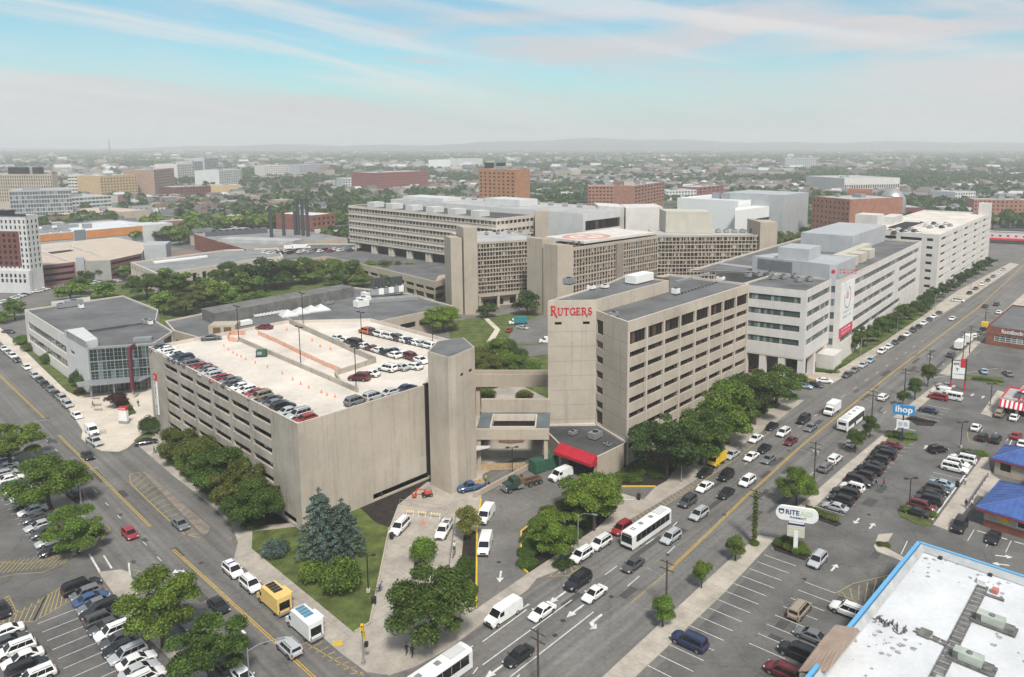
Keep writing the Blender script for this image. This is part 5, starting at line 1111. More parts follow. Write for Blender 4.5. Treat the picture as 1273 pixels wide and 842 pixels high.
def car_parts(kind):
 """dict part -> list of (mesh builder, materials, smooth)"""
 L,W,H,zb,zh,(r0,r1,f1,f0),tail=SPEC[kind];h=L/2;w=W/2;zl=.22 if 'suv' not in kind and tail!='bed' else .30
 b=MB()
 zt=zb if tail!='bed' else zb
 rear=[(-h,w*.84,zl+.22,zb-.30,zb-.16,w*.72),(-h+.12,w*.95,zl+.04,zb-.18,zb-.03 if tail!='boot' else zb-.05,w*.84)]
 mid=[(-h+.7,w,zl,zb-.12,zb,w*.90),(r0+.5,w,zl,zb-.10,zb+.02,w*.90),(f0-.2,w,zl,zb-.12,zb,w*.90)]
 front=[(f0+.35,w,zl,zh-.16,zh+.03,w*.86),(h-.45,w*.97,zl,zh-.22,zh-.05,w*.80),(h-.12,w*.86,zl+.06,zh-.30,zh-.16,w*.70),(h,w*.70,zl+.2,zh-.38,zh-.26,w*.60)]
 body_loft(b,rear+mid+front)
 wb,wt=w*.895,w*.70
 if tail=='hatch':wt=w*.76
 cs=[(r0,zb-.02,wb),(r1,H-.06,wt),((r1+f1)/2,H,wt*1.02),(f1,H-.05,wt),(f0,zb-.04,wb)]
 vs=[]
 for x,z,ww in cs:vs+=[(x,-ww,z),(x,ww,z)]
 lo=[(r0,-wb,zb-.06),(r0,wb,zb-.06),(f0,-wb,zb-.06),(f0,wb,zb-.06)]
 b.add(vs,[(0,1,3,2),(2,3,5,4),(4,5,7,6),(6,7,9,8),(0,2,4,6,8),(9,7,5,3,1)][0:0])
 def q(*p):b.add(list(p),[tuple(range(len(p)))])
 P_=[((x,-ww,z),(x,ww,z))for x,z,ww in cs]
 for i in range(4):q(P_[i][0],P_[i+1][0],P_[i+1][1],P_[i][1])
 q(*[p[0]for p in P_][::-1]);q(*[p[1]for p in P_])
 if tail=='bed':
  b.box(-h+.18,r0-.08,-w*.78,w*.78,zb+.003,zb+.012,1)
  b.box(-h+.1,r0-.02,-w*.92,-w*.80,zb-.05,zb+.10);b.box(-h+.1,r0-.02,w*.80,w*.92,zb-.05,zb+.10);b.box(-h+.06,-h+.16,-w*.92,w*.92,zb-.1,zb+.10)
 b.box(h-.06,h+.012,-w*.5,w*.5,zl+.16,zh-.40,1);b.box(-h-.008,-h+.1,-w*.62,w*.62,zl+.14,zl+.3,1)
 b.box(-h*.62,h*.62,-w-.006,-w+.05,zl-.02,zl+.10,1);b.box(-h*.62,h*.62,w-.05,w+.006,zl-.02,zl+.10,1)
 rw=.33 if kind in('sedan','coupe','hatchback','minivan')else .38
 wx=(h-.92,-h+.98)
 for x in wx:
  for s in(-1,1):
   n=12;vs=[(x+(rw+.07)*math.cos(k*math.pi/n),s*(w+.004),rw+(rw+.07)*math.sin(k*math.pi/n))for k in range(n+1)]
   b.add(vs if s<0 else vs,[tuple(range(n+1))if s<0 else tuple(range(n,-1,-1))],1)
 for s in(-1,1):b.box(f0-.35,f0-.15,s*w*1.0-.02,s*(w+.16)+.0 if s>0 else s*w+.02,zb+.02,zb+.15)if s>0 else b.box(f0-.35,f0-.15,-(w+.16),-w+.02,zb+.02,zb+.15)
 if tail=='hatch' and kind!='hatchback':
  for s in(-1,1):b.box(r1+.2,f1-.2,s*wt*.82-.025,s*wt*.82+.025,H+.0,H+.05,1)
 parts={'body':[(b,[M_PAINT,M_BLACK],32)]}
 e=.012
 def pane(p0,p1,p2,p3,m=.08):
  """quad pulled in from its edges and lifted off the shell"""
  p=[Vector(v)for v in(p0,p1,p2,p3)];c_=sum(p,Vector())/4;nrm=(p[1]-p[0]).cross(p[3]-p[0]).normalized()
  if nrm.dot(c_-Vector((0,0,.6)))<0:nrm=-nrm
  o=[]
  for i in range(4):
   a,bb=(p[i-1]-p[i]).normalized(),(p[(i+1)%4]-p[i]).normalized();o.append(p[i]+(a+bb)*m+nrm*e)
  g=MB();g.add(o,[(0,1,2,3)]);return g
 parts['windscreen']=[(pane(P_[3][0],P_[4][0],P_[4][1],P_[3][1],.07),[M_GLASSCAR],None)]
 parts['rear_window']=[(pane(P_[1][1],P_[0][1],P_[0][0],P_[1][0],.08 if tail=='boot' else .16),[M_GLASSCAR],None)]
 sw=[]
 for s in(0,1):
  ztop,zbot=H-.10,zb+.02
  def at(x,z):
   t=(z-zb)/(H-zb);ww=wb+(wt-wb)*t;return(x,-ww if s==0 else ww,z)
  xr0,xr1=r0+(r1-r0)*.25+.18,r1+.12;xf0,xf1=f0-.28,f1-.02
  cuts=[.0,.5,1.]if tail in('boot','bed')else[0.,.32,.64,1.]
  for a,c_ in zip(cuts,cuts[1:]):
   sw.append((pane(at(xr1+(xf1-xr1)*a,ztop),at(xr0+(xf0-xr0)*a,zbot),at(xr0+(xf0-xr0)*c_,zbot),at(xr1+(xf1-xr1)*c_,ztop),.025),[M_GLASSCAR],None))
 parts['side_window']=sw
 hl,tl=[],[]
 for s in(-1,1):
  g=MB();g.box(h-.30,h-.055,s*w*.70-.16,s*w*.70+.16,zh-.36,zh-.19);hl.append((g,[M_LAMP],None))
  g=MB();g.box(-h-.004,-h+.16,s*w*.76-.13,s*w*.76+.13,zb-.36,zb-.14)if tail=='boot' else g.box(-h-.004,-h+.16,s*w*.80-.09,s*w*.80+.09,zb-.40,zb+.0);tl.append((g,[M_TAIL],None))
 parts['headlight']=hl;parts['taillight']=tl
 wl=[]
 for x in wx:
  for s in(-1,1):
   g=wheel_mb(rw,.22);tf(g,Matrix.Translation((x,s*(w-.09),rw))@(Matrix.Rotation(math.pi,4,'Z')if s>0 else Matrix.Identity(4)));wl.append((g,[M_TYRE,M_RIM,M_BLACK],None))
 parts['wheel']=wl;parts['_axle']=[(x,s*(w-.09),rw)for x in wx for s in(-1,1)]
 return parts
def merged(parts):
 mats,b=[],MB()
 for k_,lst in parts.items():
  for mb,ms,_ in(lst if k_!='_axle' else()):
   for m in ms:
    if m not in mats:mats.append(m)
   o=len(b.v);b.v+=mb.v;b.f+=[tuple(i+o for i in f)for f in mb.f];b.m+=[mats.index(ms[i])for i in mb.m]
 return b,mats
PROTO,FARM={},{}
for k_ in SPEC:
 pr=car_parts(k_);PROTO[k_]=[(nm,mb.mesh(nm,ms,sm))for nm,lst in pr.items()if nm not in('wheel','_axle')for mb,ms,sm in lst];PROTO[k_,'axle']=pr['_axle']
 b,ms=merged(pr);FARM[k_]=b.mesh(k_.replace(' ','_'),ms,32)
PAINTS={'white':(.72,.72,.70),'silver':(.40,.41,.42),'grey':(.15,.155,.16),'dark grey':(.06,.062,.066),'black':(.014,.014,.016),'navy blue':(.02,.03,.075),'blue':(.035,.08,.19),'pale blue':(.28,.38,.46),'red':(.27,.022,.026),'dark red':(.13,.015,.02),'tan':(.28,.23,.17),'orange':(.60,.13,.03),'gold':(.33,.27,.15)}
NAMES={'sedan':'sedan','coupe':'coupe','hatchback':'hatchback','suv':'sport_utility_car','large suv':'large_sport_utility_car','minivan':'minivan','pickup':'pickup_truck'}
WORDS={'suv':'SUV','large suv':'large SUV','pickup':'pickup truck'}
def wheel(root,x,y,r,wd):
 if(r,wd)not in CARM:CARM[r,wd]=(wheel_mb(r,wd,False).mesh('wheel',[M_TYRE,M_RIM,M_BLACK]),wheel_mb(r,wd,'only').mesh('rim',[M_TYRE,M_RIM,M_BLACK]))
 o=place(CARM[r,wd][0],'wheel',root,(x,y,r),math.pi if y>0 else 0);place(CARM[r,wd][1],'rim',o)
def car(kind,colour,pos,ang,label,group=None,z=0.,far=None):
 """pos: ground point; ang: heading of the nose"""
 d_=math.hypot(pos[0],pos[1]);j=1+.05*rnd.uniform(-1,1);col=tuple(min(.8,c*j)for c in PAINTS[colour])
 if far is None:far=d_>235
 if far:
  o=place(FARM[kind],NAMES[kind],None,(pos[0],pos[1],z),ang,col);return tag(o,label,'car',group)
 r=thing(NAMES[kind],label,'car',(pos[0],pos[1],z),group,ang)
 for nm,me in PROTO[kind]:place(me,nm,r,color=col)
 for x,y,rw in PROTO[kind,'axle']:wheel(r,x,y,rw,.22)
 return r
KS={'s':'sedan','c':'coupe','h':'hatchback','u':'suv','U':'large suv','m':'minivan','p':'pickup'}
CS={'w':'white','v':'silver','g':'grey','d':'dark grey','k':'black','n':'navy blue','b':'blue','p':'pale blue','r':'red','R':'dark red','t':'tan','o':'orange','G':'gold'}
def row(a,b,z,ang,codes,where,group,skip=0,flip=0.):
 """a line of parked cars from survey point a to b (car centres); codes like 'kU ws' = colour+kind, '--' an empty bay"""
 codes=codes.split();n=len(codes);A,B=P(*a,z+.7),P(*b,z+.7)
 for i,c in enumerate(codes):
  if c=='--':continue
  t=i/max(1,n-1);p=A.lerp(B,t);col,kd=CS[c[0]],KS[c[1]]
  an=ang+(math.pi if rnd.random()<flip else 0)+rnd.uniform(-.03,.03);p+=Vector((math.cos(ang),math.sin(ang),0))*rnd.uniform(-.25,.25)
  car(kd,col,p,an,f"{col} {WORDS.get(kd, kd)}, {ORD[i]} {where}",group,z)
def one(px_,py_,c,ang,label,group=None,z=0.):
 p=P(px_,py_,z+.7);car(KS[c[1]],CS[c[0]],p,ang,label,group,z)
aL=math.atan2(LSdir.y,LSdir.x);aLp=aL+math.pi/2;AV=A1;AVr=A1+math.pi
GRF='cars parked on the concrete garage roof'
row((199,431.5),(381,520),GZ-.85,aLp+math.pi,'ds ws wh ws ks nu ds gu rs gs vs vh rs gs ds ws wh rs tu ds gs ku vs vu rh','of the row along the roof parapet from the glass building',GRF,flip=.3)
row((455,411.5),(549,433),GZ-.85,aL+R(3),'ou du wu ws wu du ws ns ws vs wu ds ws','of the back row on the garage roof from the orange one',GRF,flip=.4)
row((420,420),(490,441),GZ-.85,aL+math.pi+R(3),'ws wh du kU ws Rs ws ks ws','of the middle row on the garage roof behind the ramp wall',GRF,flip=.4)
row((491,437),(522,447),GZ-.85,aL,'ns ws Ru ws','of the short row beside the garage lift tower from the back',GRF)
row((481,457.5),(514,455),GZ-.85,R(150),'wu vs ws','of the trio facing the ramp on the garage roof',GRF)
one(446.5,469,'Ru',R(170),'dark red SUV at the inner end of the roof ramp wall',GRF,GZ-.85);one(459,464,'ws',R(165),'white sedan beside the dark red SUV on the garage roof',GRF,GZ-.85)
row((444,498),(506,482),GZ-.85,R(50),'gu vu vs ns','of the row along the right roof parapet of the garage',GRF)
one(262.6,419.5,'ds',R(20),'dark grey sedan parked by the stair head at the garage roof entrance',GRF,GZ-.85);one(328,406,'Rs',R(175),'dark red sedan alone at the far end of the garage roof',GRF,GZ-.85)
for i,(r_,u_,c)in enumerate(((1,15,'ws'),(1,33,'vs'),(2,24,'rs'),(2,42,'wu'),(3,14,'ws'),(3,30,'rh'),(3,51,'vs'),(4,36,'ws'),(2,58,'wu'),(4,56,'vu'),(1,50,'gs'),(3,60,'ws'))):
 p=Vector((*lerp2(g1,g0,u_/Lf),0))+D1*3.6
 car(KS[c[1]],CS[c[0]],p,AV,f"{CS[c[0]]} {WORDS.get(KS[c[1]], KS[c[1]])} inside the garage, slot level {['one','two','three','four','five'][r_]} from its roof, opening {1 + int((u_ - 10) / 9.05)} of six",'cars inside the garage',16.0-2.8*r_,True)
GL='cars in the car park by the left street'
row((101,729),(182,842),0,aLp+math.pi,'kU gh bs gs kU du ds wu ds ks vu ws vs wu','of the row under the big tree by the yellow hatching',GL,flip=.45)
row((-6,561),(70,682),0,aLp,'vs wu ps ws vh ws bs ws wu du ws ds vs du vs ks','of the upper row beside the two street trees',GL,flip=.5)
row((3,786),(42,842),0,aLp,'ws ds wu ws ku wu','of the lower row at the bottom corner',GL,flip=.5)
one(1,757,'ks',aL,'black sedan half hidden in the yellow hatched bay',GL)
one(93,613,'ku',aL+math.pi,'black SUV beside the lamp post between the two street trees',GL);one(231,771,'gs',aL,'grey sedan peeping out between two big street trees')
one(281,828,'ks',aL,'black sedan at the kerb under the lowest street tree');one(302,840,'ws',aL,'white sedan behind the black one under the lowest street tree')
GS='cars parked along the left street'
row((5,433),(21,447),0,aL,'ws vs wu gs','of four parked before the low glass fronted building',GS)
row((43,466),(70,489),0,aL,'vs ds ks gs ds','of five nose to tail below the lawn strip',GS)
one(33,456,'ws',aL,'white sedan parked alone between two groups along the lawn',GS);one(77.5,495,'vu',aL,'silver SUV before the pale forecourt corner',GS);one(84,502.5,'vu',aL,'silver SUV second before the pale forecourt corner',GS);one(95.5,516,'ws',aL,'white sedan by the hatched bay of the pale forecourt',GS)
one(10.5,412,'ds',R(-10),'dark grey sedan crossing the pale paving at the far left');one(109,565.5,'ks',aL,'black sedan driving along the double yellow line of the left street')
one(117.5,549,'vp',aL+R(6),'silver pickup truck stopped at the forecourt tip');one(182,549,'ks',R(25),'black sedan turning into the garage beside the round shrub')
one(161,662.5,'rh',aL,'red hatchback driving down the left street');one(224,650.5,'gs',aL,'grey sedan standing on the hatched median');one(271.5,751.5,'kc',aL,'black coupe driving between the turn arrows')
one(289.5,708.5,'wu',aL,'white patrol SUV with light bar at the kerb ramp');one(311.5,726,'wu',aL,'white SUV parked right behind the yellow food truck');one(359.5,804.5,'vu',aL+math.pi,'silver SUV on the yellow line beside the white food truck')
GA='cars driving on the avenue'
for x,y,c,a,l in((674,759.5,'ws',AVr,'white sedan on the straight arrow lane behind the white van'),(739,737,'ws',AVr,'white sedan with dark sunroof between lane arrows'),(718.5,722.5,'kU',AVr,'black large SUV beside the white sunroof sedan'),(787,701,'ds',AVr,'dark grey sedan in front of the long white bus'),(834,667.5,'vu',AVr,'silver SUV alongside the long white bus'),(644.6,814,'ks',AVr,'black sedan by the lowest lane arrow'),(855,623,'du',AVr,'dark grey SUV leading the queue behind the long bus'),(869,639,'vu',AVr,'silver SUV behind the one alongside the bus'),(876,604.5,'ws',AVr,'white sedan behind the dark grey SUV by the hatching'),(902.5,612.5,'ks',AVr,'black sedan nearest the double yellow line in the queue'),(876,587,'ks',AVr,'black sedan under the trees behind the yellow truck nose'),(902.5,591,'ku',AVr,'black SUV in the middle queue lane'),(929,598,'wu',AVr,'white SUV behind the queue by the double yellow line'),(910,564.5,'vs',AVr,'silver sedan beside the yellow machine'),(934,567,'ws',AVr,'white sedan in the queue left of a grey sedan'),(950,557,'ks',AVr,'black sedan ahead of the white one in mid queue'),(955.5,570,'gs',AVr,'grey sedan by the yellow line in mid queue'),(939.6,544.5,'ws',AVr,'white sedan at the kerb under the last big tree'),(974,537.6,'wu',AVr,'white SUV with roof rails leading the far queue'),(983,547.6,'Rs',AVr,'dark red sedan beside the double yellow line'),(999,521.6,'kU',AVr,'black large SUV near the driveway crossing'),(1008,531,'gs',AVr,'grey sedan beside the black large SUV far up'),(959.5,529.5,'ks',AVr,'black sedan mostly hidden by the last big tree'),(1038,570.5,'wu',AV,'white SUV parked by the right pavement near the utility pole'),(1026.5,581,'gu',AV,'grey SUV parked behind the white one at the right pavement'),(1073.5,539.5,'wu',AV,'white SUV half behind a small street tree'),(1059,550.5,'wh',AV,'white hatchback behind a small street tree'),(1098,494,'wu',AV,'white SUV driving away past the bus'),(1184,395.7,'ws',AVr,'white sedan alone coming down the far avenue'),(1191,373.5,'wm',R(-30),'white minivan turning at the far crossing'),(1225,380,'ds',AV,'dark grey sedan on the far yellow line'),(1239,378,'du',AV,'dark grey SUV waiting at the far yellow island'),(1242,388,'ws',AV,'white sedan behind the far dark grey SUV')):one(x,y,c,a,l,GA)
GK='cars parked along the avenue kerb'
one(723,689.7,'wu',AVr,'white SUV with black sunroof parked at the hatched corner',GK);one(746.6,674.5,'wu',AVr,'white SUV parked between the sunroof one and the red one',GK);one(773,656.5,'ru',AVr,'red SUV parked at the kerb behind the long bus nose',GK)
row((1053,465.5),(1082,447.5),0,AVr,'ds gs vs ps','of four at the kerb beside the clinic corner',GK)
row((1096,436.5),(1167,389),0,AVr,'wu ws ds ks ws du ks ws ds ws ds','of the row along the clinic hedge',GK)
row((1205,364),(1247,335),0,AVr,'ks ds wu ds gs ws vs','of the row along the tall garage hedge',GK)
one(1182.5,441,'du',AV,'dark grey SUV parked before the white box trucks',GK);row((1212,418),(1222,409),0,AV,'wu gs ks','of three behind the white box trucks',GK)
GR='cars in the restaurant car park';aS=math.atan2(V0.y,V0.x)
row((1037.7,629.5),(1109,553),0,aS+math.pi,'vs ku kU wu kU ku kU ks ku kU ks Rs','of the row along the avenue pavement from the shrub island',GR,flip=.2)
row((1139,636),(1201.6,565),0,aS,'ks Ru kU ks du ps -- -- wU wu wU ks','of the middle row from the near hedge',GR,flip=.3)
row((1154,509.5),(1177,479),0,aS+math.pi,'ns -- rm -- vs','of the bays below the tall striped sign',GR)
row((1213.6,530.5),(1236,545.5),0,AV,'ws','and only white car in the hatched bay facing the blue roof',GR)
for x,y,c,a,l in((1221,543,'ku',AV,'black SUV left of two facing the blue pavilion'),(1238,545.7,'ku',AV,'black SUV right of two facing the blue pavilion'),(1263,540.6,'rs',AV,'red sedan in the bays behind the blue pavilion'),(1271,551,'ws',AV,'white sedan at the frame edge behind the blue pavilion'),(1243,514,'tu',AV,'tan SUV below the striped awning'),(1261,518.4,'ws',AV,'white sedan below the striped awning'),(1193,653,'kU',AVr,'black large SUV nosed out beside the blue roofed restaurant'),(1235,667,'ks',AVr,'black sedan parked below the yellow window posters'),(1016.6,696,'vu',AVr,'silver SUV driving past the oval pole sign'),(994,757.5,'tm',AV,'tan minivan driving beside the empty stalls'),(1055,759,'wU',aS+math.pi,'white large SUV parked beside the yellow hatched wedge'),(1008,789,'gs',aS+math.pi,'grey sedan partly under the tan gable'),(992,811,'kU',aS+math.pi,'black large SUV left of the tan gable'),(973,834,'Ru',aS+math.pi,'dark red SUV at the bottom edge near the tan gable'),(857,797,'nU',aS+math.pi,'navy blue large SUV parked across the empty near stalls'),(1166,558.5,'ku',R(20),'black SUV crossing the lot near the lamp post'),(1223,461,'ps',R(70),'pale blue sedan in the brick store lot'),(1253,464,'gs',R(80),'grey sedan in the brick store lot')):one(x,y,c,a,l,GR)
for x,y,c,a,l in((935,459.5,'rs',R(-40),'red sedan in the side street beside the office block'),(963,466,'vs',R(-40),'silver sedan in the side street behind the red one'),(983,477,'ku',R(-30),'black SUV queueing behind the roadside trees'),(1000,479.5,'ps',R(-30),'pale blue sedan at the side street mouth'),(1013,478,'ks',R(-30),'black sedan at the side street mouth'),(1025,473,'ws',R(-15),'white sedan turning out of the side street'),(650,407,'vs',R(-30),'silver sedan parked on the campus drive'),(633,410,'rs',R(80),'red sedan parked on the campus lawn edge'),(497,655,'wU',R(255),'white large SUV with ladder rack on the plaza')):one(x,y,c,a,l)
GD='cars parked behind the low glass fronted building'
i=0
for(a,b,n,cc)in(((98,356),(122,350),9,'wdwkvwbwd'),((135,351),(160,347),7,'kdwvdkw'),((2,376),(30,366),7,'wwbwvwd'),((46,362),(60,358),4,'wvwr')):
 for k in range(n):
  p=P(*lerp2(a,b,k/(n-1)),.7);c=CS[cc[k]];car('sedan',c,p,R(60),f"{c} car, {ORD[k]} from left in the lot {['by the young trees','under the park trees','at the brick tower foot','beside the maroon garage'][i]}",GD,0,True)
 i+=1
GP='vehicles parked on the podium terrace'
for k in range(20):
 x_=330+k*6.2;p=P(x_,313-k*.25+(k%2)*1.6,9.4);c=['white','white','silver','dark grey','white','black','red'][k%7]
 car('suv' if k%3 else 'minivan',c,p,R(70),f"{c} car, {ORD[k]} from left in the line on the podium terrace roof",GP,PZ-.58,True)
GT='cars on the tall garage roof'
for k in range(17):
 x_=1102+(k%9)*5+(k//9)*44;p=P(x_,(284 if k<9 else 283)+(k%3)*2.2-(k//9)*6,VZ);c=['white','silver','dark grey','white','black'][k%5]
 car('sedan',c,p,R(50),f"{c} car, {ORD[k]} from left among those on the tall garage roof",GT,VZ-.88,True)
# ---------------------------------------------------------------- vans, trucks, buses
def wheels(root,xs,w,r,wd=.26):
 for x in xs:
  for s in(-1,1):wheel(root,x,s*(w-wd/2),r,wd)
def part(root,name,m,*boxes,smooth=None,prof=None,hw=None):
 b=MB()
 for bx_ in boxes:b.box(*bx_)
 if prof:
  n=len(prof);b.add([(x,-hw*(k or 1),z)for x,z,k in prof]+[(x,hw*(k or 1),z)for x,z,k in prof],[tuple(range(n)),tuple(range(2*n-1,n-1,-1))]+[(i,n+i,n+(i+1)%n,(i+1)%n)for i in range(n)])
 me=b.mesh(name,m,smooth);return place(me,name,root)
def lamps(root,xf_,xr_,y,zf,zr):
 for s in(-1,1):
  part(root,'headlight',M_LAMP,(xf_-.08,xf_+.015,s*y-.14,s*y+.14,zf,zf+.2));part(root,'taillight',M_TAIL,(xr_-.015,xr_+.08,s*y-.09,s*y+.09,zr,zr+.32))
def cargo_van(px_,py_,ang,label,L=5.8,passenger=False,z=0.,group=None,m=None):
 p=P(px_,py_,z+1.0);r=thing('passenger_van' if passenger else 'cargo_van',label,'van',(p.x,p.y,z),group,ang);h=L/2;m=m or M_WPAINT
 part(r,'body',m,prof=[(-h,.4,.98),(-h,1.2,0),(-h+.08,2.1,.92),(-h+.4,2.2,.88),(h-2.0,2.2,.88),(h-1.75,2.1,.90),(h-.95,1.3,.97),(h-.2,1.12,.93),(h,.9,.90),(h,.4,.92)],hw=1.0,smooth=25)
 part(r,'windscreen',M_GLASSCAR,prof=[(h-1.72,2.05,.80),(h-1.02,1.36,.88),(h-1.0,1.37,.88),(h-1.69,2.07,.80)],hw=1.0)
 for s in(-1,1):
  part(r,'side_window',M_GLASSCAR,(h-2.3,h-1.45,s*.962-.015*1,s*.962+.015,1.32,1.95))
  if passenger:
   for k in range(3):part(r,'side_window',M_GLASSCAR,(-h+.35+k*1.05,-h+1.3+k*1.05,s*.962-.02,s*.962+.02,1.32,1.95))
 part(r,'rear_window',M_GLASSCAR,(-h-.012,-h+.1,-.7,-.06,1.35,1.95),(-h-.012,-h+.1,.06,.7,1.35,1.95));part(r,'bumper',M_BLACK,(h-.1,h+.06,-.9,.9,.35,.62),(-h-.06,-h+.1,-.9,.9,.35,.55));part(r,'grille',M_BLACK,(h-.05,h+.02,-.5,.5,.68,.95))
 lamps(r,h+.0,-h,.74,.7,1.0);wheels(r,(h-1.0,-h+1.15),.98,.36);return r
def box_truck(px_,py_,ang,label,L=7.2,box=M_WPAINT,cab=M_WPAINT,top=2.9,cat='truck',name='box_truck',z=0.):
 p=P(px_,py_,z+1.4);r=thing(name,label,cat,(p.x,p.y,z),None,ang);h=L/2
 part(r,'cargo_box',box,(-h,h-1.9,-1.1,1.1,.75,top));part(r,'cab',cab,prof=[(h-1.85,.5,.95),(h-1.85,2.25,.86),(h-1.3,2.2,.86),(h-.75,1.4,.93),(h,1.2,.9),(h,.5,.92)],hw=1.08,smooth=25)
 part(r,'windscreen',M_GLASSCAR,prof=[(h-1.25,2.1,.78),(h-.8,1.45,.86),(h-.77,1.46,.86),(h-1.22,2.12,.78)],hw=1.08)
 for s in(-1,1):part(r,'side_window',M_GLASSCAR,(h-1.75,h-1.1,s*1.0-.02,s*1.0+.02,1.35,1.95))
 part(r,'chassis',M_BLACK,(-h+.1,h-.2,-.5,.5,.45,.76),(h-.06,h+.06,-.95,.95,.4,.65));lamps(r,h,-h,.8,.75,.8);wheels(r,(h-1.0,-h+1.5),1.05,.42,.3);return r
def bus(px_,py_,ang,label):
 L,W,H=12.2,2.55,3.05;h,w=L/2,W/2;p=P(px_,py_,1.5);r=thing('city_bus',label,'bus',(p.x,p.y,0),'white city buses on the avenue',ang)
 b=MB();pr=[(-w,.35),(-w,2.72),(-w+.22,2.98),(-.4,H),(.4,H),(w-.22,2.98),(w,2.72),(w,.35)];n=8
 sec=[(-h,.96),(-h+.15,1.),(h-.15,1.),(h,.94)]
 b.add([(x,y*k,z)for x,k in sec for y,z in pr],[tuple(range(n))]+[tuple(range(4*n-1,3*n-1,-1))]+[(i*n+k,i*n+(k+1)%n,(i+1)*n+(k+1)%n,(i+1)*n+k)for i in range(3)for k in range(n)])
 place(b.mesh('body',M_WPAINT,25),'body',r)
 for s in(-1,1):
  for k in range(7):part(r,'side_window',M_GLASSCAR,(-h+.7+k*1.5,-h+2.14+k*1.5,s*(w+.004)-.015,s*(w+.004)+.015,1.35,2.5))
  part(r,'waist_stripe',M_BLACK,(-h+.6,h-1.4,s*(w+.002)-.01,s*(w+.002)+.01,2.5,2.58),(-h+.6,h-1.4,s*(w+.002)-.01,s*(w+.002)+.01,1.25,1.35))
 for x in(h-1.5,-1.2):part(r,'door',M_GLASSCAR,(x,x+1.15,-w-.02,-w+.02,.45,2.45))
 part(r,'windscreen',M_GLASSCAR,(h-.1,h+.012,-1.1,1.1,1.2,2.45));part(r,'destination_display',M_BLACK,(h-.1,h+.014,-.95,.95,2.5,2.8));part(r,'rear_window',M_GLASSCAR,(-h-.012,-h+.1,-.9,.9,1.7,2.4));part(r,'bumper',M_BLACK,(h-.1,h+.08,-1.15,1.15,.35,.65),(-h-.08,-h+.1,-1.15,1.15,.35,.65))
 part(r,'roof_unit',M_WPANEL,(-h+.8,-h+3.4,-.8,.8,H-.02,H+.16));part(r,'roof_hatch',M_GREYM,(1.5,2.3,-.4,.4,H-.01,H+.07));part(r,'roof_hatch',M_GREYM,(-1.6,-.8,-.4,.4,H-.01,H+.07))
 for k in range(4):part(r,'roof_mark',M_BLACK,(3.9+(k%2)*.5,4.2+(k%2)*.5,-.35+(k//2)*.5,-.05+(k//2)*.5,H-.0,H+.012))
 lamps(r,h,-h,.95,.75,.9);wheels(r,(h-2.6,-h+3.0),w-.02,.48,.32);return r
bus(804,656,AVr,'long white bus with black side windows stopped beside the red SUV');bus(1058,521,AV,'white bus driving away, seen from behind beyond the utility poles');bus(535,845,AVr,'white bus cut by the bottom edge beside the corner pavement')
cargo_van(626,761,AVr,'white cargo van waiting behind the turn arrow at the corner',6.2);cargo_van(604,639,R(258),'white cargo van, upper of two along the yellow kerb',5.6);cargo_van(603,676,R(268),'white cargo van, lower of two along the yellow kerb',5.8);cargo_van(697,589.5,AVr-R(5),'white cargo van parked below the red awning',5.4)
cargo_van(1181,492,aS+math.pi,'white passenger van with dark windows below the striped pole sign',6.2,True);cargo_van(114,534.5,aL,'white cargo van at the hatched bay of the forecourt',5.2);cargo_van(1170,486,aS+math.pi,'white cargo van beside the dark windowed passenger van',5.0);cargo_van(680,423,R(180),'white van half behind the office block on campus',5.5)
box_truck(1034.5,507.5,AVr,'white shuttle truck with square body coming down the avenue',6.6);box_truck(1194,428,AV,'white box truck parked at the brick store kerb',8);box_truck(1204,421,AV,'second white box truck ahead of the one at the brick store kerb',7);box_truck(644,399,R(190),'teal and white box truck on the campus drive',7,mat('teal_paint',(.03,.20,.22),.5,.1,1.))
for k in range(3):box_truck(360+k*9,307.5-k*.5,R(20),['white box truck, left of three on the podium terrace','long white trailer truck in the middle of the podium terrace','white box truck, right of three on the podium terrace'][k],[6,14,7][k],z=PZ-.58)
for(x,y,m_,lab,sol)in((340,743.5,M_YELTRUCK,'pale yellow food truck parked between the white SUV and the white food truck',M_BLACK),(377.6,774,M_WPAINT,'white food truck with blue roof panels beside the hatched kerb',mat('solar_blue',(.08,.22,.32),.3,.1,2.))):
 r=box_truck(x,y,aL+math.pi,lab,7.0,m_,m_,3.1,'food truck','food_truck')
 for k in range(4):part(r,'roof_panel',sol,(-1.6+k*.78,-1.0+k*.78,-.75,.55,3.1,3.19))
 part(r,'serving_awning',m_,(-2.2,.4,-2.0,-1.08,2.35,2.42));part(r,'serving_hatch',M_BLACK,(-2.1,.3,-1.115,-1.09,1.35,2.3));part(r,'rear_door',M_GLASSCAR,(-3.52,-3.48,-.8,.8,1.2,2.4));part(r,'bumper',M_STEEL,(-3.75,-3.5,-1.0,1.0,.5,.7))
r=car('pickup','white',P(551.6,657.5,1.0),R(262),'white utility pickup with rack parked on the plaza',None,.13);part(r,'rack',M_STEEL,(-2.6,-.6,-.92,-.86,1.1,1.95),(-2.6,-.6,.86,.92,1.1,1.95),(-2.6,-2.5,-.92,.92,1.9,1.96),(-.7,-.6,-.92,.92,1.9,1.96));part(r,'tool_box',M_WPAINT,(-2.5,-.7,-.9,-.5,1.1,1.5),(-2.5,-.7,.5,.9,1.1,1.5))
r=car('pickup','blue',P(586,604,1.0),R(205),'blue pickup loaded with timber beside the garage tower',None,.13)
b=MB()
for k in range(9):b.box(-2.6,-.2,-.8+k*.16,-.68+k*.16,1.15+(k%3)*.12,1.3+(k%3)*.16,0,Matrix.Rotation(R(rnd.uniform(-12,12)),4,'Z'))
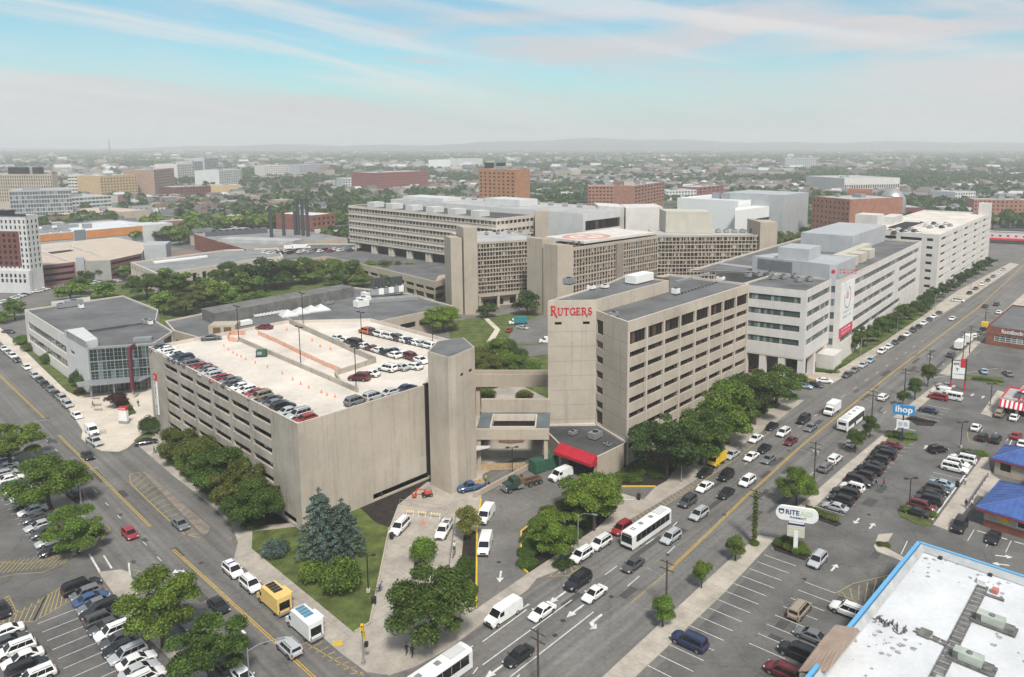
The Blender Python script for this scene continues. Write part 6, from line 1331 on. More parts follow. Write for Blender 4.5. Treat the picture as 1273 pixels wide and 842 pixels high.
place(b.mesh('timber_load',mat('fresh_timber',(.45,.32,.18),.8,.15,2.)),'timber_load',r)
r=thing('rolloff_truck','dark green hook lift truck with bare frame parked by the retaining wall','truck',(*P2(648,600,1.2),.15),None,R(215));gm=mat('dark_green_paint',(.03,.06,.045),.5,.1,1.)
part(r,'cab',gm,prof=[(.9,.8,1),(.9,2.6,.9),(2.2,2.6,.9),(2.55,1.9,.95),(3.9,1.75,.8),(4.0,.8,.8)],hw=1.15,smooth=25);part(r,'windscreen',M_GLASSCAR,prof=[(2.27,2.5,.85),(2.56,1.95,.9),(2.6,1.96,.9),(2.3,2.52,.85)],hw=1.15);part(r,'bumper',M_STEEL,(3.95,4.15,-1.15,1.15,.55,.9));part(r,'grille',M_STEEL,(3.96,4.03,-.6,.6,.95,1.6))
part(r,'frame',M_WOOD,(-4.6,1.0,-.55,-.35,.9,1.25),(-4.6,1.0,.35,.55,.9,1.25),(-4.5,-4.3,-.9,.9,1.0,1.25),(-2.5,-2.3,-.9,.9,1.0,1.25),(-.3,.7,-1.0,1.0,1.1,2.3));part(r,'hook_arm',mat('rusty_steel',(.12,.06,.04),.8,.25,2.),(-4.2,.5,-.2,.2,1.3,1.65),(-.2,.2,-.2,.2,1.6,2.7));part(r,'fuel_tank',M_STEEL,(.0,1.4,-1.2,-.8,.6,1.1),(.0,1.4,.8,1.2,.6,1.1));part(r,'exhaust_stack',M_STEEL,(.75,.87,.75,.87,1.6,3.1),(.75,.87,-.87,-.75,1.6,3.1))
for s in(-1,1):part(r,'headlight',M_LAMP,(3.95,4.05,s*.95-.13,s*.95+.13,1.1,1.35))
wheels(r,(3.2,-1.6,-2.9,-4.0),1.15,.5,.32)
r=thing('green_container','long green steel waste container standing under the edge of the red awning','container',(*P2(679,577,1.2),.15),None,R(38));part(r,'shell',M_GREENP,(-3.6,3.6,-1.2,1.2,.25,2.55));part(r,'lid',M_GREENP,(-3.65,3.65,-1.24,1.24,2.55,2.66))
for k in range(9):part(r,'rib',M_GREENP,(-3.4+k*.82,-3.3+k*.82,-1.27,1.27,.3,2.5))
part(r,'skid',M_BLACK,(-3.5,3.5,-.8,-.6,.0,.25),(-3.5,3.5,.6,.8,.0,.25))
r=thing('boom_lift','small red boom lift standing on mulch beside the garage tower','lift',(*P2(531,613,.8),.15),None,R(200));part(r,'chassis',M_BLACK,(-1.0,1.0,-.7,.7,.25,.6));part(r,'turret',mat('lift_red',(.55,.07,.03),.5,.1,1.),(-.9,.5,-.5,.5,.6,1.3));b=MB();b.tube([(-.6,0,1.2),(1.9,0,1.7)],.16,8);b.tube([(1.9,0,1.7),(2.3,0,.9)],.13,8);place(b.mesh('boom',mat('lift_red',(.55,.07,.03))),'boom',r);part(r,'basket',mat('lift_red',(.55,.07,.03)),(2.1,2.9,-.5,.5,.5,.6),(2.1,2.15,-.5,.5,.6,1.3),(2.85,2.9,-.5,.5,.6,1.3));part(r,'cover',M_STEEL,(-.8,.3,-.45,.45,1.3,1.6));wheels(r,(.7,-.7),.75,.3,.22)
r=thing('road_machine','boxy yellow maintenance truck under the roadside trees','truck',(*P2(891,571,1.2),0),None,AVr);part(r,'cargo_box',M_YELP,(-2.4,.6,-1.05,1.05,.8,3.0));part(r,'tarp',M_GREENP,(-2.3,.5,-1.0,1.0,3.0,3.1));part(r,'cab',M_YELP,prof=[(.65,.5,1),(.65,2.5,.92),(1.6,2.4,.9),(2.2,1.4,.95),(2.4,.5,1)],hw=1.05);part(r,'windscreen',M_GLASSCAR,prof=[(1.62,2.35,.8),(2.18,1.5,.88),(2.21,1.51,.88),(1.65,2.37,.8)],hw=1.05);part(r,'bumper',M_BLACK,(2.35,2.5,-1,1,.4,.7));lamps(r,2.4,-2.4,.8,.75,.9);wheels(r,(1.6,-1.4),1.05,.42)
b=MB();b.box(-.12,.12,-.62,.62,0,.1);lb=b.mesh('light_bar',mat('blue_red_lens',(.08,.08,.35),.3,.1,1.))
for o in list(COL.objects):
 if o.get('label')=='white patrol SUV with light bar at the kerb ramp':place(lb,'light_bar',o,(-.4,0,1.76));part(o,'door_stripe',M_REDP,(-1.9,1.6,-.975,-.965,.72,.86),(-1.9,1.6,.965,.975,.72,.86))
# ================================================================ trees and shrubs
def leaf_cloud(seed,n,size,blobs,flat=.25,drop=.0):
 """n leaf sprays scattered on and in the given clumps (centre, radius); returns a mesh"""
 g=np.random.default_rng(seed);w=np.array([b[3]**2 for b in blobs]);pick=g.choice(len(blobs),n,p=w/w.sum())
 B=np.array(blobs)[pick];d=g.normal(size=(n,3));d/=np.linalg.norm(d,axis=1)[:,None];d[:,2]=np.where(d[:,2]<-.35,-d[:,2]*.6,d[:,2])
 c=B[:,:3]+d*(B[:,3]*(g.uniform(.55,1.12,n)))[:,None]*np.array([1,1,.85])
 nrm=d+g.normal(size=(n,3))*.75+np.array([0,0,.35]);nrm/=np.linalg.norm(nrm,axis=1)[:,None]
 t=np.cross(nrm,g.normal(size=(n,3)));t/=np.linalg.norm(t,axis=1)[:,None];u=np.cross(nrm,t)
 s=size*g.uniform(.45,1.5,n)[:,None]
 V=np.stack([c-t*s*.5-u*s*.18,c+t*s*.05-u*s*.42,c+t*s*.55+u*s*.12,c-t*s*.08+u*s*.40],1).reshape(-1,3)
 me=bpy.data.meshes.new('crown');me.vertices.add(4*n);me.vertices.foreach_set('co',V.ravel())
 me.loops.add(4*n);me.loops.foreach_set('vertex_index',np.arange(4*n));me.polygons.add(n);me.polygons.foreach_set('loop_start',np.arange(n)*4);me.polygons.foreach_set('loop_total',np.full(n,4))
 me.materials.append(M_LEAF);me.update(calc_edges=True);me.validate();return me
def blob_set(seed,k,r=.42,zc=1.28,zr=.62,spread=.66):
 g=random.Random(seed);out=[(0,0,zc,.5)]
 for i in range(k):
  a=i*2.4+g.uniform(-.4,.4);e=g.uniform(-.75,1.0);q=math.sqrt(max(.05,1-e*e*.85))*spread*g.uniform(.62,1.28)
  out.append((q*math.cos(a),q*math.sin(a),zc+e*zr,r*g.uniform(.48,1.15)))
 return out
def trunk_mesh(blobs,h=.75,r=.055,limbs=7):
 b=MB();b.tube([(0,0,-.05),(.01,.01,h*.5),(0,.02,h),(.02,0,h*1.5)],[r*1.3,r,r*.8,r*.35],9)
 for x,y,z,_ in blobs[1:limbs+1]:b.tube([(0,.01,h*.78),(x*.45,y*.45,h*.8+(z-h*.8)*.55),(x*.9,y*.9,z)],[r*.5,r*.33,r*.12],6)
 return b.mesh('trunk',M_BARK,40)
TREES={}
def proto(kind,seed,n,size,blobs,**k):TREES.setdefault(kind,[]).append((leaf_cloud(seed,n,size,blobs),trunk_mesh(blobs,**k)))
for s in range(4):proto('broad',s,24000,.052,blob_set(s,22+s,.34,1.22,.68,.74))
for s in range(2):proto('round',20+s,9000,.075,blob_set(20+s,14,.4,1.25,.6,.5),h=.7,r=.06)
for s in range(3):proto('mid',40+s,4200,.11,blob_set(40+s,15,.40,1.15,.75,.68))
for s in range(3):proto('far',60+s,260,.46,blob_set(60+s,8,.5))
for s in range(3):proto('shrub',80+s,7000,.08,[(0,0,.45,.6)]+[(.5*math.cos(a),.5*math.sin(a),.42+.15*math.sin(3*a),.46)for a in np.arange(6)*1.05+s],h=.3,r=.05,limbs=4)
cb_=[]
for L_ in range(9):
 z_=.28+L_*.21;q=.80*(1-L_/10.2)**.8
 for i in range(max(3,8-L_//2)):a=i*2*math.pi/max(3,8-L_//2)+L_*.7;cb_+=[(q*math.cos(a)*f_,q*math.sin(a)*f_,z_-.06*f_,.10+.06*(1-f_))for f_ in(.45,.8,1.05)]
cb_.append((0,0,2.2,.10));TREES['conifer']=[(leaf_cloud(7,16000,.045,cb_),trunk_mesh(cb_[:1],h=1.5,r=.05,limbs=0))]
hb=[(x*.5,y*.25,.45+.1*math.sin(x*5),.36)for x in range(-2,3)for y in(-1,1)]
TREES['hedge']=[(leaf_cloud(9,4200,.095,hb),trunk_mesh(hb[:2],h=.3,r=.04,limbs=1))]
GREENS={'green':(.125,.195,.028),'dark':(.078,.132,.023),'bright':(.16,.25,.03),'olive':(.125,.15,.03),'blue':(.12,.165,.135),'yellow':(.22,.24,.055),'wine':(.08,.028,.026),'deep':(.056,.10,.024)}
KN={'broad':'broadleaf_tree','round':'street_tree','mid':'broadleaf_tree','far':'distant_tree','shrub':'round_shrub','conifer':'conifer_tree','hedge':'clipped_hedge'}
KC={'broad':'tree','round':'tree','mid':'tree','far':'tree','shrub':'shrub','conifer':'tree','hedge':'hedge'}
tcount=[0]
def plant(kind,pos,r,h,tint,label,group=None,z=0.,rz=None,sy=1.):
 tcount[0]+=1;ps=TREES[kind];cm,tm=ps[tcount[0]%len(ps)];c=GREENS[tint];j=rnd.uniform(.88,1.12);c=(c[0]*j*rnd.uniform(.92,1.1),c[1]*j,c[2]*j)
 H0={'shrub':1.05,'hedge':.9,'conifer':2.35}.get(kind,2.12)
 o=thing(KN[kind],label,KC[kind],(pos[0],pos[1],z),group,rnd.uniform(0,6.28)if rz is None else rz);o.scale=(r,r*sy,h/H0)
 place(tm,'trunk',o);place(cm,'crown',o,color=c);return o
def tree(kind,px_,py_,r,h,tint,label,group=None,z=0.,**k):return plant(kind,P(px_,py_),r,h,tint,label,group,z,**k)
for a in(('broad',14,583,6.0,9.6,'green','leafy street tree cut by the left edge of the left car park'),('broad',62,632,6.3,10,'green','wide leafy street tree over the upper row of parked cars'),('broad',97,688,4.5,7.8,'green','smaller street tree on the rounded island tip by the crossing'),('broad',203,806,4.7,10.8,'green','large leafy tree on the island above the row of black cars'),('broad',262,855,4.5,9.2,'dark','lowest leafy tree on the car park island at the bottom edge'),('broad',540,800,5.9,10.8,'dark','big dark tree with open crown on the corner plaza'),('round',582,672,2.6,6.5,'yellow','pale yellowish small tree by the upper white van'),('shrub',527,698,2.4,4.6,'bright','tall round clipped bush in the plaza bed'),('broad',738,660,5.0,10.5,'bright','bright green tree at the back of the kerbed planting island'),('round',720,640,4.2,8.0,'green','mid green tree on the planting island behind the bright ones'),('broad',690,690,4.1,7.0,'bright','low bright green tree at the front of the kerbed planting island'),('round',752,635,3.8,8.2,'green','tree at the upper edge of the planting island near the arrow'),('broad',828,595,7.4,13.5,'deep','dark tree, nearest of the big ones under the office block'),('broad',872,578,6.4,12.5,'dark','second big tree from the nearest under the office block'),('broad',905,552,7.4,14,'green','tall middle tree under the office block windows'),('broad',938,528,7.0,13,'dark','fourth big tree under the office block windows'),('broad',965,508,6.6,11.5,'green','last big tree under the office block towards the clinic'),('broad',990,628,3.5,7.4,'green','round street tree near the utility pole on the right pavement'),('round',914,698,1.9,4.6,'green','small street tree, third from the bottom along the right pavement'),('round',872,732,1.7,5.0,'bright','small street tree, second from the bottom along the right pavement'),('round',824,780,2.0,5.0,'green','small street tree, lowest along the right pavement'),('round',1063,563,2.4,6.0,'dark','dark small tree before the half hidden white hatchback'),('round',1081,545,2.2,5.8,'dark','dark small tree next beyond the one by the white hatchback'),('round',1122,505,1.9,4.6,'dark','low dark tree above the blue pole sign'),('round',1137,497,2.3,6.4,'dark','middle dark tree on the short strip of pavement'),('round',1153,481,2.5,7.4,'olive','tallest dark tree at the end of the short strip of pavement'),('conifer',400,694,4.9,12.8,'blue','larger blue green cedar on the corner lawn'),('conifer',427,692,4.5,10.6,'blue','smaller blue green cedar beside the larger one on the corner lawn'),('shrub',342,692,2.4,3.2,'blue','small blue spruce bush alone on the corner lawn'),('shrub',391,722,2.6,3.4,'green','lower green bush left of two below the cedars'),('shrub',424,736,3.4,6.0,'green','large green bush right of two below the cedars'),('shrub',578,722,1.7,4.6,'dark','dark upright bush in the narrow bed by the yellow kerb'),('shrub',583,742,1.6,2.4,'green','low bush at the near end of the narrow yellow kerbed bed'),('broad',222,578,3.9,8.6,'olive','slim olive tree at the far end of the garage bed'),('broad',248,600,4.8,9.6,'olive','second tree along the garage bed from the far end'),('broad',274,622,5.2,10.5,'dark','third tree along the garage bed, dark and full'),('broad',298,642,4.6,10.5,'olive','fourth tree along the garage bed, reaching the slots'),('broad',318,657,4.8,9.0,'dark','nearest tree of the garage bed above the lawn'),('shrub',186,540,2.4,5.0,'deep','dark round bush at the garage corner by the forecourt'),('shrub',97,481,2.3,5.4,'deep','dark upright bush left of the glass entrance'),('shrub',104,484,2.2,4.8,'dark','dark bush right beside the upright one at the glass entrance'),('shrub',62,452,2.8,4.0,'dark','dark bush halfway along the low building lawn'),('shrub',29,428,3.2,3.6,'green','green bush at the far end of the low building lawn'),('shrub',38,436,3.0,3.0,'olive','greyish bush near the far end of the low building lawn'),('shrub',99,490,1.6,1.6,'wine','low purple bush before the glass entrance'),('round',146,507,3.2,4.0,'wine','dark red leaved tree in the forecourt bed'),('shrub',158,508,1.4,1.0,'yellow','low yellow flowering shrub in the forecourt bed'),('shrub',152,501,1.3,1.0,'olive','low olive shrub in the forecourt bed'),('shrub',163,515,1.2,.9,'bright','low bright shrub at the forecourt bed tip'),('broad',551,412,7.0,9.5,'bright','broad bright tree on the campus lawn behind the garage roof'),('mid',655,392,5.4,10.5,'deep','dark tree beside the hospital front wing entrance'),('mid',606,395,4.2,6,'deep','low dark tree at the foot of the hospital pier'),('round',620,446,4.2,7.0,'green','small tree beside the campus drive crossing'),('broad',601,470,5.0,7.5,'olive','olive tree on the garden left above the footbridge'),('broad',640,466,4.2,5.5,'green','green tree on the garden right above the footbridge'),('shrub',602,500,3.4,4.2,'green','green bush left between the two bridges'),('shrub',652,498,2.6,3.2,'olive','spiky green bush right between the two bridges')):tree(*a)
GB='park trees behind the low concourse'
PK=[(183,372,7,11,'dark'),(215,366,7,11.5,'green'),(203,390,6,8.5,'bright'),(232,392,6,9,'olive'),(254,383,6.5,9.5,'olive'),(272,380,6.5,10,'bright'),(290,364,8,13,'dark'),(308,373,6.5,11.5,'green'),(330,362,8.5,15,'deep'),(352,357,7,12,'dark'),(372,352,7,12,'green'),(392,350,7,11,'olive'),(414,350,7,11,'bright'),(437,350,7,10.5,'olive'),(462,349,6.5,10,'green'),(486,350,7,10.5,'olive'),(506,350,5.5,8.5,'green')]
for i,(x,y,r,h,t)in enumerate(PK):tree('mid' if i%3 else 'broad',x,y,r*1.12,h*1.06,t,f"{t if t in ('dark', 'bright', 'olive', 'green') else 'deep green'} leafy park tree, {ORD[i]} from left behind the low concourse roof",GB)
tree('conifer',249,376,4.4,13,'deep','single dark pointed conifer among the park trees');
for i,(x,y,r,h,t)in enumerate(((88,374,6.5,8,'bright'),(130,372,6.8,8,'bright'),(100,366,6,8.5,'green'),(19,398,4.5,8.5,'green'),(120,347,5,6.5,'dark'),(142,342,5,7,'olive'),(158,346,5,7,'green'),(105,350,4,5.5,'green'),(2,402,4,5,'bright'))):tree('mid',x,y,r,h,t,f"{t} young tree, number {i + 1} beyond the low glass fronted building, {['behind its left roof edge','behind its roof centre','in the car lot','at its far left corner','by the maroon garage wall','at the beige corner','beside the maroon garage','against the maroon garage','at the frame edge'][i]}",'young trees beyond the low building')
a,b=P(1068,440),P(1160,385)
for i in range(11):p=a.lerp(b,i/10);plant('mid',p+D2*1.5,3.4,8.2-(i%3)*.8,'dark',f"dense dark tree, {ORD[i]} along the clinic wall from its banner corner",'trees along the clinic wall')
a,b=P(1170,376),P(1238,332)
for i in range(9):p=a.lerp(b,i/8);plant('mid',p+D2*3.0,3.6,6.5-(i%3)*.6,'deep',f"dark tree, {ORD[i]} along the tall garage wall from its near corner",'trees along the tall garage wall')
def hedge(px_,py_,L_,w_,h_,ang,label,tint='green'):return tree('hedge',px_,py_,L_/2.6,h_,tint,label,rz=ang,sy=w_/L_*2.0)
hedge(792,588,11,5,1.4,A1,'broad low evergreen ground hedge by the awning wall','dark');hedge(776,598,7,3,1.0,R(0),'near low evergreen hedge above the yellow kerb','green');hedge(1012,461,14,1.8,1.3,R(-25),'low green hedge at the clinic corner','green');hedge(1046,456,14,1.8,1.4,A1,'low green hedge along the clinic pavement','green')
hedge(1142,640,6.2,1.8,1.3,R(-22),'clipped hedge at the near end of the middle row','green');hedge(1121,545,7,3,1.6,R(-15),'bushy hedge at the foot of the blue pole sign','green');hedge(1212,566,5.5,1.8,1.2,R(-20),'clipped hedge at the far end of the middle row','green');hedge(1146,524,6.5,1.2,.6,R(-22),'sparse low planting on the thin lot island','wine');hedge(1228,474,8,1.6,.9,R(-20),'low shrub strip on the grass verge','dark');hedge(1022,643,6,2.0,1.4,aS,'shrub bed at the start of the black car row','olive')
hedge(1098,679,2.2,1.6,.7,0,'tiny shrub on the kerbed island before the drugstore','olive');hedge(705,702,5,3,1.2,A1,'low dark shrubs at the near tip of the planting island','deep');hedge(660,668,6,2.5,1.3,R(70),'dark shrub strip along the yellow island kerb','deep')
for i,(x,y)in enumerate(((968,680),(978,684),(989,689),(977,676),(996,683),(1000,690),(985,679))):tree('shrub',x,y,1.05,1.5,'green',f"round clipped shrub, {ORD[i]} around the oval sign pole",'round shrubs at the oval sign',z=.1)
for i,(x,y)in enumerate(((600,458),(615,466),(628,455),(645,452),(658,460),(596,445),(610,440),(630,440),(650,470),(608,482),(626,478))):tree('shrub',x,y,3.2+(i%3)*.7,3.0+(i%4)*.9,('green','olive','bright','dark')[i%4],f"garden bush, plant {i + 1} of eleven between the footbridge and the campus drive",'garden bushes above the footbridge')
for i in range(13):tree('shrub',212+i*8.6,568+i*7.3,2.3,2.0+(i%3)*.9,('dark','olive','green')[i%3],f"undergrowth shrub, {ORD[i]} from the far end below the garage bed trees",'undergrowth shrubs in the garage bed')
for i in range(10):tree('shrub',818+i*15.5,592-i*9.6,2.6,1.7+(i%3)*.6,('deep','dark')[i%2],f"low dark shrub, {ORD[i]} from the awning end under the office block trees",'shrubs under the office block trees')
for i,(x,y)in enumerate(((655,690),(668,655),(682,642),(700,632),(662,678),(676,668),(725,652),(712,668),(742,642),(655,703))):tree('shrub',x,y,1.9,1.3+(i%3)*.5,('dark','green','olive')[i%3],f"low island shrub, plant {i + 1} of ten inside the yellow kerb",'shrubs inside the kerbed island')
for i,(x,y)in enumerate(((225,356),(262,352),(300,350),(340,347),(380,346),(420,347),(450,349),(480,352),(205,372),(320,372),(282,372))):tree('mid',x,y+8,6.5,6.5,('green','bright','dark')[i%3],f"low bushy park tree, number {i + 1} filling between the taller park trees",GB)
tree('shrub',938,678,.9,1.0,'green','small weed clump at the vine covered pole foot')
# ================================================================ street furniture and people
def height_at(px_,py_,ytop):
 g=P(px_,py_);f=lambda z:CY-F_PX*(g.y*ST+(z-CAM_H)*CT)/(g.y*CT-(z-CAM_H)*ST)
 lo,hi=0.,60.
 for _ in range(40):
  m=(lo+hi)/2
  if f(m)>ytop:lo=m
  else:hi=m
 return g,lo
def tubeobj(name,pts,r,m,parent,n=8):b=MB();b.tube(pts,r,n);me=b.mesh(name,m,40);return place(me,name,parent)
def boxobj(name,m,parent,*bs,rz=0.):
 b=MB()
 for q in bs:b.box(*q)
 return place(b.mesh(name,m),name,parent,rz=rz)
def street_lamp(px_,py_,yt,ang,label,arm=2.6,z=0.,group='cobra head street lamps'):
 g,h=height_at(px_,py_,yt);h=max(6.,min(11.5,h));r=thing('street_lamp',label,'street lamp',(g.x,g.y,z),group,ang)
 tubeobj('pole',[(0,0,0),(0,0,h*.5),(0,0,h)],[.13,.10,.08],M_STEEL,r);a_=tubeobj('arm',[(0,0,h-.4),(arm*.4,0,h+.25),(arm,0,h+.4)],[.06,.05,.045],M_STEEL,r)
 boxobj('lamp_head',M_STEEL,a_,(arm-.1,arm+.8,-.16,.16,h+.3,h+.46));boxobj('base',M_STEEL,r,(-.2,.2,-.2,.2,0,.5));return r
def lot_lamp(g,h,label,z=0.,ang=0.):
 r=thing('lot_lamp',label,'lamp post',(g[0],g[1],z),'double headed lamp posts',ang);tubeobj('pole',[(0,0,0),(0,0,h)],.09,M_BLACK,r);a_=tubeobj('crossarm',[(-1.0,0,h-.05),(1.0,0,h-.05)],.05,M_BLACK,r)
 for s in(-1,1):boxobj('lamp_head',M_BLACK,a_,(s*.95-.38,s*.95+.38,-.24,.24,h-.04,h+.14))
 boxobj('base',M_PAVE,r,(-.28,.28,-.28,.28,0,.55));return r
def utility_pole(px_,py_,yt,label,lamp=None,transf=0,vine=False):
 g,h=height_at(px_,py_,yt);h=min(13,max(8,h));r=thing('utility_pole',label,'utility pole',(g.x,g.y,.1),'wooden utility poles',A1);tubeobj('pole',[(0,0,-.1),(0,0,h)],[.17,.11],M_BARK,r)
 for k,z in enumerate((h-.4,h-1.5)):boxobj('crossarm',M_BARK,r,(-.07 if k else-.06,.07 if k else .06,-1.2,1.2,z-.06,z+.06))
 for k in range(4):tubeobj('insulator',[(0,-1.05+k*.7,h-.34),(0,-1.05+k*.7,h-.12)],.05,M_STEEL,r,6)
 for k in range(transf):b=MB();b.lathe([(.26,h-2.9),(.28,h-2.8),(.28,h-1.95),(.2,h-1.85)],(.0,(.45,-.45,0)[k]),10);place(b.mesh('transformer',M_STEEL,40),'transformer',r)
 if lamp:tubeobj('arm',[(0,.1,h-3.2),(0,1.5,h-2.7),(0,2.8,h-2.6)],.05,M_STEEL,r,6);boxobj('lamp_head',M_STEEL,r,(-.15,.15,2.7,3.5,h-2.72,h-2.56))
 if vine:place(leaf_cloud(5,900,.34,[(0,0,z,.42)for z in np.arange(.5,h-.8,.6)]),'vine',r,color=GREENS['olive'])
 return r
for a in((41,558,530,R(20),'street lamp between the leafy tree at the left edge and its neighbour'),(101,626,597,R(35),'street lamp beside the black SUV on the left island'),(535,812,762,R(70),'street lamp in front of the big corner plaza tree'),(718.5,680,641,R(-20),'street lamp behind the two white parked SUVs'),(847,600,562,R(-20),'street lamp beside the yellow machine'),(1070,443,422,R(-30),'street lamp with sign at the clinic corner'),(1115,415,396,R(-30),'street lamp halfway along the clinic trees'),(1162,386,370,R(-30),'street lamp near the far end of the clinic'),(1207,360,345,R(-30),'street lamp by the tall garage trees')):street_lamp(*a)
street_lamp(311,862,806,R(20),'tall steel mast pole at the bottom edge by the yellow line',3.6,group=None)
for(x,y,yt,l)in((458,737,693,'double headed black lamp post on the corner lawn edge'),(637,592,557,'double headed black lamp post by the retaining wall'),(1130,633,607,'double headed lamp post at the hedge of the middle row'),(1194,557,530,'double headed lamp post with red base by the white SUVs'),(1231,505,479,'lamp post with orange sign beside the striped restaurant')):
 g,h=height_at(x,y,yt);lot_lamp(g,max(6,min(9.5,h)),l,.1,R(10))
for i,(x,y)in enumerate(((297,425),(374,456),(443,487),(450,434),(377,405),(538,432))):lot_lamp(P(x,y,GZ-.85),9.,f"lamp post on the garage roof, {['by the stair head','on the long ramp wall','at the ramp wall near end','behind the middle car row','at the back parapet','behind the lift tower'][i]}",GZ-.85,R(-40))
for a in((828,762,697,'utility pole with street light left of the lowest small tree',1,0),(669,856,812,'utility pole top crossing the bottom lane lines',0,0),(937.5,677,609,'vine covered utility pole at the end of the right pavement',0,1,True),(1012,596,554,'utility pole with two transformers beside the round street tree',1,2),(1083.5,524,490,'utility pole beside the bus driving away',1,0),(1124,494,462,'utility pole behind the short pavement strip',1,0),(1154.5,468,440,'utility pole with transformers by the tallest dark tree',1,2),(1196.6,450,412,'utility pole before the white box trucks',0,0),(1205,440,405,'utility pole by the brick store pavement',1,0),(1224,410,385,'utility pole at the brick store corner',1,0)):utility_pole(*a)
g,h=height_at(452,826,786);r=thing('traffic_signal','traffic signal post with yellow and black heads on the corner plaza','traffic signal',(g.x,g.y,.13));tubeobj('pole',[(0,0,0),(0,0,4.6)],.09,M_STEEL,r);boxobj('signal_head',M_YELP,r,(-.2,.2,-.2,.2,4.4,5.6));boxobj('signal_head',M_YELP,r,(-.2,.2,.25,.6,3.2,4.3));boxobj('walk_signal',M_BLACK,r,(.25,.7,-.25,.2,2.5,3.1));boxobj('base',M_STEEL,r,(-.25,.25,-.25,.25,0,.4))
for k in range(3):boxobj('lens',[M_REDP,M_YELLOW,M_GREENP][k],r,(-.12,.12,-.23,-.2,5.25-k*.36,5.5-k*.36))
def panel(root,name,m,pts,t,ang,z=0):
 b=MB();n=len(pts);c,s=math.cos(ang),math.sin(ang);f=lambda x,y,zz:(x*c-y*s,x*s+y*c,zz)
 b.add([f(x,-t/2,zz)for x,zz in pts]+[f(x,t/2,zz)for x,zz in pts],[tuple(range(n)),tuple(range(2*n-1,n-1,-1))]+[(i,n+i,n+(i+1)%n,(i+1)%n)for i in range(n)]);return place(b.mesh(name,m),name,root)
def words_on(root,txt,size,x,y,z,m,ang,bold=.02,sp=1.):
 t=text_mesh(txt,size,.012,m,bold,sp);o=place(t,'lettering',root,(x*math.cos(ang)-y*math.sin(ang),x*math.sin(ang)+y*math.cos(ang),z));o.rotation_euler=(math.pi/2,0,ang);return o
g=P(988.5,689);an=R(-18);r=thing('oval_pole_sign','white oval pole sign with navy shield and lettering above a cream letter board','sign',(g.x,g.y,.15))
boxobj('post',M_WPAINT,r,(-.35,.35,-.25,.25,0,4.2),rz=an);ov=[(2.15*(1 if c>0 else-1)+1.25*math.cos(t),7.0+1.25*math.sin(t))for t in np.arange(24)*math.pi/12-math.pi/2+.001 for c in[math.cos(t)]]
panel(r,'oval_panel',M_WPAINT,ov,.5,an);boxobj('letter_board',mat('cream_panel',(.5,.465,.39)),r,(-1.45,1.35,-.2,.2,3.0,4.9),rz=an);boxobj('blue_band',M_NAVY,r,(-1.3,1.3,-.22,.22,5.05,5.35),rz=an);boxobj('bracket',M_WPAINT,r,(-1.2,1.2,-.16,.16,4.9,5.9),rz=an)
panel(r,'shield',M_NAVY,[(-2.95,7.75),(-2.95,7.1),(-2.5,6.75),(-2.05,7.1),(-2.05,7.75)],.54,an);panel(r,'shield_center',M_WPAINT,[(-2.78,7.4),(-2.78,7.15),(-2.5,6.95),(-2.22,7.15),(-2.22,7.4)],.56,an)
words_on(r,'RITE',1.15,-.75,-.27,7.25,M_NAVY,an,.03);words_on(r,'AID',1.15,1.5,-.27,7.25,mat('pale_lime',(.55,.62,.45),.6,.05,1.),an,.03);words_on(r,'PHARMACY',.5,.2,-.27,6.4,M_NAVY,an,.01)
for k in range(3):boxobj('text_line',mat('pale_lime',(.55,.62,.45)),r,(-1.2,1.1-.2*k,-.21,-.2,4.45-.5*k,4.6-.5*k),rz=an)
g=P(1121,549);an=R(-22);r=thing('blue_pole_sign','blue rectangular pole sign with white lettering on a navy post','sign',(g.x,g.y,.15));boxobj('post',M_NAVY,r,(-.16,.16,-.14,.14,0,7.6),rz=an);boxobj('sign_panel',mat('azure_panel',(.025,.22,.48),.5,.05,1.),r,(-2.3,2.3,-.25,.25,6.3,8.6),rz=an);words_on(r,'ihop',2.0,0,-.27,7.6,M_WPAINT,an,.07,1.05)
boxobj('lower_panel',M_WPAINT,r,(-1.35,1.35,-.18,.18,3.2,5.0),rz=an)
for k in range(2):b=MB();b.box(-1.0+k*1.1,-.1+k*1.1,-.19,-.18,3.6,4.6);place(b.mesh('faded_print',mat('faded_print',(.5,.53,.62),.7,.2,3.)),'faded_print',r,rz=an)
g=P(1190,485);an=R(-20);r=thing('striped_pole_sign','tall twin post sign with white panel and red corner square','sign',(g.x,g.y,.1))
for s in(-1,1):boxobj('post',M_BLACK,r,(s*1.75-.16,s*1.75+.16,-.16,.16,2.6,9.0),rz=an);boxobj('post_base',M_REDP,r,(s*1.75-.2,s*1.75+.2,-.2,.2,0,2.6),rz=an)
boxobj('sign_panel',M_WPAINT,r,(-1.55,1.55,-.14,.14,4.6,8.0),rz=an);boxobj('red_square',M_REDP,r,(.35,1.58,-.2,.2,6.5,9.0),rz=an);words_on(r,'KFC',.9,-.55,-.17,7.4,M_BLACK,an,.03);words_on(r,'Y',1.2,-.4,-.17,5.8,M_NAVY,an,.04);boxobj('crossbar',M_BLACK,r,(-1.6,.3,-.06,.06,8.3,8.45),rz=an);boxobj('letter_board',M_WPAINT,r,(-1.5,1.5,-.12,.12,3.2,4.3),rz=an)
g=P(154.5,527);an=R(-10);r=thing('forecourt_sign','white monolith sign with red top and grey base on the pale forecourt','sign',(g.x,g.y,.13));boxobj('sign_panel',M_WPAINT,r,(-1.1,1.1,-.35,.35,.7,3.4),rz=an);boxobj('sign_top',M_REDP,r,(-1.1,1.1,-.36,.36,3.41,4.2),rz=an);boxobj('base',M_GREYM,r,(-1.2,1.2,-.45,.45,0,.7),rz=an);words_on(r,'RUTGERS',.42,0,-.37,3.8,M_WPAINT,an,.01)
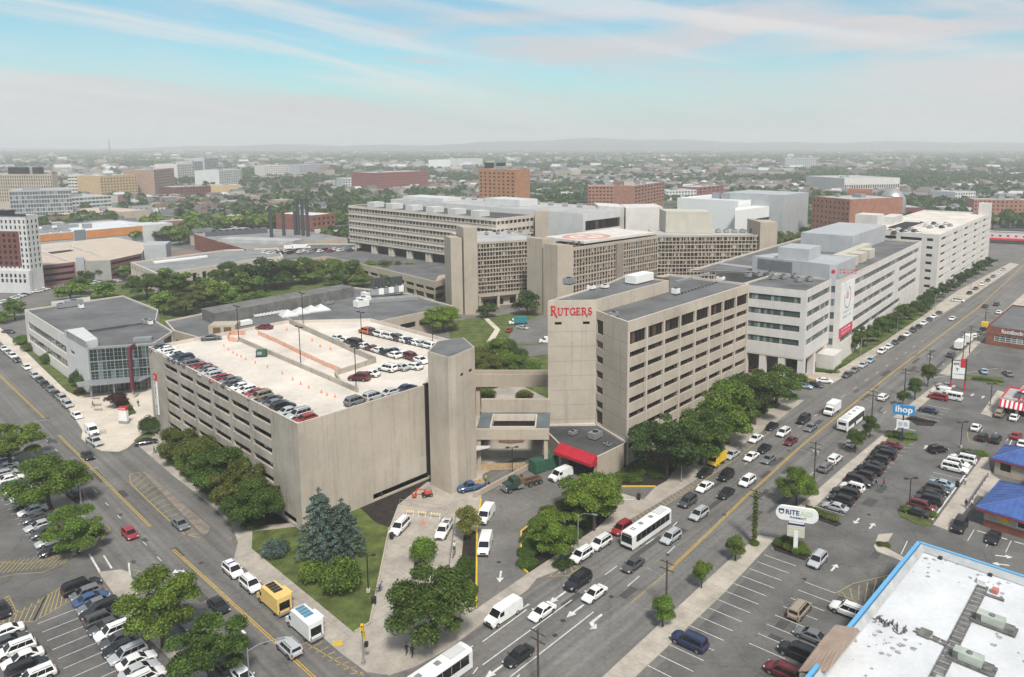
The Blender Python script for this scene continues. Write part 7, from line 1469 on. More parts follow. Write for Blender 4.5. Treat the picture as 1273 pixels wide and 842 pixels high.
def bin_(px_,py_,m,label,name='litter_bin'):
 g=P(px_,py_);r=thing(name,label,'bin',(g.x,g.y,.15));b=MB();b.lathe([(.3,0),(.36,.15),(.38,.95),(.3,1.05)],(0,0),12);place(b.mesh('drum',m,40),'drum',r);b=MB();b.lathe([(.4,1.0),(.4,1.08),(.15,1.25)],(0,0),12);place(b.mesh('lid',M_BLACK,40),'lid',r)
bin_(465,752,M_BLACK,'black litter bin at the lawn edge of the plaza');bin_(698,699,M_BLUEP,'blue bin by the kerb ramp and hatched corner');bin_(794,622,M_BLACK,'black bin on the pavement by the drive arrow');bin_(487,671,M_BLACK,'black bin beside the white large SUV on the plaza');bin_(1190,606,M_BLACK,'black bin on the pale walk by the railing')
g=P(420,802);r=thing('yellow_ramp','small yellow folded barrier lying by the kerb hatching','barrier',(g.x,g.y,.03),rz=R(20));r.scale=(.55,.6,.7);boxobj('board',M_YELP,r,(-1.1,1.1,-.5,-.3,.1,.5),(-1.1,1.1,.3,.5,.1,.5));boxobj('foot',M_BLACK,r,(-.9,-.7,-.6,.6,0,.15),(.7,.9,-.6,.6,0,.15))
CM=MB();CM.lathe([(.24,.04),(.2,.08),(.05,.75)],(0,0),10);CM.box(-.28,.28,-.28,.28,0,.04);cone_me=CM.mesh('cone',M_ORANGE,40)
FP=lambda x,y:(180+x/3.509,380+y/3.509)
for i,(x,y)in enumerate(((345,178),(365,194),(385,208),(402,218),(420,225),(440,236),(482,252),(535,270),(600,298),(645,325),(680,344),(715,360),(770,380),(795,392),(830,400))):
 p=P(*FP(x,y),GZ-.85);o=place(cone_me,'traffic_cone',None,(p.x,p.y,GZ-.85));o.scale=(.8,.8,.85);tag(o,f"orange traffic cone, {ORD[i]} of the line across the garage roof",'traffic cone','traffic cones on the garage roof')
for i,(x,y,z)in enumerate(((526.6,652,.13),(620,108,0),(765,180,0),(810,192,0),(730,155,0))):
 p=P(x,y)if not i else P(*FP(x,y),GZ-.85);o=place(cone_me,'traffic_cone',None,(p.x,p.y,.13 if not i else GZ-.85));tag(o,['orange cone on the plaza between two parked white trucks','lone cone furthest back inside the roof ramp walls','lone cone in the middle of the closed roof bay','lone cone right of the middle in the closed roof bay','lone cone left of the middle in the closed roof bay'][i],'traffic cone')
mesh_m=mat('orange_net',(.72,.24,.10),.8,.15,3.)
def net_fence(pts,label,h=1.1,z=GZ-.85):
 q=[P(*FP(*p),z)for p in pts];r=thing('orange_net_fence',label,'fence',tuple(q[0]));b=MB()
 for A,B in zip(q,q[1:]):
  n=max(2,int((B-A).length/1.0))
  for k in range(n):
   p0,p1=A.lerp(B,k/n),A.lerp(B,(k+1)/n)
   for j in range(5):b.add([(p0.x,p0.y,z+.15+j*.2),(p1.x,p1.y,z+.13+j*.2),(p1.x,p1.y,z+.25+j*.2),(p0.x,p0.y,z+.27+j*.2)],[(0,1,2,3)])
   b.add([(p0.x,p0.y,z+.1),(p0.x*.9+p1.x*.1,p0.y*.9+p1.y*.1,z+.1),(p0.x*.9+p1.x*.1,p0.y*.9+p1.y*.1,z+h),(p0.x,p0.y,z+h)],[(0,1,2,3)])
 b.obj('netting',mesh_m,r)
 for A,B in zip(q,q[1:]):
  n=max(1,int((B-A).length/4))
  for k in range(n):p=A.lerp(B,k/n);c=MB();c.tube([p,p+Vector((0,0,h+.1))],.05,6);c.obj('stake',M_ORANGE,r)
net_fence([(495,128),(580,165),(680,215),(780,262),(860,295)],'long orange net fence across the garage roof ramp');net_fence([(362,150),(372,128),(440,128)],'short orange net fence around the roof stair head corner');net_fence([(366,155),(405,160)],'short orange net stretch at the roof lamp post')
g=P(*FP(510,222),GZ-.85);r=thing('generator','green generator box with black base on the garage roof','generator',(g.x,g.y,GZ-.85),rz=R(10));boxobj('casing',M_GREENP,r,(-1.1,1.1,-.7,.7,.3,1.6));boxobj('skid',M_BLACK,r,(-1.2,1.2,-.75,.75,0,.3));boxobj('grille',M_STEEL,r,(-.8,.2,-.72,-.7,.6,1.3))
def wall_thing(name,label,cat,pts,t,h,m,z=.1,rail=None):
 q=[P(*p)for p in pts];r=thing(name,label,cat,(q[0].x,q[0].y,0));b=MB()
 for A,B in zip(q,q[1:]):b.wallbar((A.x,A.y),(B.x,B.y),t,z,z+h)
 b.obj('wall',m,r)
 if rail:
  for A,B in zip(q,q[1:]):
   n=max(1,int((B-A).length/2));c=MB();c.tube([A+Vector((0,0,z+h+rail)),B+Vector((0,0,z+h+rail))],.035,6);c.obj('rail',M_STEEL,r)
   for k in range(n+1):p=A.lerp(B,k/n);c=MB();c.tube([p+Vector((0,0,z+h)),p+Vector((0,0,z+h+rail))],.03,6);c.obj('post',M_STEEL,r)
wall_thing('retaining_wall','low concrete retaining wall with railing beside the service drive','wall',[(590,620),(631,598),(664,580),(690,565)],.4,1.1,M_CONC2,.1,1.0)
wall_thing('timber_hoarding','brown timber hoarding along the terrace under the slate roofed link','fence',[(590,586),(654,584)],.12,1.5,mat('fresh_timber',(.45,.32,.18)))
wall_thing('metal_railing','thin metal railing across the plaza behind the parked trucks','railing',[(497,628),(554,636)],.05,.1,M_STEEL,.1,1.0)
wall_thing('dark_railing','dark railing along the plaza path beside the narrow bed','railing',[(558,710),(567,640)],.05,.1,M_BLACK,.1,.9)
wall_thing('lawn_curb_wall','low concrete curb wall between the corner lawn and plaza','wall',[(441,788),(460,776),(484,658)],.25,.3,M_CONC2,.1)
wall_thing('black_enclosure','black slatted enclosure beside the clinic terrace','fence',[(994,456),(1010,462),(1030,452)],.15,2.6,M_BLACK)
for i,(a,b)in enumerate((((504,641),(515,642)),((519,642),(530,643.5)),((534,644),(548,645.5)))):
 A,B=P(*a),P(*b);r=thing('striped_barricade',f"yellow and white barricade on the plaza, {['left','middle','right'][i]} of three",'barricade',(A.x,A.y,.13));c=MB()
 for k in range(8):p,q=A.lerp(B,k/8),A.lerp(B,(k+1)/8);c.wallbar((p.x,p.y),(q.x,q.y),.06,.8,1.1,k%2)
 c.obj('board',[M_YELP,M_WPAINT],r);c=MB()
 for p in(A.lerp(B,.12),A.lerp(B,.88)):c.box(p.x-.05,p.x+.05,p.y-.3,p.y+.3,.13,.2);c.box(p.x-.04,p.x+.04,p.y-.04,p.y+.04,.2,.8)
 c.obj('frame',M_WPAINT,r)
g=P(957,452);r=thing('orange_kiosk','orange box kiosk standing under the clinic arcade','kiosk',(g.x,g.y,0),rz=R(-30));boxobj('body',M_ORANGE,r,(-2.3,2.3,-1.2,1.2,.2,2.2));boxobj('top',M_ORANGE,r,(-2.5,2.5,-1.4,1.4,2.2,2.5));boxobj('foot',M_BLACK,r,(-2.2,-1.9,-1,1,0,.2),(1.9,2.2,-1,1,0,.2))
for i,(x,y)in enumerate(((116,490),(119,497),(121,505),(122,511))):g=P(x,y);r=thing('stone_bench',f"low grey bench on the pale forecourt, {ORD[i]} from the lawn",'bench',(g.x,g.y,.13),'low benches on the forecourt');boxobj('seat',M_STAIN,r,(-1.0,1.0,-.25,.25,.35,.5));boxobj('leg',M_STAIN,r,(-.8,-.5,-.2,.2,0,.35));boxobj('leg',M_STAIN,r,(.5,.8,-.2,.2,0,.35))
def bicycle(px_,py_,ang,label):
 g=P(px_,py_);r=thing('bicycle',label,'bicycle',(g.x,g.y,.13),None,ang);
 for x in(-.52,.52):b=MB();b.tube([(x+.33*math.cos(t*math.pi/9),0,.34+.33*math.sin(t*math.pi/9))for t in range(19)],.03,5,cap=False);place(b.mesh('wheel',M_TYRE),'wheel',r)
 b=MB();b.tube([(-.52,0,.34),(-.1,0,.32),(.35,0,.8),(-.2,0,.82),(-.1,0,.32)],.025,5);b.tube([(.35,0,.8),(.52,0,.34)],.025,5);place(b.mesh('frame',M_NAVY),'frame',r);boxobj('saddle',M_BLACK,r,(-.34,-.1,-.07,.07,.9,.96));boxobj('handlebar',M_BLACK,r,(.33,.39,-.28,.28,.98,1.03))
bicycle(564.5,693,R(80),'bicycle parked along the dark plaza railing');bicycle(470,738,R(60),'bicycle beside the sitting person at the lawn edge');bicycle(128,540,R(20),'bicycle rack bike near the forecourt vans')
# ---------------------------------------------------------------- people
def person_mesh(pose):
 st={'walk':((.28,.05,.0),(-.30,.10,.06),.22),'stand':((.02,.11,.0),(-.04,-.11,.0),.05),'bend':((.1,.12,0),(-.1,-.12,0),.3)}[pose]
 (fx,fy,fz),(bx_,by,bz),sw=st;ln=.35 if pose=='bend' else .03
 V=[(0,0,.95,.13),(.0+ln*.4,0,1.15,.13),(ln,0,1.38,.155),(ln*1.15,0,1.5,.06),(ln*1.25,0,1.57,.085),(ln*1.35+.01,0,1.68,.095),(.0,.10,.88,.10),(fx*.55+.06,.11,.5,.07),(fx,.11,.09+fz,.05),(fx+.16,.11,.05+fz,.04),(.0,-.10,.88,.10),(bx_*.5+.05,-.11,.5,.07),(bx_,-.11,.09+bz,.05),(bx_+.15,-.11,.05+bz*.5,.04),(ln,.20,1.40,.065),(ln-sw*.3,.25,1.13,.045),(ln-sw+.1,.24,.88,.035),(ln-sw+.16,.235,.79,.035),(ln,-.20,1.40,.065),(ln+sw*.5,-.25,1.13,.045),(ln+sw+.12,-.24,.90,.035),(ln+sw+.2,-.235,.82,.035)]
 E_=[(0,1),(1,2),(2,3),(3,4),(4,5),(0,6),(6,7),(7,8),(8,9),(0,10),(10,11),(11,12),(12,13),(2,14),(14,15),(15,16),(16,17),(2,18),(18,19),(19,20),(20,21)]
 me=bpy.data.meshes.new('skeleton');me.from_pydata([v[:3]for v in V],E_,[]);o=bpy.data.objects.new('skeleton',me);COL.objects.link(o);m=o.modifiers.new('s','SKIN');o.modifiers.new('d','SUBSURF').levels=1
 for i,v in enumerate(V):me.skin_vertices[0].data[i].radius=(v[3],v[3]*(1.25 if i in(1,2)else 1.));me.skin_vertices[0].data[i].use_root=i==0
 dg=bpy.context.evaluated_depsgraph_get();r=bpy.data.meshes.new_from_object(o.evaluated_get(dg));bpy.data.objects.remove(o)
 for mm in(M_SKIN,M_CLOTH,mat('dark_trousers',(.03,.033,.045),.85,.15,3.),M_BLACK):r.materials.append(mm)
 for p in r.polygons:
  c=p.center;hand=abs(c.y)>.19 and c.z<.90 and c.z>.7
  p.material_index=3 if c.z<.10 else 0 if hand or c.z>1.50 else 2 if c.z<.93 and abs(c.y)<.2 else 1;p.use_smooth=True
 return r
PM={k:person_mesh(k)for k in('walk','stand','bend')}
b=MB();b.lathe([(.06,-.03),(.105,.0),(.112,.06),(.08,.12),(.02,.145)],(-.012,0),12);HAIR=b.mesh('hair',M_HAIR,60)
def person(px_,py_,pose,shirt,ang,label,z=.13):
 g=P(px_,py_);o=place(PM[pose],'person',None,(g.x,g.y,z),ang,shirt);tag(o,label,'person');ln=.35 if pose=='bend' else .03;place(HAIR,'hair',o,(ln*1.35,0,1.68));return o
BLK,WHT,YVS,RD_,BLU,GRY=(.02,.02,.025),(.6,.6,.58),(.55,.6,.05),(.25,.02,.03),(.08,.12,.25),(.2,.2,.2)
for a in((505.6,815,'walk',BLK,R(60),'person in black walking under the big corner plaza tree'),(512.5,818,'walk',BLK,R(70),'second person in black walking nearer the kerb by the plaza tree'),(471.6,737,'bend',BLU,R(0),'person leaning forward beside the bicycle at the lawn edge'),(565,686,'stand',WHT,R(90),'person in white by the dark plaza railing'),(116,507,'walk',BLK,R(200),'person in black crossing the pale forecourt'),(172,506,'walk',BLK,R(90),'person walking between the forecourt bed and garage'),(192,565,'walk',BLU,R(40),'person in blue walking past the garage corner pavement'),(1089,606,'walk',BLK,R(120),'person in black walking behind the black parked cars'),(1098.6,606,'walk',RD_,R(120),'person in dark red walking behind the black parked cars'),(1199.7,604,'stand',WHT,R(60),'person in white on the pale walk by the railing'),(1200.5,632,'stand',BLK,R(80),'person in black at the lower end of the railing'),(1208,632,'stand',WHT,R(100),'person in white shirt beside the black clad one at the railing'),(604.5,600,'stand',YVS,R(200),'worker in yellow vest by the timber loaded pickup'),(608,609,'walk',BLK,R(230),'worker in black walking below the yellow vest one'),(22,452,'walk',BLK,aL,'person in black on the pavement by the low building'),(980,487,'stand',RD_,R(-30),'person in red at the side street corner'),(958,456.5,'stand',GRY,R(-50),'person standing in front of the orange kiosk')):person(*a)
# ================================================================ middle distance and far city
def block(name,label,cat,a,b,z,depth,m,rows=None,n=0,wf=.55,glass=None,side=0,roof=None,nm=1,fw=0.,units=2,um=None,z0=-.3,group=None):
 """flat roofed building: front eaves from sighted point a to b at height z"""
 A,B=P2(*a,z),P2(*b,z);d=Vector((B[0]-A[0],B[1]-A[1],0));L_=d.length;d.normalize();i_=Vector((-d.y,d.x,0))*depth
 C,D_=(B[0]+i_.x,B[1]+i_.y),(A[0]+i_.x,A[1]+i_.y);k=Bld(name,label,cat,lerp2(A,C,.5),group,limit=70)
 rw=panel_rows(z,*rows)if rows else[];g_=glass or M_GLASS
 k.facade(A,B,z0,z,m,grid(L_,n,wf,rw)if n else(),depth=.25,glass=g_,nm=nm,fw=fw)
 ns=max(1,int(n*depth/L_))if n else 0
 k.facade(B,C,z0,z,m,grid(depth,ns,wf,rw)if side in(1,2)and n else(),depth=.25,glass=g_,nm=nm,fw=fw);k.facade(C,D_,z0,z,m);k.facade(D_,A,z0,z,m,grid(depth,ns,wf,rw)if side in(-1,2)and n else(),depth=.25,glass=g_,nm=nm,fw=fw)
 k.roof([A,B,C,D_],z+.01,roof or M_ROOFL,.5,.4,m)
 rr=random.Random(int(a[0]*7+a[1]))
 for _ in range(units):
  p=lerp2(lerp2(A,B,rr.uniform(.15,.85)),lerp2(D_,C,rr.uniform(.15,.85)),rr.uniform(.3,.7));t=MB();s_=rr.uniform(1.5,4);t.box(-s_,s_,-s_*.6,s_*.6,z-.5,z+rr.uniform(1.5,3.5),0,xform(p,math.atan2(d.y,d.x)));k.part('roof_unit',t,um or M_GREYM)
 return k,A,B,C,D_,d
k,A,B,C,D_,d=block('brick_tower','tall left edge tower with dark brick panel framed in white above a white base','tower',(-40,267),(31,268),36,7,M_WPANEL,(2.6,9,1.6,2.2),13,.42,side=1,um=M_BLACK)
t=MB();w_=dist(A,B);an=math.atan2(d.y,d.x);xx=xform(A,an);
t.box(-2,w_-4.2,-.14,-.02,12.2,28.6,0,xx);k.part('brick_panel',t,M_BRICKM)
for i in range(5):
 for r_ in range(6):place(window_mesh(1.3,1.5,M_GLASS,M_FRAME,1,1,0.),'window',k.root,Vector((*A,0))+xx.to_3x3()@Vector((w_-18+i*2.7,-.16,13.0+r_*2.6))-k.root.location,an)
t=MB();t.box(-2,w_+.4,-1.6,0,-.2,10.5,0,xx);k.part('base_block',t,M_WPANEL)
t=MB();t.box(-2,w_+.3,-.5,.2,35.8,36.6,0,xx);k.part('cornice',t,M_BLACK)
for i in range(6):
 for r_ in range(2):place(window_mesh(1.1,1.6,M_GLASS,M_FRAME,1,1,0.),'window',k.root,Vector((*A,0))+xx.to_3x3()@Vector((w_-14+i*2.3,-1.62,5.0+r_*2.4))-k.root.location,an)
k.done()
k=Bld('maroon_garage','wide low garage with maroon slat walls and cream roof decks behind the low building','parking garage',P2(110,320,10));z=10.
q=px([(46,331),(93,325.7),(104,324.6),(137,323.5),(176,315),(182,303),(143,295),(33,306),(38,331)],z);MR=mat('maroon_slats',(.21,.10,.10),.8,.1,.4)
rows_=[(1.2,2.6),(4.2,5.6),(7.2,8.6)]
for a_,b_,m_,w_ in((q[0],q[1],MR,1),(q[1],q[2],M_GPANEL,0),(q[2],q[3],mat('grey_plaster',(.30,.30,.28),.85,.08,.2),0),(q[3],q[4],MR,1),(q[4],q[5],M_GPANEL,0),(q[5],q[6],M_GPANEL,0),(q[6],q[7],M_GPANEL,0),(q[7],q[8],MR,0),(q[8],q[0],MR,0)):
 k.facade(a_,b_,-.2,z,m_,[(.5,dist(a_,b_)-.5,*r_)for r_ in rows_]if w_ else(),depth=1.,glass=M_DARK)
CRE=mat('cream_deck',(.50,.41,.33),.85,.07,.2);k.roof(q,z+.01,CRE,.5,.4,M_PANEL)
t=MB();t.prism(px([(58,313),(87,309.5),(92,311),(64,315)],z),z-.6,z-.42);k.part('ramp_void_shade',t,M_DARK)  # dark slab on the deck, coloured as the shade of a ramp opening
for a_,b_ in(((46,311),(87,306)),((87,306),(126,319)),((46,312),(84,325))):t=MB();t.wallbar(P2(*a_,z),P2(*b_,z),.5,z-.5,z+.9);k.part('ramp_wall',t,M_PANEL)
t=MB();t.prism(px([(178,305),(206,304),(212,300),(184,300)],13),-.2,13);k.part('stair_tower',t,M_GPANEL);t=MB();t.prism(px([(94,321),(104,320),(104,317),(95,318)],12),-.2,12);k.part('stair_tower',t,M_GPANEL);k.done()
k,A,B,C,D_,d=block('orange_band_building','long low building with orange upper band and white roofs behind the maroon garage','building',(33,293),(197,279),12,55,M_GPANEL,None,0,roof=M_ROOFW,units=5)
L_=dist(A,B);xx=xform(A,math.atan2(d.y,d.x));t=MB();t.box(0,L_*.32,-.25,-.02,7.4,11.6,0,xx);t.box(L_*.42,L_*.86,-.25,-.02,6.6,11.8,0,xx);k.part('orange_band',t,mat('orange_band',(.56,.22,.07),.7,.08,.3));t=MB();t.box(L_*.86,L_*1.12,-.3,20,-.2,12.2,0,xx);k.part('white_end',t,M_WPANEL);t=MB();t.box(L_*.33,L_*.41,-.5,-.02,-.2,12.8,0,xx);k.part('glass_bay',t,M_GLASSB)
for i in range(4):t=MB();t.box(L_*(.06+.08*i),L_*(.11+.08*i),8,30,11.6,12.6,0,xx);k.part('roof_light',t,M_GREYM)
k.done()
block('grey_glass_building','grey glass office building with green centre strip near the left edge','office building',(11,237),(88,235),29.5,30,M_GPANEL,(3.6,7,2.6,1.5),22,.82,M_GLASSB,0)[0].done()
k=block('patterned_tower','broad beige block with honeycomb windows and dark boxes on its roof','building',(-30,217),(64,217),38,9,M_CONC2,(3.4,8,2.2,1.4),32,.45,units=0)
for x_,w_ in((20,22),(44,9)):p=P(x_,216,38);t=MB();t.box(-w_/2*.8,w_/2*.8,1,8,37.5,44.5,0,xform((p.x,p.y,0),0));k[0].part('roof_plant',t,M_BLACK)
k[0].done()
for a_ in(('banded_block','tan and grey banded block between the honeycomb block and the yellow block','building',(84,218),(122,217.5),28,40,M_PANEL,(4.2,8,1.8,2.),10,.8),('yellow_brick_block','pale yellow block with rows of dark windows left of the far towers','building',(124,219),(170,217),28,40,mat('yellow_stone',(.50,.36,.19),.8,.1,.3),(3.8,9,1.6,3.),12,.5),('layered_glass_building','low layered glass and white building in front of the yellow block','building',(88,246),(138,243),14,40,M_WPANEL,(4.0,3,2.2,1.),10,.9,M_GLASSG),('pale_flat_building','wide low building with pale cream flat roof right of the grey glass block','building',(92,268),(185,261),9,70,M_CONC2,None,0,.5,None,0,CRE),('pink_tan_tower','pinkish tan tower, first of the far tower group from the left','tower',(191,211),(216,209),34,40,mat('pink_stone',(.34,.22,.17),.85,.1,.2),(4,10,1.7,3),8,.5),('grey_twin_tower','grey tower with stepped top in the middle of the far tower group','tower',(220,204),(240,203),34,40,M_PANEL,(4.2,11,1.8,3),7,.5),('grey_slim_tower','pale grey slim tower beside the tallest far tower','tower',(239,201),(254,200),36,36,M_GPANEL,(4.2,11,1.8,3),5,.5),('tallest_tower','tallest grey banded tower of the far tower group','tower',(254,197),(271,196),41,36,M_GPANEL,(4.2,12,2,3),6,.6),('white_ribbed_tower','white ribbed tower right of the tallest far tower','tower',(272,212),(300,210),27,40,M_WPANEL,(4,8,2,3),10,.4),('grey_slab','pale grey slab block, left of two beyond the chimney stacks','apartment block',(328,206),(366,205),28,30,M_PANEL,(4,10,1.6,2),14,.5),('grey_slab','darker grey slab block, right of two beyond the chimney stacks','apartment block',(372,205),(408,204),29,30,M_GPANEL,(4,10,1.6,2),14,.5),('white_gridded_building','white gridded building left of the long red block','building',(426,222),(464,221),16,30,M_WPANEL,(3.8,4,2.2,1.5),12,.6),('long_red_block','long dark red block on the skyline above the ribbon windowed block','building',(464,215),(532,212.5),28,50,mat('far_red',(.26,.09,.08),.85,.12,.2),(4.2,6,1.6,2),22,.5),('orange_apartment_tower','orange brick apartment tower with two dark boxes on its roof','apartment tower',(595,210),(640,211),45,24,M_BRICKO,(3.5,11,1.7,3),8,.42),('brick_ward_block','brick block with pale window bands, left half of the pair with a pale core','apartment block',(731,231),(776,231),27,22,M_BRICKP,(3.5,6,1.7,1.5),10,.6),('brick_ward_block','brick block with pale window bands, right half of the pair with a pale core','apartment block',(789,231),(826,226),27.5,22,M_BRICKP,(3.5,6,1.7,1.5),10,.6),('pale_core','pale stair core joining the two brick halves beyond the helipad','tower',(776,226),(789,226),30.5,20,M_CONC2),('pink_brick_block','pink brick apartment block with small windows behind the clinic','apartment block',(1010,244),(1057,248),34,46,M_BRICKP,(3.4,8,1.5,2),9,.35),('far_white_works','white industrial building far beyond the orange apartment tower','building',(560,199),(600,197),30,60,M_WPAINT),('far_dark_slab','far dark slab block near the skyline above the white angular building','apartment block',(976,197),(1015,197),32,40,M_GPANEL,(4,7,1.6,2),16,.5),('stadium','wide low grey stadium with pale stand on the right in the distance','stadium',(1050,222),(1119,221),22,90,M_PANEL,(8,1,5,9),24,.6),('brick_terrace_block','long low pink brick block near the right edge in the distance','apartment block',(1211,248),(1300,249),16,24,M_BRICKP,(3.6,3,1.6,1.5),16,.45),('pale_hall','pale low hall left of the long brick block in the distance','building',(1188,239),(1213,238),14,30,M_WPANEL,(4,2,2,1.5),8,.5),('flat_pale_shed','flat pale green roofed shed between trees behind the tall garage','building',(1184,259),(1212,258),8,22,M_WPANEL),('red_far_block','red fronted low block right of the brick pair','building',(868,233),(900,230),14,30,mat('far_red',(.26,.09,.08)),(4,2,2,1.5),6,.5),('white_row','white low row beyond the brick pair','building',(828,237),(866,236),12,26,M_WPANEL,(4,2,2,1.5),10,.5),('brick_annex','red brick annex with white roof right of the chimney stacks','building',(388,268),(416,265),14,40,M_BRICK,(4,2,2.2,2),5,.5,None,0,M_ROOFW),('far_white_sheds','far white sheds near the skyline left of the tallest towers','building',(172,198.6),(215,198.2),14,70,M_WPAINT),('yellow_front_store','long low building with yellow red front below the white ribbed tower','building',(262,231),(300,230),10,40,mat('yellow_stone',(.50,.36,.19))),('grey_brick_school','dark red and grey low school below the pinkish tan tower','school',(215,233),(262,231),14,40,M_BRICKM,(4,3,2,1.5),12,.5)):
 k=block(*a_)
 if a_[0]=='orange_apartment_tower':
  for x_ in(607,622):p=P(x_,209,45);t=MB();t.box(-4.5,4.5,6,14,44.5,50,0,xform((p.x,p.y,0),0));k[0].part('roof_plant',t,M_BLACK)
 if a_[0]=='pink_brick_block':t=MB();p=P(1070,243,34);t.box(-8,8,20,32,0,37,0,xform((p.x,p.y,0),R(-20)));k[0].part('rear_wing',t,M_BRICKP)
 k[0].done()
k,A,B,C,D_,d=block('white_angular_building','large white and grey angular building with slanted wing behind the hospital','building',(842,246),(918,250),31,60,M_WPAINT,None,0,roof=M_ROOFW,units=4);xx=xform(A,math.atan2(d.y,d.x));L_=dist(A,B)
t=MB();t.box(L_*.55,L_*1.5,18,58,-.2,35,0,xx);k.part('grey_upper_block',t,M_GPANEL)
b0_,b1_=P(914,262,27),P(982,250,29);t=MB();bb=[(b0_.x,b0_.y),(b1_.x,b1_.y),(b1_.x+5,b1_.y+22),(b0_.x+5,b0_.y+22)];t.prism(bb,-.2,27);k.part('slanted_wing',t,M_WPAINT)
dd=(b1_-b0_).normalized();
for r_ in range(3):
 t=MB();p,q=b0_+dd*(b1_-b0_).length*.35,b1_-dd*2;n_=Vector((dd.y,-dd.x,0))*.1;t.add([(p.x+n_.x,p.y+n_.y,18-5.5*r_),(q.x+n_.x,q.y+n_.y,18-5.5*r_),(q.x+n_.x,q.y+n_.y,20-5.5*r_),(p.x+n_.x,p.y+n_.y,20-5.5*r_)],[(0,1,2,3)]);k.part('ribbon_window',t,M_GLASS)
k.done()
k=Bld('power_house','low brick power house with louvred roof and pipes behind the park','power plant',P2(320,298,10));q=px([(241,291),(306,310),(381,300),(432,296.5),(372,286),(300,284)],10)
for a_,b_ in zip(q,q[1:]+q[:1]):L_=dist(a_,b_);k.facade(a_,b_,-.2,10,M_BRICK if dist(a_,q[0])<.1 or L_>60 else M_CONC2,grid(L_,int(L_/9),.7,[(1.5,6.5)])if L_>30 and dist(a_,q[0])>.1 else(),depth=.4,glass=M_BRICK,fw=0)
k.roof(q,10.01,mat('mid_grey_roof',(.25,.25,.245)),.6,.6,M_CONC2)
for i in range(9):t=MB();p=P(262+i*8,288.5-i*.5,12);t.box(-3,3,-4,4,9.4,12.6,0,xform((p.x,p.y,0),R(20)));k.part('cooling_unit',t,mat('dark_louvre',(.09,.10,.11),.6,.1,1.))
t=MB();p=P(340,300,10);t.box(-32,18,-8,4,9.4,11.5,0,xform((p.x,p.y,0),R(-12)));k.part('upper_roof',t,M_ROOFL);k.done()
for i,(x_,yt,yb)in enumerate(((337.6,265,294),(353,265,292),(367.5,264,291),(371.5,249,291),(377,249,292),(383,249,293))):
 p=P(x_,yb,10);h_=10+(yb-yt)*p.length/F_PX;b=MB();b.lathe([(1.15,0),(1.05,h_*.5),(.95,h_-1),(1.1,h_-.9),(1.1,h_),(.7,h_)],(p.x,p.y),14);o=b.obj('chimney_stack',mat('dark_stack',(.05,.055,.06),.6,.1,1.),None,40)
 tag(o,f"dark steel chimney stack, {ORD[i]} from left of six at the power house",'chimney','power house chimney stacks')
k,A,B,C,D_,d=block('domed_church','brick church with pale grey dome behind the tall garage','church',(1090,258),(1150,258),14,30,M_BRICKM,units=0);p=P(1118,256,16);b=MB();b.lathe([(11,0),(11,19),(10.4,22),(8.6,25.5),(5.5,28.3),(2,29.8),(.3,30)],(p.x,p.y+14),24);k.part('dome',b,M_STEEL,30);k.done()
k,A,B,C,D_,d=block('white_diner','long white diner with red canopy at the far end of the avenue','restaurant',(1229,289),(1330,293),7,14,M_WPANEL,(3,1,1.2,1.5),10,.3,units=0,roof=M_ROOF);L_=dist(A,B);t=MB();t.box(-1,L_,-6,0,2.6,3.5,0,xform(A,math.atan2(d.y,d.x)));k.part('canopy',t,M_REDP);k.done()
p=P(138,207);r=thing('radio_mast','thin grey lattice radio mast above the yellow block','mast',(p.x,p.y,0));b=MB()
for a_ in range(3):b.tube([(p.x+6*math.cos(a_*2.1),p.y+6*math.sin(a_*2.1),0),(p.x,p.y,88)],.5,5)
for z in range(5,85,8):s_=6*(1-z/90);b.tube([(p.x+s_*math.cos(a_*2.1),p.y+s_*math.sin(a_*2.1),z)for a_ in range(4)],.3,4)
b.obj('lattice',M_STEEL,r)
# ---------------------------------------------------------------- houses and trees of the far city
rf=random.Random(12)
def house_mesh(w_,l_,h_,rh,roofm,gable=True):
 b=MB();b.box(-w_,w_,-l_,l_,-.3,h_,0)
 if gable:b.add([(-w_-.4,-l_-.4,h_-.1),(w_+.4,-l_-.4,h_-.1),(w_+.4,l_+.4,h_-.1),(-w_-.4,l_+.4,h_-.1),(0,-l_-.4,h_+rh),(0,l_+.4,h_+rh)],[(0,4,5,3),(1,2,5,4),(0,1,4),(2,3,5)],1)
 else:b.box(-w_+.2,w_-.2,-l_+.2,l_-.2,h_-.2,h_+.05,1);b.box(-1,1,-1,1,h_,h_+1.2,1)
 for s in(-1,1):
  for y_ in(-.5,.1,.6):
   for z_ in(1.2,4.0):
    if z_+1.6<h_:b.box(s*w_-.05,s*w_+.05,y_*l_-.5,y_*l_+.5,z_,z_+1.5,2)
 return b.mesh('house',[M_TINTW,roofm,M_GLASS])
RFS=[('grey',mat('grey_shingle',(.13,.13,.135),.9,.15,.3)),('brown',mat('brown_shingle',(.13,.09,.07),.9,.15,.3)),('pale',M_ROOFL),('dark',M_ROOF2)]
HM=[(nm,house_mesh(4.2,6.5,6.2,3.2,m_),'pitched')for nm,m_ in RFS[:2]]+[(nm,house_mesh(5,9,8.0,0,m_,False),'flat')for nm,m_ in RFS[2:]]
WC=[('white',(.62,.61,.57)),('cream',(.48,.42,.31)),('grey',(.30,.31,.32)),('brick red',(.25,.11,.08)),('tan',(.34,.26,.19))]
def mask(x,y):return math.sin(x*.0047+1.3)*math.cos(y*.0039+.4)+.55*math.sin(x*.013+y*.009)+.35*math.sin(y*.021-x*.017)
taken=[]
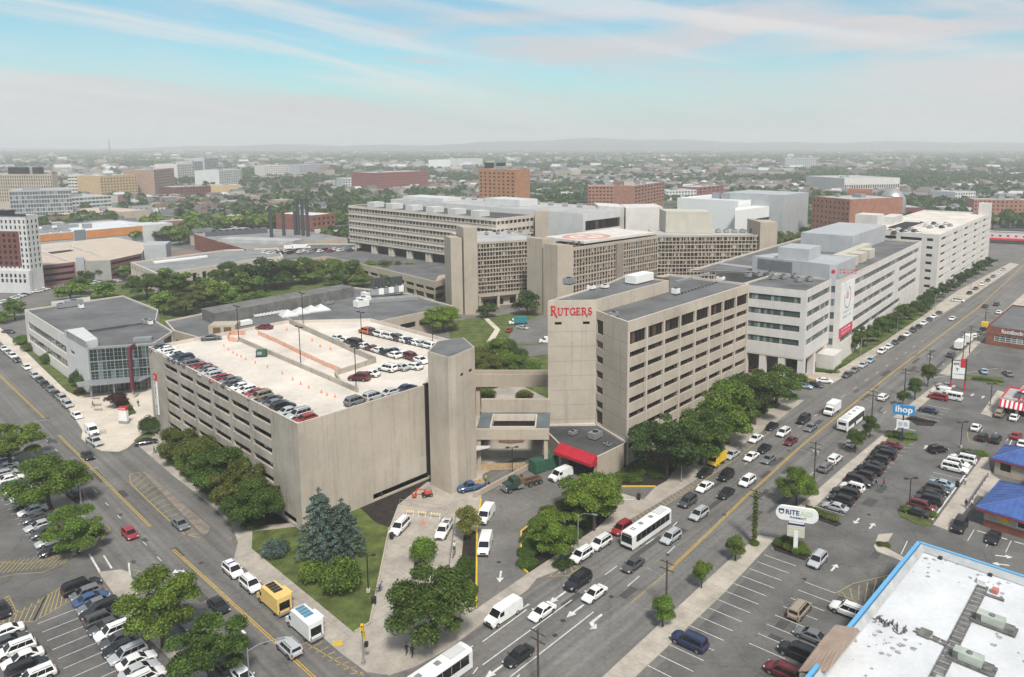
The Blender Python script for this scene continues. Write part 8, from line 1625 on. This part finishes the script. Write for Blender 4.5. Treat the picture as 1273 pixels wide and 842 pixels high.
for o in COL.objects:
 if o.parent is None and o.type=='EMPTY' and o.get('category')in('building','office building','apartment block','tower','apartment tower','hospital','laboratory','power plant','parking garage','stadium','church','clinic','restaurant','school','podium'):taken.append((o.location.x,o.location.y,70 if o.location.y>420 else 95))
def free(x,y):
 if y<440 or abs(x)>.78*y+60:return False
 if y<470+.3*x and-140<x<320:return False
 return all((x-a)**2+(y-b)**2>r*r for a,b,r in taken)
WHERE=lambda x,y:('left of the orange tower' if x<-110 else 'beyond the hospital' if x<130 else 'beyond the clinic')
cand=[]
for i in range(-70,170):
 for j in range(-110,110):
  p=D1*(i*17)+D2*(j*24+(8 if j%2 else-4));x,y=p.x+rf.uniform(-2,2),p.y+rf.uniform(-2,2)
  if free(x,y)and y<2900 and mask(x,y)>-.15 and rf.random()<.78:cand.append((y+abs(x)*.3,x,y))
cand.sort();nind=290
for _,x,y in cand[:nind]:
 rn,me,kd=HM[rf.randrange(4)];wn,wc=WC[rf.randrange(5)]
 o=place(me,'house',None,(x,y,0),A1+R(90)*rf.randrange(2)+rf.uniform(-.05,.05),wc);o.scale=(1,1,rf.uniform(.85,1.25));tag(o,f"{wn} house with {rn} {kd} roof in the district {WHERE(x, y)}",'house','houses of the far districts')
def island_mat(name,cols):
 m,nt,b=base_mat(name);g=nd(nt,'ShaderNodeNewGeometry');cr=nd(nt,'ShaderNodeValToRGB');cr.color_ramp.interpolation='CONSTANT'
 while len(cr.color_ramp.elements)<len(cols):cr.color_ramp.elements.new(.5)
 for i,c in enumerate(cols):cr.color_ramp.elements[i].position=i/len(cols);cr.color_ramp.elements[i].color=(*c,1)
 nt.links.new(g.outputs['Random Per Island'],cr.inputs[0]);nt.links.new(cr.outputs[0],b.inputs['Base Color']);b.inputs['Roughness'].default_value=.9;return m
b=MB();rest=cand[nind:];rf.shuffle(rest)
far_pts=[(x,y,1.)for _,x,y in rest[:7000]]
for _ in range(4500):
 y=1500+5200*rf.random()**1.3;x=rf.uniform(-1.0,.85)*y
 if mask(x,y)>-.3:far_pts.append((x,y,rf.uniform(1.,2.2)))
for _ in range(150):
 y=900+5000*rf.random();x=rf.uniform(-.8,.68)*y
 if free(x,y):far_pts.append((x,y,rf.uniform(3,7)))
for x,y,s in far_pts:
 big=s>2.5;w_,l_,h_=4.2*s,6.5*s*rf.uniform(.8,1.4),(6.2 if not big else 3.0)*rf.uniform(.8,1.5)*(s if not big else 2.5);an=A1+R(90)*rf.randrange(2);xf=xform((x,y,0),an);rh=0.2 if big or rf.random()<.4 else 2.8*s
 vs=[xf@Vector(v)for v in((-w_,-l_,-.3),(w_,-l_,-.3),(w_,l_,-.3),(-w_,l_,-.3),(-w_,-l_,h_),(w_,-l_,h_),(w_,l_,h_),(-w_,l_,h_))];b.add(vs,[(0,1,5,4),(1,2,6,5),(2,3,7,6),(3,0,4,7)],0)
 vs=[xf@Vector(v)for v in((-w_,-l_,h_),(w_,-l_,h_),(w_,l_,h_),(-w_,l_,h_),(0 if rh>1 else-w_*.9,-l_,h_+rh),(0 if rh>1 else w_*.9,-l_,h_+rh),(0 if rh>1 else w_*.9,l_,h_+rh),(0 if rh>1 else-w_*.9,l_,h_+rh))];b.add(vs,[(0,1,5,4),(1,2,6,5),(2,3,7,6),(3,0,4,7),(4,5,6,7)],1)
o=b.obj('distant_rooftops',[island_mat('far_walls',[(.42,.41,.38),(.36,.31,.25),(.22,.22,.22),(.22,.10,.08),(.36,.35,.32),(.26,.21,.16)]),island_mat('far_roofs',[(.12,.12,.13),(.28,.27,.26),(.10,.085,.075),(.17,.16,.15),(.46,.46,.45),(.15,.11,.09),(.22,.21,.2)])]);tag(o,'mass of small houses and sheds reaching to the hazy hills','rooftops',None,'stuff')
tc_=[]
for _ in range(5200):
 y=440+1500*rf.random()**1.2;x=rf.uniform(-.76,.66)*y
 if free(x,y)and(mask(x,y)<.25 or rf.random()<.35):tc_.append((y+abs(x)*.25,x,y))
for(xa,ya,xb,yb,w_,n_)in((200,285,330,262,70,150),(300,275,430,268,45,90),(640,262,720,240,60,110),(930,300,1010,285,30,60),(960,318,1075,318,14,40),(1090,275,1210,268,45,90),(1060,255,1200,250,60,80),(60,278,130,268,22,40),(650,240,720,236,60,70)):
 A_,B_=P(xa,ya,6),P(xb,yb,6)
 for _ in range(n_):
  p=A_.lerp(B_,rf.random());x,y=p.x+rf.uniform(-w_,w_)*.5,p.y+rf.uniform(-w_,w_)
  if all((x-a)**2+(y-b_)**2>(r*.45)**2 for a,b_,r in taken):tc_.append((y*.55+abs(x)*.1,x,y))
tc_.sort()
for i,(_,x,y)in enumerate(tc_[:230]):
 tn=('green','dark','olive','bright')[rf.randrange(4)];plant('far' if y>520 else 'mid',(x,y),rf.uniform(4.5,7.5),rf.uniform(8,13),tn,f"{tn} leafy tree among the far trees {WHERE(x, y)}",'trees of the far districts')
g=np.random.default_rng(4);pts=[(x,y)for _,x,y in tc_[230:]]
for _ in range(1500):
 y=300+1200*rf.random();x=y*(-.8-.5*rf.random())-60 if rf.random()<.5 else y*(.72+.4*rf.random())+60
 if y>420 or x<0:pts.append((x,y))
for _ in range(23000):
 y=1300+5600*rf.random()**1.25;x=rf.uniform(-1.0,.85)*y
 if mask(x*1.1,y*.9+300)<.6:pts.append((x,y))
pts=np.array(pts);m_=26;n_=len(pts);sc=1+np.clip((pts[:,1]-1200)/2200,0,2.2)
d=g.normal(size=(n_,m_,3));d/=np.linalg.norm(d,axis=2)[:,:,None];d[:,:,2]=np.abs(d[:,:,2])
c=np.zeros((n_,m_,3));c[:,:,0]=pts[:,None,0];c[:,:,1]=pts[:,None,1];rad=(g.uniform(4,7,n_)*sc)[:,None,None];hgt=(g.uniform(3,6,n_)*np.minimum(sc,1.5))[:,None]
c+=d*rad*g.uniform(.6,1.05,(n_,m_,1));c[:,:,2]=2+hgt*.6+d[:,:,2]*hgt
c=c.reshape(-1,3);N=len(c);nn_=d.reshape(-1,3)+g.normal(size=(N,3))*.5;nn_/=np.linalg.norm(nn_,axis=1)[:,None];t_=np.cross(nn_,g.normal(size=(N,3)));t_/=np.linalg.norm(t_,axis=1)[:,None];u_=np.cross(nn_,t_)
s_=(np.repeat(sc,m_)*g.uniform(1.6,2.9,N))[:,None]
V=np.stack([c-t_*s_-u_*s_*.6,c+t_*s_*.9-u_*s_*.8,c+t_*s_+u_*s_*.7,c-t_*s_*.8+u_*s_],1).reshape(-1,3)
me=bpy.data.meshes.new('distant_woods');me.vertices.add(4*N);me.vertices.foreach_set('co',V.ravel());me.loops.add(4*N);me.loops.foreach_set('vertex_index',np.arange(4*N));me.polygons.add(N);me.polygons.foreach_set('loop_start',np.arange(N)*4);me.polygons.foreach_set('loop_total',np.full(N,4));me.materials.append(M_LEAF);me.update(calc_edges=True)
o=place(me,'distant_woods',None,color=(.06,.105,.026));tag(o,'tree cover of the far city fading into haze','woods',None,'stuff')
b=MB();nx=160;xs=[-7400+14800*i/nx for i in range(nx+1)]
def ridge(x,k):return max(2,1.25*(66+26*math.sin(x*.0006+.9)+14*math.sin(x*.0017+k)+6*math.sin(x*.006)+2.5*math.sin(x*.021+k))*(1.0 if k else .55)*(1 if x>-2600 else max(.45,1+(x+2600)/6000)))
prof=[(6400,0.),(6900,.35),(7400,.8),(7900,1.),(8600,.9),(9300,.7)]
b.add([(x,y+160*math.sin(x*.001),ridge(x,1)*f-.4)for y,f in prof for x in xs],[(j*(nx+1)+i,j*(nx+1)+i+1,(j+1)*(nx+1)+i+1,(j+1)*(nx+1)+i)for j in range(len(prof)-1)for i in range(nx)])
struct(b.obj('hills',mat('wooded_hill',(.07,.09,.06),.95,.2,.004),None,60))
# ================================================================ camera, light, sky, air
cam=bpy.data.cameras.new('camera');co=bpy.data.objects.new('camera',cam);COL.objects.link(co)
W_,H_=1273.0,842.0
cam.sensor_fit='HORIZONTAL';cam.sensor_width=36.0;cam.lens=F_PX/W_*36.0
cam.shift_x=-(CX-W_/2)/W_;cam.shift_y=(CY-H_/2)/W_
cam.clip_end=30000.0;cam.clip_start=.5
co.location=(0,0,CAM_H);co.rotation_euler=(math.pi/2-PITCH,0,0)
scene.camera=co
SUN_EL,SUN_AZ=R(52),R(165)
sun=bpy.data.lights.new('sun','SUN');so=bpy.data.objects.new('sun',sun);COL.objects.link(so)
sun.energy=1.5;sun.angle=R(10);sun.color=(1.,.95,.88)
d=Vector((math.sin(SUN_AZ)*math.cos(SUN_EL),math.cos(SUN_AZ)*math.cos(SUN_EL),math.sin(SUN_EL)))
so.rotation_euler=d.to_track_quat('Z','Y').to_euler()
w=bpy.data.worlds.new('World');scene.world=w;w.use_nodes=True
nt=w.node_tree;L=nt.links;bg=nt.nodes['Background']
sky=nd(nt,'ShaderNodeTexSky');sky.sky_type='NISHITA';sky.sun_disc=False
sky.sun_elevation=SUN_EL;sky.sun_rotation=SUN_AZ;sky.air_density=1.0;sky.dust_density=1.0;sky.ozone_density=1.0
tc=nd(nt,'ShaderNodeTexCoord');sp=nd(nt,'ShaderNodeSeparateXYZ');L.new(tc.outputs['Generated'],sp.inputs[0])
def cloud_layer(tilt,sc,scale,lo,hi,detail,dist,off):
 """cloud cover as a function of the direction in the sky, stretched along the horizon"""
 mp=nd(nt,'ShaderNodeMapping');mp.inputs['Rotation'].default_value=(0,R(tilt),0);mp.inputs['Location'].default_value=off
 L.new(tc.outputs['Generated'],mp.inputs['Vector'])
 ms=nd(nt,'ShaderNodeVectorMath',operation='MULTIPLY');ms.inputs[1].default_value=sc;L.new(mp.outputs[0],ms.inputs[0])
 nz=nd(nt,'ShaderNodeTexNoise',i_Scale=scale,i_Detail=detail,i_Roughness=.55,i_Distortion=dist);L.new(ms.outputs[0],nz.inputs['Vector'])
 mr=nd(nt,'ShaderNodeMapRange');mr.interpolation_type='SMOOTHSTEP'
 mr.inputs[1].default_value=lo;mr.inputs[2].default_value=hi;L.new(nz.outputs[0],mr.inputs[0]);return mr.outputs[0]
def mixc(fac,a,b,mult=1.):
 mx=nd(nt,'ShaderNodeMix',data_type='RGBA')
 if mult!=1.:
  mm=nd(nt,'ShaderNodeMath',operation='MULTIPLY');L.new(fac,mm.inputs[0]);mm.inputs[1].default_value=mult;fac=mm.outputs[0]
 L.new(fac,mx.inputs[0])
 for s,v in((6,a),(7,b)):
  if isinstance(v,tuple):mx.inputs[s].default_value=(*v,1)
  else:L.new(v,mx.inputs[s])
 return mx.outputs[2]
tn=nd(nt,'ShaderNodeMix',data_type='RGBA',blend_type='MULTIPLY');tn.inputs[0].default_value=1;L.new(sky.outputs[0],tn.inputs[6]);tn.inputs[7].default_value=(.60,.90,.90,1)
veil=cloud_layer(-4,(1.0,1.0,4.5),1.5,.40,.66,9.,.5,(1.6,1.2,0.3))
c=mixc(veil,tn.outputs[2],(4.6,5.1,5.4),.7)
grey=cloud_layer(-5,(1.0,1.0,6.),2.2,.48,.64,10.,.7,(-1.25,.3,.4))
c=mixc(grey,c,(4.7,4.5,4.6),.85)
side=nd(nt,'ShaderNodeMapRange');side.interpolation_type='SMOOTHSTEP'
for i,v in enumerate((-.05,.55,.0,1.0)):side.inputs[i+1].default_value=v
L.new(sp.outputs['X'],side.inputs[0])
bank=cloud_layer(-4,(1.0,1.0,5.),2.6,.36,.60,9.,.8,(.4,2.3,.1));bm_=nd(nt,'ShaderNodeMath',operation='MULTIPLY');L.new(side.outputs[0],bm_.inputs[0]);L.new(bank,bm_.inputs[1])
c=mixc(bm_.outputs[0],c,(5.0,4.75,4.85),.9)
wisp=cloud_layer(-9,(.8,1.0,15.),1.7,.49,.66,10.,.5,(1.9,.7,.2))
c=mixc(wisp,c,(5.7,5.55,5.5),.62)
mist=nd(nt,'ShaderNodeMapRange');mist.interpolation_type='SMOOTHSTEP'
for i,v in enumerate((.0,.10,.62,.0)):mist.inputs[i+1].default_value=v
L.new(sp.outputs['Z'],mist.inputs[0]);c=mixc(mist.outputs[0],c,(4.3,4.4,4.5))
L.new(c,bg.inputs['Color']);bg.inputs["Strength"].default_value=.046
hz=MB().box(-7500,7500,-400,9500,-1.3,185.0).obj('haze',mat('unused',(1,1,1)))
hm=bpy.data.materials.new('haze_air');hm.use_nodes=True;hn=hm.node_tree
for n in list(hn.nodes):
 if n.type=='BSDF_PRINCIPLED':hn.nodes.remove(n)
pv=hn.nodes.new('ShaderNodeVolumePrincipled');pv.inputs['Color'].default_value=(.90,.92,.93,1);pv.inputs['Density'].default_value=.00022;pv.inputs['Anisotropy'].default_value=.0
hn.links.new(pv.outputs[0],hn.nodes['Material Output'].inputs['Volume'])
hz.data.materials.clear();hz.data.materials.append(hm);hz['kind']='stuff'
bpy.data.materials.remove(MATS['unused'])
vs=scene.view_settings;vs.view_transform='Standard';vs.look='None';vs.exposure=1.64;vs.gamma=1.0
cy=scene.cycles
cy.use_denoising=True;cy.max_bounces=6;cy.diffuse_bounces=3;cy.glossy_bounces=3;cy.transparent_max_bounces=8;cy.volume_bounces=1
cy.use_adaptive_sampling=True;cy.adaptive_threshold=.02
